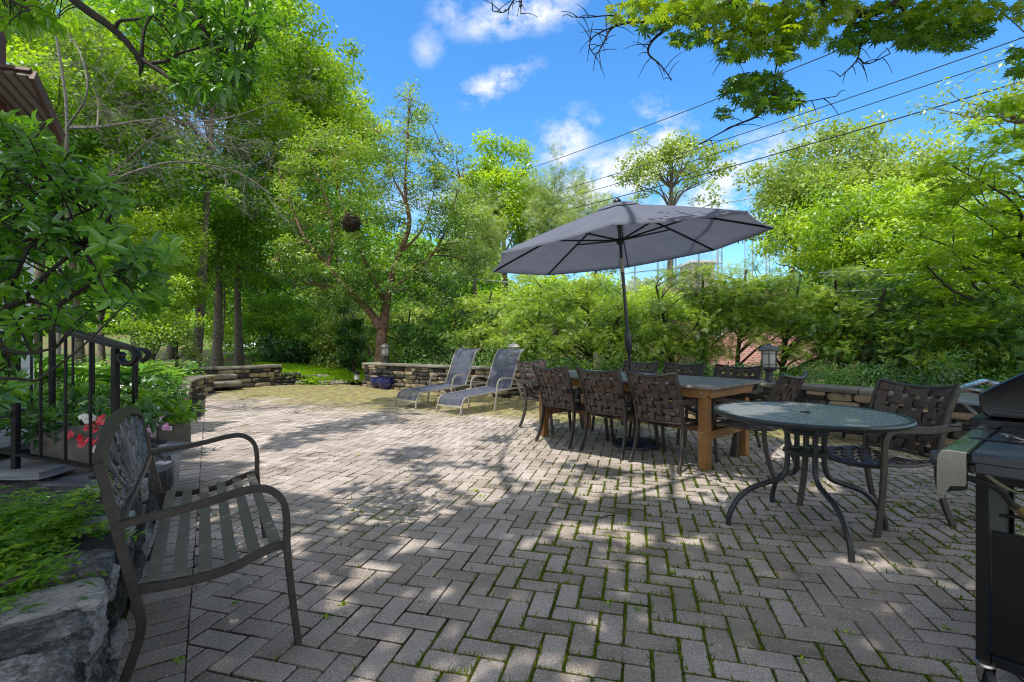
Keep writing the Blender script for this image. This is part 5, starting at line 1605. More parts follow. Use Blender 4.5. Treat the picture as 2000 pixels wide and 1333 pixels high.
# ================================================================== planters and flowers
def impatiens(root, c, r, n, mat_leaf, petals, seed, h=.18, lsz=(.05, .09)):
    rg = np.random.default_rng(seed)
    C = np.array([(c[0] + rg.normal() * r[0] * .5, c[1] + rg.normal() * r[1] * .5, c[2] + rg.random() * h) for _ in range(n)])
    P, A, Nn, L, t = clump_leaves(rg, C, 26, .07, .7, .8, .0, lsz)
    leaf_mesh('foliage', P, A, Nn, L, .42, 'ell', M[mat_leaf], root, t)
    for mt, pts in petals:
        PP = []; AA = []; NN = []; LL = []
        for q in pts:
            q = Vector(q) + Vector((rg.normal() * .012, rg.normal() * .02, rg.normal() * .012)); f = Vector((rg.normal() * .4 , -1 + rg.normal() * .3, .6 + rg.normal() * .3)).normalized()
            u = f.orthogonal().normalized(); v = f.cross(u)
            for k in range(5):
                a = 2 * PI * k / 5 + .3
                d = u * math.cos(a) + v * math.sin(a) + f * .25
                PP.append(q); AA.append(d); NN.append(f); LL.append(.022 * rg.uniform(.85, 1.2))
        leaf_mesh('blossom', np.array(PP), np.array(AA), np.array(NN), np.array(LL), 1.15, 'ell', M[mt], root, rg.random(len(PP)))
# stone trough with red-pink impatiens
root = thing('flower_trough', 'rough stone trough of red and pink impatiens on the steps landing', 'planter', (-2.62, 3.0, .42))
mb = MB(); mb.stone((0, 0, .12), (.34, .5, .27), .1, n=7, rough=.05, seed=3, p=8); mb.build('trough', M['planter'], root)
rr = np.random.default_rng(4)
def fl(px, py, Z): 
    p = at(px, py, Z) - root.location; return tuple(p)
impatiens(root, (.02, -.02, .24), (.42, .5, 0), 26, 'leaf_deep', [
    ('petal_pink', [fl(x, y, 2.62 + .1 * rr.random()) for x, y in ((143, 842), (165, 858), (172, 865), (180, 836), (190, 835), (172, 838), (160, 860), (200, 825), (205, 824), (168, 868), (188, 826), (250, 842), (215, 838), (228, 850), (152, 850), (210, 862), (196, 852), (136, 856))]),
    ('petal_white', [fl(x, y, 2.62 + .1 * rr.random()) for x, y in ((163, 822), (172, 818), (182, 822), (174, 880), (170, 826))])], 5, h=.14)
root = thing('flower_box', 'weathered grey wooden box of lilac and pale impatiens right behind the bench back', 'planter', (-2.92, 3.92, .33), R(32))
mb = MB()
for k in range(5):
    mb.box((-.2 + .1 * k, -.16, .09), (.094, .02, .22 + .02 * (k % 2)), bev=.003)
for k in range(3): mb.box((.25, -.1 + .1 * k, .09), (.02, .094, .22), bev=.003); mb.box((-.25, -.1 + .1 * k, .09), (.02, .094, .22), bev=.003)
mb.build('box_boards', M['planter'], root)
mb = MB(); mb.box((0, 0, .16), (.46, .3, .04)); mb.build('soil', M['soil'], root)
iv = Matrix.Rotation(-R(32), 3, 'Z')
def fl2(px, py, Z):
    p = at(px, py, Z) - root.location; return tuple(iv @ p)
impatiens(root, (.02, -.06, .16), (.27, .24, 0), 34, 'leaf_mid', [
    ('petal_lilac', [fl2(x, y, 3.5 + .1 * rr.random()) for x, y in ((290, 838), (298, 845), (294, 832), (302, 838), (310, 825), (322, 835), (330, 836), (316, 822), (288, 846), (312, 815), (300, 850), (326, 834))]),
    ('petal_white', [fl2(x, y, 3.5 + .1 * rr.random()) for x, y in ((285, 808), (295, 812), (302, 806), (308, 812), (250, 803), (262, 800), (240, 806), (292, 820), (300, 815), (283, 818))])], 6, h=.28)
root = thing('flower_pot', 'round dark pot of pale flowering plants behind the farther railing', 'planter', (-3.62, 4.75, .33))
mb = MB(); mb.lathe([(.17, 0), (.22, .05), (.26, .2), (.27, .24), (.24, .24)], n=24); mb.build('pot', M['rubber'], root)
def fl3(px, py, Z):
    p = at(px, py, Z) - root.location; return tuple(p)
impatiens(root, (.05, 0, .27), (.42, .3, 0), 34, 'leaf_deep', [
    ('petal_lilac', [fl3(x, y, 4.55 + .1 * rr.random()) for x, y in ((318, 778), (330, 776), (325, 782), (333, 784), (314, 782), (322, 775))]),
    ('petal_white', [fl3(x, y, 4.6 + .1 * rr.random()) for x, y in ((235, 757), (248, 752), (262, 750), (280, 748), (300, 756), (316, 764), (270, 762), (310, 752), (290, 760))])], 7, h=.22)
# ================================================================== vegetation
def px_region(rg, n, poly, Z0, Z1):
    """n points of the place spread through a volume whose outline is surveyed on the photograph"""
    xs_ = [p[0] for p in poly]; ys_ = [p[1] for p in poly]; out = []
    while len(out) < n:
        x = rg.uniform(min(xs_), max(xs_)); y = rg.uniform(min(ys_), max(ys_))
        if inside((x, y), poly): out.append(tuple(at(x, y, rg.uniform(Z0, Z1))))
    return np.array(out)

# ---- trees of the wood and beyond: name, label, base px, Z, trunk radius, trunk waypoints, crown...
def wood_tree(label, px, Z, r0, cpx, cpy, rx, rz, ry, m, n_per, cr, leaf, size, seed, **kw):
    bx = (px - 1000) / F * Z
    base = Vector((bx, Z, H(bx, Z)))
    c = at(cpx, cpy, Z)
    crown_r = (rx / F * Z, ry, rz / F * Z)
    lean = kw.pop('lean', None)
    tz = kw.pop('tz', c.z + crown_r[2] * .3)
    if lean: tr = [base] + [at(x, y, Z) for x, y in lean]
    else:
        tr = [base, base.lerp(Vector((c.x, Z, tz)), .4) + Vector((.12 * math.sin(seed), 0, 0)), Vector((c.x, Z, tz))]
    return tree(kw.pop('name', 'broadleaf_tree'), label, kw.pop('cat', 'tree'), base, tr, (r0, r0 * .25), tuple(c), crown_r, m, n_per, cr, leaf, size, seed=seed, **kw)

G1 = 'trees of the wood on the left'
wood_tree('tall broadleaf tree with bright sunlit top at the left edge of the blue sky', 423, 16.5, .17, 480, 60, 175, 240, 3.4, 150, 150, (.55, .95), 'leaf_lime', (.13, .2), 3, group=G1, main=22, lump=.35, tbias=.05, lean=[(428, 560), (440, 300), (480, 60)])
wood_tree('leaning slender woodland tree with pale brown trunk, leftmost of the bare trunks', 380, 14, .155, 330, 110, 210, 170, 3.0, 120, 150, (.5, .85), 'leaf_mid', (.11, .17), 4, group=G1, main=20, lean=[(392, 600), (402, 420), (414, 180), (390, 60)], lump=.3, tbias=.12)
wood_tree('woodland tree with straight dark trunk, right one of the pair on the lawn slope', 467, 17.5, .14, 600, 200, 105, 125, 2.0, 75, 150, (.45, .75), 'leaf_lime', (.12, .18), 5, group=G1, main=14, lump=.35, lean=[(470, 500), (540, 330), (600, 180)])
wood_tree('leafy tree reaching over the house roof at the far left', 160, 11, .13, 120, 170, 190, 190, 2.4, 130, 140, (.4, .7), 'leaf_lime', (.10, .15), 6, group=G1, main=18, tbias=-.1)
wood_tree('mid green maple standing behind the bare twigs on the left', 262, 13, .14, 250, 330, 190, 140, 2.2, 120, 140, (.4, .75), 'leaf_mid', (.10, .16), 7, group=G1, main=18, tbias=.1)
wood_tree('dark fine leaved tree between the bare trunks and the red barked tree', 715, 17, .15, 540, 420, 150, 150, 2.2, 130, 150, (.45, .8), 'leaf_mid', (.09, .14), 8, group=G1, main=18)
wood_tree('deep green tree filling the shadow behind the leftmost bare trunk', 330, 21, .16, 380, 430, 220, 150, 2.5, 170, 130, (.7, 1.1), 'leaf_mid', (.14, .22), 9, group=G1, main=14, tbias=.0)
wood_tree('low spreading tree whose leaves hang above the driveway', 630, 22, .17, 560, 540, 230, 75, 2.5, 100, 110, (.55, .9), 'leaf_mid', (.12, .18), 10, group=G1, main=14, tbias=.1)
wood_tree('tall tree filling the top left corner behind the others', 60, 19, .2, 150, -40, 330, 190, 3.5, 120, 120, (.8, 1.3), 'leaf_mid', (.16, .24), 12, group=G1, main=14, tbias=.15)
wood_tree('bright tree with rounded shoulder just right of the tallest crown', 660, 20, .17, 655, 300, 95, 150, 2.2, 90, 140, (.5, .9), 'leaf_lime', (.13, .2), 13, group=G1, main=14, tbias=-.05)

wood_tree('fine leaved young tree in front of the bare trunks, hiding their upper halves', 425, 17.0, .05, 440, 500, 135, 95, 2.2, 170, 120, (.35, .6), 'leaf_mid', (.08, .13), 14, group=G1, main=20, tbias=.05)
wood_tree('yellow green young tree above the feathery shrub on the left', 290, 11.8, .06, 290, 480, 95, 85, 1.4, 90, 110, (.3, .55), 'leaf_lime', (.07, .11), 15, group=G1, main=18)
wood_tree('sunlit slender tree filling the gap left of the red barked limbs', 742, 15.5, .05, 520, 270, 100, 130, 1.6, 110, 110, (.35, .6), 'leaf_lime', (.09, .14), 16, group=G1, main=20, lump=.35)
wood_tree('sunlit tree top behind the dead twigs on the left', 200, 15, .1, 200, 200, 170, 120, 2.0, 120, 110, (.45, .75), 'leaf_lime', (.11, .17), 17, group=G1, main=20, lump=.35)

# trees across the valley
G2 = 'trees standing beyond the wires'
wood_tree('bright round crowned maple just right of the red barked tree', 985, 28, .3, 980, 400, 92, 125, 2.8, 120, 150, (.6, 1.0), 'leaf_lime', (.17, .26), 21, group=G2, main=20)
for i, (px, cy, rx, rz, Z, lab) in enumerate(((1085, 430, 62, 120, 25, 'feathery pale pine left of the umbrella top'), (1165, 470, 60, 95, 24, 'shorter feathery pine partly hidden by the umbrella canopy'), (925, 470, 60, 110, 24, 'feathery pine behind the right side of the red barked tree'))):
    wood_tree(lab, px, Z, .2, px, cy, rx, rz, 1.8, 95, 60, (.45, .75), 'leaf_pine', (.16, .26), 30 + i, shape='needle', group=G2, main=26, name='pine_tree', width=1, flat=.8, up=.4, lump=.4, tbias=.1)
wood_tree('open crowned oak standing against the white cloud above the umbrella', 1303, 33, .38, 1312, 335, 98, 62, 3.0, 85, 60, (.5, .85), 'leaf_olive', (.2, .3), 40, group=G2, main=40, low=.45, name='oak_tree', tz=14.5, shell=.75, lump=.4, tbias=.15)
wood_tree('large olive green tree with broad crown right of the cloud', 1680, 27, .35, 1670, 385, 200, 135, 4.5, 190, 150, (.8, 1.3), 'leaf_olive', (.18, .28), 41, group=G2, main=26, lump=.35, tbias=.05)
wood_tree('olive tree behind the tall net poles', 1540, 30, .3, 1560, 420, 85, 95, 3, 80, 120, (.6, 1.0), 'leaf_olive', (.18, .26), 42, group=G2, main=14)
wood_tree('drooping lime green tree below the lowest wires on the right', 1700, 15, .14, 1700, 470, 190, 115, 2.2, 190, 110, (.4, .7), 'leaf_lime', (.12, .19), 43, group=G2, main=30, droop=.5, width=.42, lump=.35, tbias=.05)
wood_tree('lime green tree behind the right end of the hedge', 1880, 12, .13, 1900, 520, 150, 150, 2.0, 160, 110, (.35, .6), 'leaf_lime', (.10, .15), 44, group=G2, main=24, lump=.3)
wood_tree('pale leaved cherry branch tree reaching in below the maple at the right', 2120, 11, .12, 1990, 205, 150, 55, 1.2, 60, 34, (.25, .45), 'leaf_olive', (.09, .14), 45, group=G2, main=40, droop=.4, width=.42, lump=.4, shell=.3, tbias=.25)
wood_tree('soft green tree behind the hedge left of the umbrella pole', 1130, 19, .15, 1100, 585, 150, 60, 1.6, 90, 100, (.4, .7), 'leaf_lime', (.10, .16), 46, group=G2, main=14)
wood_tree('soft green tree behind the hedge right of the umbrella pole', 1290, 20, .15, 1290, 600, 95, 48, 1.6, 60, 90, (.4, .7), 'leaf_lime', (.10, .16), 47, group=G2, main=12)
wood_tree('green tree in front of the chain link fence posts', 1620, 17, .14, 1640, 610, 120, 70, 1.6, 90, 100, (.4, .7), 'leaf_mid', (.10, .16), 48, group=G2, main=14, tbias=.2)

# ---- distant masses
def mass(name, label, xs0, xs1, Z0, Z1, ztop, n, leaf, size, seed, zb=.2):
    rg = np.random.default_rng(seed)
    x = rg.uniform(xs0, xs1, n); y = rg.uniform(Z0, Z1, n)
    tp = np.array([ztop(a) * (.85 + .25 * noise.noise(Vector((a * .35, b * .35, seed)))) for a, b in zip(x, y)])
    z = zb + rg.random(n) ** .8 * tp
    P = np.stack([x, y, z], 1) + rg.normal(size=(n, 3)) * .2
    lum = np.array([noise.noise(Vector(p) * .7) for p in P])
    A = rg.normal(size=(n, 3)); Nn = rg.normal(size=(n, 3)) * .7 + np.array([0, -.2, .9])
    o = leaf_mesh(name, P, A, Nn, rg.uniform(size[0], size[1], n), .6, 'quad', M[leaf], tint=.5 + .6 * lum + .2 * rg.random(n))
    return tag(o, label, 'woodland', None, 'stuff')
mass('far_woodland', 'far wooded slope seen between the trunks and under the crowns on the left', -75, -1, 44, 58, lambda a: 17 if a < -14 else 12, 60000, 'leaf_mid', (.5, .95), 51, zb=.5)
mass('far_woodland', 'far strip of woodland behind the hedge on the right', -1, 70, 40, 52, lambda a: 7.5 if a < 30 else 12, 34000, 'leaf_olive', (.4, .8), 52, zb=-.2)
mass('undergrowth', 'shadowed undergrowth on the woodland floor behind the lawn', -13, -3.2, 19, 25, lambda a: 3.2, 20000, 'leaf_mid', (.10, .2), 53, zb=.4)
mass('undergrowth', 'bright leafy thicket behind the path light between lawn and red barked tree', -6.2, -3.0, 15.5, 19, lambda a: 2.6, 12000, 'leaf_olive', (.08, .15), 54, zb=.0)

# ---- woodland shrubs
def shrub(name, label, px, py_top, py_bot, w_, Z, leaf, size, n, seed, shape='quad', width=.5, group=None, m=24, up=.8, zb=None, tbias=0.0, droop=0.0, cat='shrub', bark='bark_dark'):
    c = at(px, (py_top + py_bot) / 2, Z); hz_ = (py_bot - py_top) / 2 / F * Z; rx = w_ / F * Z
    b = Vector((c.x, Z, H(c.x, Z) if zb is None else zb))
    root = tree(name, label, cat, b, [b, b.lerp(c, .5), c], (.03 + .006 * Z * .3, .01), tuple(c), (rx, rx * .8, hz_), m, n // m, (max(.12, rx * .22), max(.2, rx * .42)), leaf, size, width=width, shape=shape,
                bark=bark, main=max(6, m // 2), seed=seed, up=up, group=group, bottom=-.95, shell=.35, low=.05, tbias=tbias, droop=droop)
    return root
GS = 'shrubs under the woodland trees'
shrub('shrub', 'yellow green feathery shrub left of the bare trunks', 300, 520, 735, 85, 10.5, 'leaf_lime', (.05, .08), 5200, 60, group=GS, tbias=-.15, m=40)
shrub('shrub', 'small sunlit bush tucked at the foot of the leaning trunk', 345, 600, 722, 45, 12, 'leaf_olive', (.05, .08), 2600, 61, group=GS, m=26)
shrub('shrub', 'dark evergreen bush behind the middle of the lawn', 560, 655, 728, 62, 17, 'leaf_deep', (.12, .2), 3000, 62, group=GS, m=26, width=.35)
shrub('shrub', 'upright young sapling bush with thin pale stem right of the dark evergreen', 600, 575, 725, 45, 17.5, 'leaf_mid', (.08, .13), 2400, 63, group=GS, m=24)
shrub('shrub', 'leafy bush between the lawn and the path light', 655, 620, 730, 45, 16, 'leaf_olive', (.08, .12), 3600, 64, group=GS, m=26, tbias=.1)
shrub('shrub', 'dark glossy bush under the red barked tree by the wall end', 690, 600, 740, 38, 14.8, 'leaf_deep', (.09, .14), 3000, 65, group=GS, m=26, tbias=.1)
shrub('shrub', 'tall leafy sapling thicket filling the gap left of the red barked trunk', 530, 540, 700, 75, 19, 'leaf_mid', (.09, .14), 5200, 67, group=GS, m=40, tbias=.1)
shrub('shrub', 'airy thicket behind the pair of straight trunks', 430, 545, 690, 70, 21, 'leaf_lime', (.09, .15), 4200, 68, group=GS, m=36)
shrub('shrub', 'bright low hanging foliage between the feathery shrub and the straight trunks', 345, 500, 640, 55, 13.2, 'leaf_lime', (.07, .11), 3600, 69, group=GS, m=34)
shrub('weed_clump', 'clump of broad leaved weeds growing at the patio edge before the lawn', 612, 735, 758, 30, 12.75, 'grass', (.05, .09), 500, 66, m=16, zb=0, cat='weeds')

# dark bushes behind the wall to the right of the red barked trunk
GH = 'hemlock shrubs behind the stone wall'
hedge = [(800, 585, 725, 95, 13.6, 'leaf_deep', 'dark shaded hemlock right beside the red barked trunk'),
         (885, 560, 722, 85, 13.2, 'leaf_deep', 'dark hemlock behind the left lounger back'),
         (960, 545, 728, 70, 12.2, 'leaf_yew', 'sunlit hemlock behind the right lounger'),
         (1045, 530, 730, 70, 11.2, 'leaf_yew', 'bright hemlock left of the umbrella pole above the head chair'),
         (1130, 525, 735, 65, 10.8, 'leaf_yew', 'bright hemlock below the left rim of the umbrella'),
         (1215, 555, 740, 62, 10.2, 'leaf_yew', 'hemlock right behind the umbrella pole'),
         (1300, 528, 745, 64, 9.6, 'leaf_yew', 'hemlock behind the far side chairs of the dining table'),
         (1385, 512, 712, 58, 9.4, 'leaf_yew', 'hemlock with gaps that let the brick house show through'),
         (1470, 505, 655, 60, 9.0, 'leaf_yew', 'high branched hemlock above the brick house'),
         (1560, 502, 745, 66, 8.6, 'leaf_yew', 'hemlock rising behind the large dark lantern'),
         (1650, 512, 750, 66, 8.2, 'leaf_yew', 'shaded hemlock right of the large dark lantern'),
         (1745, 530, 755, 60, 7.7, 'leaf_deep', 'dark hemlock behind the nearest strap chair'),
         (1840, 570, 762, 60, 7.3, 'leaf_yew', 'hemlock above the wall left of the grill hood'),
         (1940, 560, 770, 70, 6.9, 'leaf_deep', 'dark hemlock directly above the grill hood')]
for i, (px, y0, y1, w_, Z, lf, lab) in enumerate(hedge):
    c = at(px, (y0 + y1) / 2, Z)
    b = Vector((c.x + .2 * math.sin(i * 2.1), Z + .1, -.03))
    rnd = random.Random(i + 80)
    hgt = (y1 - y0) / 2 / F * Z
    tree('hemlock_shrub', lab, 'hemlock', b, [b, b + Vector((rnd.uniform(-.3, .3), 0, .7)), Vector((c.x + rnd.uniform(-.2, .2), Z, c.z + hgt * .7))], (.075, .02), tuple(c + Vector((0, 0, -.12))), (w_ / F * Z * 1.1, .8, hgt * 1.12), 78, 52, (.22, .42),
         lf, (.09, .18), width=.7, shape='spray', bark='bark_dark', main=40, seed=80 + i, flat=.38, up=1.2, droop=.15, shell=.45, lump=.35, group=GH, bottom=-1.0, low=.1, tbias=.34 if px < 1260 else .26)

wc = [(x + .55, y + .6) for x, y in WALL]
for i, (k0, k1, lf, lab) in enumerate(((1, 4, 'leaf_deep', 'dark leafy ground cover along the top of the wall behind the loungers'), (4, 8, 'leaf_deep', 'sunlit leafy ground cover along the wall behind the dining table'), (8, 11, 'leaf_deep', 'shaded ground cover along the wall behind the grill'))):
    rg = np.random.default_rng(200 + i); n = 6500; pts = wc[k0:k1 + 1]; ac = path_walk(pts)
    s_ = rg.random(n) * ac[-1]; P = []
    for s0_ in s_:
        p, dd = path_at(pts, ac, s0_); nn = Vector((-dd.y, dd.x)); o_ = rg.random() * 1.3 - .1
        P.append((p.x + nn.x * o_, p.y + nn.y * o_, .3 + (.15 + .35 * rg.random()) * (1 + 1.0 * noise.noise(Vector((s0_ * 1.3, 0, i))))))
    P = np.array(P); lum = np.array([noise.noise(Vector(p) * 2) for p in P])
    o = leaf_mesh('ground_cover', P, rg.normal(size=P.shape), rg.normal(size=P.shape) * .5 + np.array([0, -.3, .9]), rg.uniform(.035, .075, n), .4, 'quad', M[lf], tint=.5 + .6 * lum + .3 * rg.random(n)); tag(o, lab, 'ground cover', None, 'stuff')

# ---- the red barked tree by the wall end
b = Vector((-3.5, 13.0, -.05))
root = thing('hemlock_tree', 'wide multi stemmed tree with reddish bark behind the wall end and small lantern', 'tree', b)
mb = MB(); rg = np.random.default_rng(90); rnd = random.Random(90)
def q(px, py, dz=0.0): return at(px, py, 13.0 + dz) - b
stems = [([(746, 715), (747, 660), (752, 610), (760, 560), (778, 500), (800, 440), (792, 380), (793, 300), (800, 170)], .17, .012, 0),
         ([(745, 640), (715, 600), (675, 560), (640, 520), (600, 470), (575, 420), (540, 330)], .12, .012, -.5),
         ([(750, 590), (735, 555), (712, 510), (692, 460), (668, 400), (650, 320)], .08, .010, .4),
         ([(760, 570), (800, 540), (850, 490), (880, 420), (900, 350)], .06, .008, -.3),
         ([(690, 575), (640, 560), (580, 548), (530, 520)], .06, .008, .3),
         ([(778, 500), (820, 450), (845, 380), (860, 280)], .045, .007, .2),
         ([(795, 400), (760, 330), (740, 260)], .035, .006, 0),
         ([(640, 520), (650, 470), (640, 400), (600, 300)], .05, .007, .5)]
tips = []
for pts, r0, r1, dy in stems:
    P3 = curve([q(x, y, dy * k / len(pts)) + Vector((0, rnd.uniform(-.1, .1), 0)) for k, (x, y) in enumerate(pts)], 6)
    n = len(P3)
    mb.tube(P3, [r0 * (1 if k > 2 else 1.3 - .1 * k) + (r1 - r0) * (k / (n - 1)) ** .8 for k in range(n)], n=9)
    tips += P3[int(n * .35):]
poly = [(560, 300), (610, 230), (700, 250), (770, 215), (795, 165), (815, 215), (870, 260), (925, 330), (935, 430), (930, 560), (860, 600), (790, 590), (700, 600), (600, 590), (540, 540), (520, 400)]
C = px_region(rg, 340, poly, 11.9, 14.5) - np.array(b)
# thin wisps at the very top
C2 = np.array([tuple(q(x + rg.normal() * 8, y + rg.normal() * 6, rg.normal() * .3)) for x, y in ((800, 165), (795, 190), (812, 205), (790, 225), (845, 230), (862, 262), (768, 250), (802, 262), (830, 285), (700, 225), (720, 262), (880, 300), (905, 330), (750, 290), (815, 320), (860, 330), (780, 195), (835, 210))])
Call = np.concatenate([C, C2])
for c in Call:
    cv = Vector(c); bn = min(tips, key=lambda t: (t - cv).length + .6 * max(0, t.z - cv.z)); d = cv - bn
    mid = bn + d * .5 + Vector((rnd.uniform(-.12, .12), rnd.uniform(-.1, .1), .08)) * d.length
    mb.tube(curve([bn, mid, cv], 3), [.016, .014, .012, .010, .008, .006, .004], n=4, cap=False)
mb.build('trunk', M['bark_red'], root)
P, A, Nn, L, t = clump_leaves(rg, C, 120, rg.uniform(.28, .52, len(C)), .55, .8, .15, (.07, .12))
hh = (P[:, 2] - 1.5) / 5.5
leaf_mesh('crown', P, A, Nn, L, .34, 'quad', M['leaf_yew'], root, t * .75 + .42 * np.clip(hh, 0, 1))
P, A, Nn, L, t = clump_leaves(rg, C2, 26, .22, .9, .8, .2, (.07, .11))
leaf_mesh('crown', P, A, Nn, L, .34, 'quad', M['leaf_olive'], root, t)
# nest
c = at(685, 437, 12.3)
mb = MB()
for i in range(150):
    d = Vector((rnd.gauss(0, 1), rnd.gauss(0, 1), rnd.gauss(0, 1))).normalized(); e = d.orthogonal().normalized(); e = Matrix.Rotation(rnd.uniform(0, 6.3), 3, d) @ e
    p = Vector((d.x * .26, d.y * .26, d.z * .2)) * rnd.uniform(.6, 1.05)
    mb.tube([c + p - e * .14, c + p + d * .02, c + p + e * .14], .007, n=4, cap=False)
mb.stone(c, (.4, .4, .3), 0, n=5, rough=.15, seed=4, p=2.1)
o = mb.build('bird_nest', M['nest']); tag(o, 'dark ball of twigs lodged in the fork of the red barked tree', 'nest')

# ---- shade trees out of view, crowns shaped to cast the dappled light
KX, KY = SUNV.x / SUNV.z, SUNV.y / SUNV.z
spots = [(760, 985, 110, 38), (640, 935, 170, 40), (880, 950, 120, 36), (1010, 925, 120, 22), (1280, 950, 220, 20), (1150, 1035, 100, 18), (1110, 882, 70, 22), (870, 1150, 55, 12), (700, 1120, 45, 32), (665, 1185, 45, 26),
         (1330, 1130, 70, 14), (1500, 990, 60, 28), (1590, 955, 60, 20), (1400, 965, 110, 24), (590, 1190, 40, 30), (1150, 1300, 110, 22), (1245, 1215, 80, 14), (1700, 1105, 70, 14), (930, 1330, 80, 20), (480, 1090, 30, 30),
         (1300, 1060, 110, 14), (1500, 1240, 60, 14), (1220, 1095, 60, 12), (560, 1060, 40, 26), (1180, 970, 60, 10), (820, 1060, 60, 14)]
def lit(gx, gy):
    px = 1000 + F * gx / max(gy, .3); py = 663 + 1123 / max(gy, .3)
    n = noise.noise(Vector((gx * .75, gy * .55, 1.5))) + .5 * noise.noise(Vector((gx * 2.2, gy * 2.2, 9)))
    if py > 905:
        for (sx_, sy_, rx, ry) in spots:
            d = (((px - sx_) / rx) ** 2 + ((py - sy_) / ry) ** 2) * .72 + .25 * n
            if d < 1.1: return 1.0 if d < .8 else .7
        return .03 + (.4 if n > .42 else 0)
    if px > 1390: return .08 + (.6 if n > .3 else 0)
    if gx < -1.6 - .62 * (gy - 2): return .5 + (.4 if n > 0 else 0)
    k = smooth(905, 870, py)
    return (1.0 if n > -.24 - .2 * k else .3) if px < 1090 else (.6 if n > .02 else .15)
def shade_tree(label, base, trunk, box, seed, n, leaf='leaf_roof', size=(.10, .16)):
    """unseen crown, gaps shaped so the lit() patches and the umbrella get sun"""
    rg = np.random.default_rng(seed); rnd = random.Random(seed)
    root = thing('maple_tree', label, 'tree', base, 0, 'unseen maples shading the patio')
    b = Vector(base); P = []
    (x0, x1), (y0, y1), (z0, z1) = box
    tries = 0
    while len(P) < n and tries < n * 8:
        tries += 1
        x = rg.uniform(x0, x1); y = rg.uniform(y0, y1); z = rg.uniform(z0, z1)
        if y > .2 and z < CAM_Z + .715 * y + .45: continue
        gx = x - KX * z; gy = y - KY * z
        if gy > .7 and rg.random() < lit(gx, gy): continue
        ux = x - KX * (z - 2.3) - 1.2; uy = y - KY * (z - 2.3) - 5.3
        if ux * ux + uy * uy < 3.6: continue
        if noise.noise(Vector((x * .9, y * .9, z * 1.4))) < -.22: continue
        P.append((x - b.x, y - b.y, z - b.z))
    P = np.array(P)
    Nn = rg.normal(size=P.shape) * .38 + np.array([0, 0, 1]); A = rg.normal(size=P.shape) * np.array([1, 1, .3])
    leaf_mesh('crown', P, A, Nn, rg.uniform(size[0], size[1], len(P)), .75, 'quad', M[leaf], root, rg.random(len(P)))
    C = P[rg.integers(0, len(P), 50)]
    mb = MB(); limb_tubes(mb, rnd, [Vector(p) - b for p in trunk], (.22, .05), C, 9, low=.35, r_end=.004); mb.build('trunk', M['bark_grey'], root)
shade_tree('unseen maple behind the viewpoint, crown shaped to dapple the near patio', (-2.6, -3.2, -.05), [(-2.6, -3.2, -.05), (-2.5, -3.1, 3), (-1.8, -1.5, 5.5), (-1, 0, 7.5)], ((-7.5, 2.0), (-6, 8.2), (5.2, 9.5)), 101, 44000, size=(.13, .19))
shade_tree('unseen maple right of the viewpoint, crown shaped to shade the round table', (4.6, -2.4, -.05), [(4.6, -2.4, -.05), (4.5, -2.2, 3), (3.8, -.8, 5.2), (3.0, .6, 7.0)], ((.2, 6.8), (-5, 6.8), (4.6, 8.2)), 102, 40000, size=(.13, .18))

# ---- japanese maple hanging into the frame at the upper right
b = Vector((5.6, 3.2, -.05))
root = thing('japanese_maple', 'japanese maple with star shaped leaves overhanging the top right of the view', 'tree', b)
mb = MB(); rg = np.random.default_rng(110); rnd = random.Random(110)
def mp(px, py, Z): return at(px, py, Z * .77) - b
mb.tube(curve([Vector((0, 0, 0)), Vector((.1, .1, 1.2)), Vector((-.2, .3, 2.4)), mp(2050, -150, 4.6)], 6), [.12, .115, .11, .105, .1, .098, .095, .092, .09, .087, .085, .08, .078, .074, .07, .066, .062, .058, .055], n=9)
br = [[(2050, -150, 4.6), (1850, -60, 4.4), (1700, 30, 4.3), (1600, 0, 4.3), (1480, -10, 4.3), (1380, 20, 4.2), (1320, 42, 4.2), (1225, 45, 4.2), (1195, 55, 4.2), (1178, 85, 4.2), (1165, 110, 4.2)],
      [(1320, 42, 4.2), (1275, 75, 4.2), (1268, 100, 4.2), (1290, 130, 4.2), (1310, 160, 4.2)], [(1440, 0, 4.3), (1436, 50, 4.3), (1425, 95, 4.3), (1418, 115, 4.3), (1450, 128, 4.3)],
      [(1530, 0, 4.3), (1527, 60, 4.3), (1520, 140, 4.3), (1515, 200, 4.3)], [(1515, 180, 4.3), (1480, 225, 4.3), (1430, 250, 4.3), (1360, 285, 4.3)], [(1515, 190, 4.3), (1560, 200, 4.3), (1630, 192, 4.3)],
      [(1700, 30, 4.3), (1690, 75, 4.3), (1672, 118, 4.3), (1640, 150, 4.3)], [(1672, 118, 4.3), (1700, 122, 4.3), (1745, 100, 4.3)], [(1750, 0, 4.3), (1800, 50, 4.3), (1860, 75, 4.3), (1920, 60, 4.3)],
      [(1600, 0, 4.3), (1640, 40, 4.3), (1700, 45, 4.3), (1745, 25, 4.3)], [(1440, 55, 4.3), (1475, 68, 4.3), (1500, 72, 4.3)], [(1850, -60, 4.4), (1950, 20, 4.6), (2020, 80, 4.8)],
      [(1225, 45, 4.2), (1200, 30, 4.2), (1150, 40, 4.2), (1120, 38, 4.2)], [(1195, 55, 4.2), (1160, 70, 4.2), (1148, 95, 4.2), (1165, 110, 4.2)], [(1020, -10, 4.1), (1016, 8, 4.1), (1018, 22, 4.1)], [(1100, -60, 4.2), (1020, -10, 4.1), (985, 18, 4.1), (960, 22, 4.1)], [(1480, -10, 4.3), (1300, -50, 4.2), (1100, -60, 4.2)]]
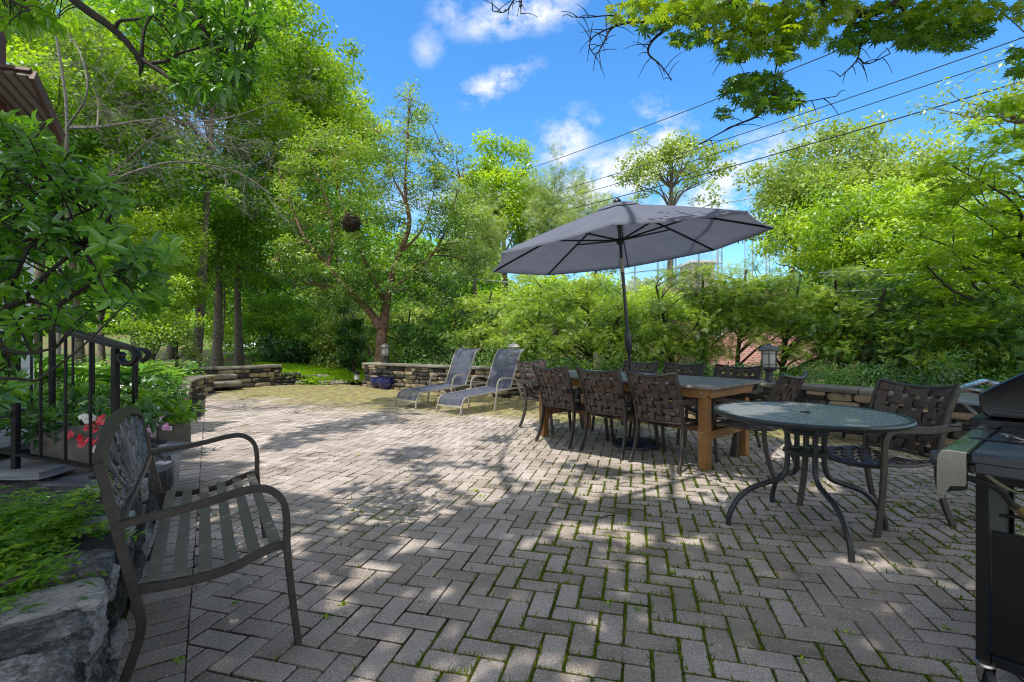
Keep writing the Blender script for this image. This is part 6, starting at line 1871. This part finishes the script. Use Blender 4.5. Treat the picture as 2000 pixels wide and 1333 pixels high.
for k, bb in enumerate(br):
    pts = curve([mp(*p) + Vector((rnd.uniform(-.01, .01), rnd.uniform(-.03, .03), 0)) for p in bb], 6)
    n = len(pts); r0 = .032 if k == 0 else (.012 if len(bb) > 3 and k not in (12, 13, 14, 15) else .006)
    mb.tube(pts, [r0 + (.003 - r0) * (j / (n - 1)) ** .8 for j in range(n)], n=6)
    for j in range(2, n, 2):       # fine twigs
        d = Vector((rnd.gauss(0, 1), rnd.gauss(0, .6), rnd.gauss(-.2, .8))).normalized() * rnd.uniform(.06, .18)
        mb.tube(curve([pts[j], pts[j] + d * .5 + Vector((0, 0, .015)), pts[j] + d], 3), [.0035, .0033, .003, .0027, .0024, .002, .0015], n=4, cap=False)
mb.build('trunk', M['bark_dark'], root)
cl = [(1255, 25, 75, 26, 90), (1330, 30, 60, 24, 95), (1400, 45, 45, 30, 90), (1345, 75, 45, 16, 45), (1450, 85, 55, 30, 110), (1490, 30, 60, 26, 100), (1530, 70, 45, 32, 95), (1560, 40, 50, 24, 80), (1430, 110, 30, 12, 30), (1530, 110, 30, 15, 35),
      (1480, 165, 58, 24, 120), (1500, 205, 55, 16, 85), (1440, 175, 30, 22, 45), (1415, 220, 16, 12, 16), (1540, 190, 28, 20, 40), (1650, 90, 26, 18, 40), (1655, 25, 50, 24, 80), (1700, 62, 50, 22, 90), (1770, 62, 60, 26, 120), (1760, 20, 60, 24, 100), (1840, 62, 60, 24, 115), (1850, 20, 70, 24, 110),
      (1900, 55, 45, 26, 85), (1925, 22, 40, 20, 50), (1790, 86, 40, 10, 30), (1860, 92, 40, 9, 28), (1985, 120, 22, 30, 40), (1995, 20, 24, 26, 30), (1300, 5, 80, 18, 70), (1400, 5, 60, 18, 60), (1600, 5, 80, 16, 70), (1280, 55, 30, 10, 16), (1390, 20, 60, 20, 70)]
P = []; T = []
for (x, y, rx, ry, n) in cl:
    k = rg.random() * .25 + (.35 if y < 40 or 1380 < x < 1640 and y < 120 else .0)
    for i in range(int(n * 1.25)):
        a = rg.uniform(0, 2 * PI); r = math.sqrt(rg.random())
        P.append(tuple(mp(x + rx * r * math.cos(a), y + ry * r * math.sin(a), 4.3 + rg.normal() * .22))); T.append(k + .4 * rg.random())
P = np.array(P); n = len(P)
Nn = rg.normal(size=(n, 3)) * .45 + np.array([0, -.15, 1]); A = rg.normal(size=(n, 3)) * np.array([1, 1, .3]) + np.array([0, 0, -.35])
leaf_mesh('crown', P, A, Nn, rg.uniform(.043, .067, n), 1.0, 'palm', M['leaf_maple'], root, np.array(T))
P = np.array([tuple(mp(x + rg.normal() * 10, y + rg.normal() * 5, 4.3)) for x, y in ((1600, 70), (1610, 62), (1590, 80), (1480, 40), (1470, 60)) for _ in range(12)])
leaf_mesh('yellow_leaves', P, rg.normal(size=P.shape), rg.normal(size=P.shape) * .4 + np.array([0, 0, 1]), np.full(len(P), .05), 1.0, 'palm', M['leaf_lime'], root, np.full(len(P), .9))

# lime maple at the right edge
b = Vector((9.6, 7.6, -.05))
root = thing('japanese_maple', 'bright lime green japanese maple filling the right edge above the hedge', 'tree', b)
rg = np.random.default_rng(111); rnd = random.Random(111)
poly = [(1790, 640), (1760, 560), (1800, 430), (1790, 350), (1850, 300), (1900, 230), (1960, 200), (2100, 150), (2200, 400), (2150, 640), (1950, 690)]
C = px_region(rg, 165, poly, 6.4, 8.2) - np.array(b)
mb = MB(); limb_tubes(mb, rnd, [Vector((0, 0, 0)), Vector((-.3, 0, 1.2)), Vector((-.8, 0, 2.6)), Vector((-1.2, 0, 4.0))], (.11, .03), C, 44, low=.1); mb.build('trunk', M['bark_dark'], root)
P, A, Nn, L, t = clump_leaves(rg, C, 66, rg.uniform(.22, .42, len(C)), .28, 2.0, .1, (.05, .08))
leaf_mesh('crown', P, A, Nn, L, 1.0, 'palm', M['leaf_lime'], root, t * .8 + .1)

# ---- broad leaved shrub close at the left
b = Vector((-2.9, 1.4, .3))
root = thing('rhododendron', 'large leaved shrub hanging in close at the left, in front of the iron railing', 'shrub', b)
rg = np.random.default_rng(120); rnd = random.Random(120)
bp = lambda x, y, Z: at(x, y, Z) - b
mb = MB()
main = [[(-250, 700, 1.7), (-60, 640, 1.75), (40, 590, 1.75), (110, 600, 1.8), (190, 630, 1.85), (205, 600, 1.85)], [(-60, 640, 1.75), (20, 560, 1.7), (60, 480, 1.7), (130, 430, 1.75), (200, 400, 1.8)],
        [(-100, 560, 1.8), (10, 440, 1.8), (18, 360, 1.8), (50, 300, 1.85), (90, 240, 1.9)], [(40, 590, 1.75), (110, 520, 1.75), (190, 460, 1.8), (240, 380, 1.85)], [(110, 600, 1.8), (170, 560, 1.85), (250, 520, 1.9), (300, 480, 1.95)],
        [(-80, 420, 1.9), (20, 330, 1.95), (60, 270, 2.0)], [(-60, 660, 1.6), (40, 690, 1.6), (110, 680, 1.65)], [(60, 480, 1.7), (110, 470, 1.7), (160, 480, 1.7)], [(-100, 760, 1.4), (0, 740, 1.45), (70, 745, 1.5)], [(10, 440, 1.8), (70, 380, 1.8), (120, 330, 1.85)]]
nodes = []
for k, bb in enumerate(main):
    pts = curve([bp(*p) for p in bb], 7); n = len(pts); r0 = .016 if k == 0 else .009
    mb.tube(pts, [r0 + (.0035 - r0) * (j / (n - 1)) for j in range(n)], n=7); nodes += pts[5:]
poly = [(-60, 225), (30, 215), (110, 275), (150, 300), (200, 345), (255, 400), (330, 430), (345, 480), (330, 560), (300, 610), (200, 600), (150, 640), (80, 650), (40, 760), (-60, 800)]
C = px_region(rg, 250, poly, 1.5, 2.35)
P = []; A = []; Nn = []; L = []; T = []
for c in C:
    c = Vector(c) - b
    bn = min(nodes, key=lambda t: (t - c).length); d = c - bn
    mb.tube(curve([bn, bn + d * .5 + Vector((rnd.uniform(-.02, .02), 0, rnd.uniform(-.03, .01))), c], 3), [.004, .0038, .0036, .0033, .003, .0027, .0022], n=5, cap=False)
    ax = (d.normalized() + Vector((rnd.gauss(0, .3), rnd.gauss(0, .3), .55))).normalized()
    tt = rg.random() * .6
    k = rnd.randint(8, 13)
    u = ax.orthogonal().normalized()
    for j in range(k):
        a = j * 2.4; uu = Matrix.Rotation(a, 3, ax) @ u
        e = rnd.uniform(.05, .7)
        P.append(tuple(c - ax * (.05 * j / k))); dd = uu + ax * e + Vector((0, 0, -.12)); A.append(tuple(dd)); Nn.append(tuple(ax * 1.0 - uu * e * .5)); L.append(rnd.uniform(.035, .08)); T.append(tt + .35 * rnd.random())
mb.build('branches', M['bark_dark'], root)
leaf_mesh('foliage', np.array(P), np.array(A), np.array(Nn), np.array(L), .40, 'ell', M['leaf_broad'], root, np.array(T))

# ---- overhanging branch at the top left
b = Vector((-4.4, 1.6, .3))
root = thing('magnolia', 'dark branch with broad leaves hanging in across the top left corner', 'tree', b)
rg = np.random.default_rng(130); rnd = random.Random(130)
bp = lambda x, y, Z: at(x, y, Z) - b
mb = MB(); nodes = []
mb.tube(curve([Vector((0, 0, -.3)), Vector((.1, -.1, 1.6)), Vector((.3, .3, 3.0)), bp(90, -60, 2.6)], 5), [.07 - .0025 * k for k in range(16)], n=9)
main = [[(90, -60, 2.6), (150, 5, 2.6), (205, 45, 2.6), (245, 80, 2.6), (272, 112, 2.6), (320, 145, 2.6), (352, 172, 2.6), (380, 185, 2.65), (430, 186, 2.7)], [(272, 112, 2.6), (276, 130, 2.6), (272, 150, 2.6)], [(222, 60, 2.6), (235, 42, 2.6), (262, 38, 2.65), (300, 32, 2.7), (340, 10, 2.7)],
        [(290, 125, 2.6), (330, 118, 2.6), (350, 105, 2.6), (400, 90, 2.6), (440, 70, 2.65)], [(276, 112, 2.6), (280, 70, 2.6), (290, 40, 2.6), (330, -20, 2.6)], [(350, -40, 2.6), (380, 30, 2.6), (410, 75, 2.6), (440, 120, 2.6), (470, 150, 2.6)], [(352, 172, 2.6), (368, 150, 2.6), (385, 125, 2.6)], [(-40, -40, 2.4), (20, 0, 2.4), (60, 20, 2.4)]]
for k, bb in enumerate(main):
    pts = curve([bp(*p) for p in bb], 7); n = len(pts); r0 = .028 if k == 0 else (.024 if k == 1 else .011)
    mb.tube(pts, [r0 + (.004 - r0) * (j / (n - 1)) ** .8 for j in range(n)], n=7); nodes += pts[4:]
P = []; A = []; Nn = []; L = []; T = []; PB = []; 
for (x, y, rx, ry, n) in ((420, 30, 70, 40, 26), (445, 90, 45, 40, 26), (400, 150, 60, 28, 20), (465, 150, 25, 30, 12), (340, 10, 60, 20, 10), (390, 175, 40, 12, 8), (440, 175, 28, 12, 8), (60, 20, 60, 26, 16), (10, 30, 30, 25, 8), (330, 70, 30, 20, 4), (500, 40, 25, 30, 7)):
    for _ in range(int(n * 1.35)):
        c = bp(x + rnd.uniform(-rx, rx), y + rnd.uniform(-ry, ry), 2.6 + rnd.gauss(0, .18))
        bn = min(nodes, key=lambda t: (t - c).length); d = c - bn
        mb.tube(curve([bn, bn + d * .5 + Vector((0, 0, .02)), c], 2), [.004, .0035, .003, .0025, .002], n=4, cap=False)
        ax = (d.normalized() + Vector((rnd.gauss(0, .4), rnd.gauss(0, .4), -.2))).normalized(); u = ax.orthogonal().normalized(); tt = rnd.random() * .5 + (.0 if x > 100 else .5)
        for j in range(rnd.randint(5, 8)):
            uu = Matrix.Rotation(j * 2.4, 3, ax) @ u
            P.append(tuple(c)); A.append(tuple(uu + ax * rnd.uniform(0, .8) + Vector((0, 0, -.25)))); Nn.append(tuple(ax * .6 + Vector((0, 0, 1)))); L.append(rnd.uniform(.05, .095)); T.append(tt + .3 * rnd.random())
mb.build('trunk', M['bark_dark'], root)
leaf_mesh('crown', np.array(P), np.array(A), np.array(Nn), np.array(L), .42, 'ell', M['leaf_broad'], root, np.array(T))

# ---- bare grey twigs of a dead tree
b = Vector((-6.4, 6.8, -.05))
root = thing('dead_tree', 'leafless grey tree with tangled dead twigs in front of the wood on the left', 'tree', b)
rnd = random.Random(140); mb = MB()
bp = lambda x, y, Z=7.0: at(x, y, Z) - b
mb.tube(curve([Vector((0, 0, 0)), bp(118, 500), bp(131, 250), bp(118, 120), bp(100, 30)], 5), [.032 - .001 * k for k in range(21)], n=7)
def twigs(p, d, l, r, dep):
    n = 5; pts = [p]; dd = Vector(d)
    for k in range(n):
        dd = (dd + Vector((rnd.gauss(0, .22), rnd.gauss(0, .16), rnd.gauss(0, .2) - .03))).normalized()
        pts.append(pts[-1] + dd * l / n)
    mb.tube(pts, [r * (1 - .13 * k) for k in range(n + 1)], n=4, cap=False)
    if dep > 0:
        for k in range(1, n + 1):
            for _ in range(1 if rnd.random() < .75 else 2):
                e = (dd + Vector((rnd.gauss(0, .7), rnd.gauss(0, .5), rnd.gauss(0, .6)))).normalized()
                twigs(pts[k], e, l * rnd.uniform(.35, .62), r * .55, dep - 1)
for pl, r in (([(131, 250), (200, 248), (260, 238), (320, 230), (370, 205)], .028), ([(125, 400), (190, 375), (250, 340), (330, 318), (400, 322), (470, 340), (530, 380)], .022), ([(131, 250), (170, 180), (150, 90), (100, 40)], .016), ([(320, 230), (380, 250), (430, 300)], .014), ([(120, 450), (230, 330), (330, 250), (450, 230), (560, 190)], .016), ([(190, 250), (190, 190), (165, 120)], .012)):
    pts = curve([bp(x, y, 7.0 + rnd.uniform(-.3, .3)) for x, y in pl], 6)
    n = len(pts); mb.tube(pts, [r + (.005 - r) * j / (n - 1) for j in range(n)], n=6)
    for j in range(3, n, 2):
        d = (pts[min(n - 1, j + 1)] - pts[j - 1]).normalized()
        twigs(pts[j], (d + Vector((rnd.gauss(0, .6), rnd.gauss(0, .4), rnd.gauss(0, .7)))).normalized(), rnd.uniform(.4, .9), .006, 2)
mb.build('trunk', M['bark_pale'], root)

# ---- garden bed plants
def hosta(label, p, s, n, seed, leaf='leaf_hosta', wdt=.42, tb=0.0):
    root = thing('hosta', label, 'plant', p, 0, 'hostas and leafy plants in the border')
    rg = np.random.default_rng(seed); P = []; A = []; Nn = []; L = []
    mb = MB()
    for i in range(n):
        a = i * 2.4 + rg.normal() * .2; k = (i + 1) / n; e = 1.15 - 1.0 * k
        d = Vector((math.cos(a), math.sin(a), 0)); st = d * (.05 + .16 * k) * s + Vector((0, 0, (.10 + .22 * (1 - k * .5)) * s))
        mb.tube([Vector((0, 0, 0)) + d * .02, st * .6 + Vector((0, 0, .03)), st], .005 * s, n=4, cap=False)
        P.append(tuple(st)); A.append(tuple(d + Vector((0, 0, e * .6 - .25)))); Nn.append(tuple(Vector((0, 0, 1)) - d * .1)); L.append(s * rg.uniform(.20, .32))
    mb.build('stem', M['grass'], root)
    leaf_mesh('leaves', np.array(P), np.array(A), np.array(Nn), np.array(L), wdt, 'ell', M[leaf], root, rg.random(n) * .7 + tb)
for i, (px, py, Z, s, n, lf, lab) in enumerate(((265, 745, 6.6, 1.25, 44, 'leaf_hosta', 'big striped leaf hosta spilling over the wall behind the far railing'), (290, 755, 7.2, .95, 40, 'leaf_hosta', 'hosta with long pale leaves nearest the patio edge'),
        (225, 770, 6.0, 1.0, 34, 'leaf_mid', 'broad green plant just behind the curled end of the far handrail'), (180, 790, 5.2, 1.0, 34, 'leaf_hosta', 'leafy plant seen between the balusters of the nearer railing'), (120, 800, 4.9, 1.0, 34, 'leaf_hosta', 'leafy plant behind the left balusters'),
        (60, 810, 4.7, 1.0, 34, 'leaf_mid', 'leafy plant at the left end of the railings'), (150, 745, 6.5, 1.2, 36, 'leaf_mid', 'taller green plant in the middle of the border'), (70, 730, 6.3, 1.3, 36, 'leaf_hosta', 'tall pale green plant near the house'), (322, 740, 8.4, .9, 30, 'leaf_mid', 'small hosta at the foot of the yellow green shrub'))):
    p = at(px, py, Z); p.z = max(.30, p.z - .28)
    hosta(lab, tuple(p), s, n, 150 + i, lf)
def cover(name, label, poly, z0, dz, n, leaf, size, seed, shape='ell', cat='ground cover'):
    rg = np.random.default_rng(seed); P = []
    xs_ = [p[0] for p in poly]; ys_ = [p[1] for p in poly]
    while len(P) < n:
        x = rg.uniform(min(xs_), max(xs_)); y = rg.uniform(min(ys_), max(ys_))
        if inside((x, y), poly): P.append((x, y, z0 + dz * rg.random() * (.6 + .8 * (noise.noise(Vector((x * 1.5, y * 1.5, seed))) + .4))))
    P = np.array(P); Nn = rg.normal(size=P.shape) * .5 + np.array([0, -.2, 1]); A = rg.normal(size=P.shape) * np.array([1, 1, .4])
    lum = np.array([noise.noise(Vector(p) * 2.2) for p in P])
    o = leaf_mesh(name, P, A, Nn, rg.uniform(size[0], size[1], n), .5, shape, M[leaf], tint=.45 + .6 * lum + .25 * rg.random(n)); return tag(o, label, cat, None, 'stuff')
cover('ground_cover', 'dense green ground cover filling the border behind the railings', [(-3.3, 4.1), tuple(seam(5.8, .6)), (-6.4, 9.3), (-6.9, 11), (-13, 12.6), (-9, 4.1)], .30, .38, 15000, 'leaf_hosta', (.06, .12), 160)
cover('ground_cover', 'ivy and leafy ground cover between the far steps and the house', [(-2.9, 3.85), (-3.3, 4.4), (-9, 4.6), (-9, 3.85)], .35, .35, 3500, 'leaf_mid', (.05, .10), 161)
# feathery shrubs in the near bed
def feathery(label, px, py, Z, n, seed, s=1.0, base_z=.33, tb=0.0):
    p = at(px, py, Z); p.z = base_z
    root = thing('feathery_shrub', label, 'shrub', p, 0, 'low feathery shrubs in the near bed')
    rnd = random.Random(seed); mb = MB(); P = []; A = []; Nn = []; L = []; T = []
    for i in range(n):
        a = rnd.uniform(0, 2 * PI); e = rnd.uniform(.5, 1.9)
        d = Vector((math.cos(a), math.sin(a), e)).normalized(); l = rnd.uniform(.2, .42) * s
        pts = [Vector((rnd.gauss(0, .05), rnd.gauss(0, .05), 0))]
        for k in range(9):
            d = (d + Vector((0, 0, -.11)) + Vector((rnd.gauss(0, .05), rnd.gauss(0, .05), 0))).normalized(); pts.append(pts[-1] + d * l / 9)
        mb.tube(pts, [.003 - .0002 * k for k in range(10)], n=4, cap=False)
        tt = rnd.random() * .5
        for k in range(2, 10):
            side = d.cross(Vector((0, 0, 1))).normalized()
            for sg in (-1, 1):
                dd = side * sg + d * .5; q_ = pts[k] if k < 10 else pts[-1]
                for m_ in range(1 if k < 3 else 2):
                    P.append(tuple(q_ + dd * .018 * m_ * 1.2)); A.append(tuple(dd + Vector((0, 0, rnd.uniform(-.15, .2))))); Nn.append((rnd.gauss(0, .25), rnd.gauss(0, .25), 1)); L.append(rnd.uniform(.034, .056) * s); T.append(tt + .4 * rnd.random() + tb)
    mb.build('stems', M['grass'], root)
    leaf_mesh('foliage', np.array(P), np.array(A), np.array(Nn), np.array(L), .5, 'ell', M['leaf_mid'], root, np.array(T))
feathery('bright feathery shrub spilling over the wall below the railing foot', 20, 985, 1.8, 150, 170, s=.8, tb=.0)
feathery('low feathery shrub at the left edge above the big stones', -90, 1010, 1.45, 120, 171, s=.75, tb=.0)
feathery('feathery shrub arching toward the bench back', 90, 960, 2.15, 90, 172, s=.7, tb=.0)
feathery('dark feathery shrub in the deepest corner of the near bed', -60, 930, 1.7, 90, 173)
feathery('small feathery tuft growing between the wall stones and bed', -70, 1080, 1.4, 50, 174, s=.5, tb=.0)
cover('ground_cover', 'dark leafy ground cover under the feathery shrubs', [(-1.3, .6), (-.9, .9), (-1.75, 2.2), (-2.4, 2.5), (-5, 2.5), (-5, .2)], .335, .12, 2600, 'leaf_deep', (.03, .06), 175)

# ================================================================== wires, fence, poles, buildings
def wire(label, pts, r, sag=.15, mat='wire', name='utility_wire', group='utility wires crossing the sky'):
    mb = MB(); a, c = pts; out = []
    for k in range(31):
        t = k / 30; p = a.lerp(c, t); p.z -= sag * 4 * t * (1 - t); out.append(p)
    mb.tube(out, r, n=5); o = mb.build(name, M[mat]); return tag(o, label, 'wire', group)
def ext(a, b_, k): return b_ + (b_ - a) * k
for (l, r_, rr, lab) in (((880, 378, 34), (2060, -75, 11), .016, 'highest utility wire, passing behind the hanging maple leaves'), ((905, 420, 33), (2060, 52, 11), .014, 'second utility wire from the top'),
                    ((910, 434, 33), (2060, 83, 11), .013, 'third utility wire, close below the second'), ((880, 458, 33), (2060, 140, 11), .018, 'lowest of the four long utility wires, just above the umbrella top')):
    wire(lab, (at(*l), at(*r_)), rr, .35)
for (l, r_, rr, lab) in (((880, 540, 24), (1010, 553, 22), .03, 'short cable bundle showing left of the umbrella rim'), ((1600, 533, 10), (2060, 505, 8), .012, 'pale cable bundle running through the lime tree, upper one'),
                    ((1600, 540, 10), (2060, 522, 8), .009, 'pale cable running just under the upper bundle'), ((1580, 572, 10), (2060, 545, 8), .011, 'pale cable in front of the hedge, middle one'), ((1640, 583, 10), (2060, 578, 8), .009, 'lowest pale cable in front of the hedge at the right')):
    wire(lab, (at(*l), at(*r_)), rr, .03, 'cable_pale', 'cable', 'cables low over the hedge')

def post(root, px, ytop, Z, r=.06, zb=-.1):
    p = at(px, ytop, Z); mb = MB(); mb.tube([Vector((p.x, Z, zb)), p], r, n=7); mb.build('post', M['fence_metal'], root)
root = thing('chain_link_fence', 'chain link fence on the rise behind the umbrella pole', 'fence', (0, 0, 0))
for px, yt in ((1212, 500), (1240, 498), (1285, 490), (1320, 484), (1365, 478), (1410, 470)): post(root, px, yt, 36, .05)
mb = MB()
for (a, c) in (((1212, 500), (1410, 470)), ((1212, 535), (1410, 515)), ((1212, 570), (1410, 560))): mb.tube([at(a[0], a[1], 36), at(c[0], c[1], 36)], .035, n=5)
mb.build('rail', M['fence_metal'], root)
mb = MB()
for k in range(-22, 70):
    x0 = 1212 + k * 3.2
    for sg in (-1, 1):
        a, c = (x0, 570), (x0 + 75, 490)
        if sg < 0: a, c = (x0 + 75, 570), (x0, 490)
        t0, t1 = 0.0, 1.0
        f = lambda t: (a[0] + (c[0] - a[0]) * t, a[1] + (c[1] - a[1]) * t)
        ts = [t / 20 for t in range(21) if 1212 <= f(t / 20)[0] <= 1410]
        if len(ts) > 1: mb.tube([at(*f(ts[0]), 36.02), at(*f(ts[-1]), 36.02)], .009, n=3, cap=False)
mb.build('netting', M['fence_metal'], root)
root = thing('backstop', 'tall pale net poles with a long top cable beside the olive tree', 'fence', (0, 0, 0))
for px, yt in ((1402, 395), (1455, 465), (1470, 470), (1497, 383), (1503, 470), (1525, 460), (1611, 322)): post(root, px, yt, 38, .07 if yt < 400 else .04)
mb = MB(); mb.tube([at(1380, 402, 38), at(1497, 383, 38), at(1611, 360, 38)], .045, n=5); mb.tube([at(1402, 470, 38), at(1611, 455, 38)], .03, n=5); mb.build('cable', M['fence_metal'], root)
root = thing('building', 'small peach stucco building on the rise right of the umbrella pole', 'building', (0, 0, 0))
c0 = at(1352, 514, 40); c1 = at(1396, 514, 40)
mb = MB(); mb.box(((c0.x + c1.x) / 2, 41.5, (c0.z - .5) / 2), (c1.x - c0.x, 3, c0.z + .5), bev=.03); mb.build('wall', M['stucco'], root)
mb = MB(); mb.box(((c0.x + c1.x) / 2, 41.5, c0.z + .1), (c1.x - c0.x + .4, 3.4, .22), bev=.03); mb.build('roof', M['white_paint'], root)
root = thing('brick_house', 'red brick house showing through gaps in the hemlocks behind the dining table', 'house', (0, 0, 0))
a = at(1340, 680, 22); c = at(1600, 680, 22); ztop = at(1400, 600, 22).z
mb = MB(); mb.box(((a.x + c.x) / 2, 25, ztop / 2 - .3), (c.x - a.x, 6, ztop + .6), bev=.02); mb.build('wall', M['brick'], root)
mb = MB(); hx = (c.x - a.x) / 2 + .4; mx_ = (a.x + c.x) / 2
mb.add([(mx_ - hx, 21.6, ztop), (mx_ + hx, 21.6, ztop), (mx_ + hx, 28.4, ztop), (mx_ - hx, 28.4, ztop), (mx_ - hx, 25, ztop + 1.2), (mx_ + hx, 25, ztop + 1.2)], [(0, 1, 5, 4), (2, 3, 4, 5), (0, 4, 3), (1, 2, 5), (3, 2, 1, 0)]); mb.build('roof', M['brown_trim'], root, smooth=False)
for k in (0, 2):
    mb = MB(); mb.box((a.x + 1.2 + k * 1.9, 21.97, 1.9), (.9, .08, 1.2), bev=.01); f_ = mb.build('window', M['white_paint'], root)
    mb = MB(); mb.box((a.x + 1.2 + k * 1.9, 21.92, 1.9), (.74, .02, 1.04), bev=.004); mb.build('pane', M['pole_metal'], f_)

# house at the left edge
root = thing('house', 'corner of a white house with brown eaves at the upper left edge', 'house', (0, 0, 0))
mb = MB(); mb.box((-8.35, 3.3, 1.6), (6.0, 4.2, 3.4), bev=.01)
for k in range(20): mb.box((-5.345, 3.3, .1 + k * .17), (.016, 4.2, .155), bev=.003); mb.box((-8.35, 5.405, .1 + k * .17), (6.0, .014, .155), bev=.003)
mb.build('wall', M['white_paint'], root)
def panel(pts, th, mat, name):
    v = [Vector(p) for p in pts]; n = (v[1] - v[0]).cross(v[2] - v[0]).normalized() * th
    mb = MB(); k = len(v); vs = v + [p + n for p in v]; fs = [tuple(reversed(range(k))), tuple(range(k, 2 * k))] + [(j, (j + 1) % k, k + (j + 1) % k, k + j) for j in range(k)]
    mb.add(vs, fs); return mb.build(name, M[mat], root, smooth=False)
A_ = Vector((-5.16, 5.5, 3.46)); B_ = Vector((-4.90, 4.90, 3.86)); off = Vector((-1.6, -.3, .1))
panel([A_, B_, B_ + off, A_ + off], -.05, 'soffit', 'soffit')
panel([A_ + Vector((0, 0, .055)), B_ + Vector((0, 0, .055)), B_ + off + Vector((0, 0, .055)), A_ + off + Vector((0, 0, .055))], -.05, 'brown_trim', 'roof')
mb = MB(); mb.tube([A_ + Vector((.02, .02, .02)), B_ + Vector((.02, .02, .02))], 1, prof=[(-.06, -.02), (-.06, .02), (.07, .02), (.07, -.02)], up=(0, 0, 1)); mb.build('fascia', M['brown_trim'], root)
mb = MB(); mb.box((-8.2, 3.5, 4.4), (5.55, 3.2, 2.2), bev=.01); mb.build('upper_wall', M['white_paint'], root)
mb = MB(); mb.box((-5.41, 5.08, 4.4), (.07, .12, 2.2), bev=.005); mb.build('corner_trim', M['brown_trim'], root)
mb = MB(); mb.box((-5.75, 5.115, 4.45), (.55, .04, 1.2), bev=.005); f_ = mb.build('window', M['white_paint'], root)
mb = MB(); mb.box((-5.75, 5.14, 4.45), (.43, .02, 1.06), bev=.003); mb.build('pane', M['pole_metal'], f_)
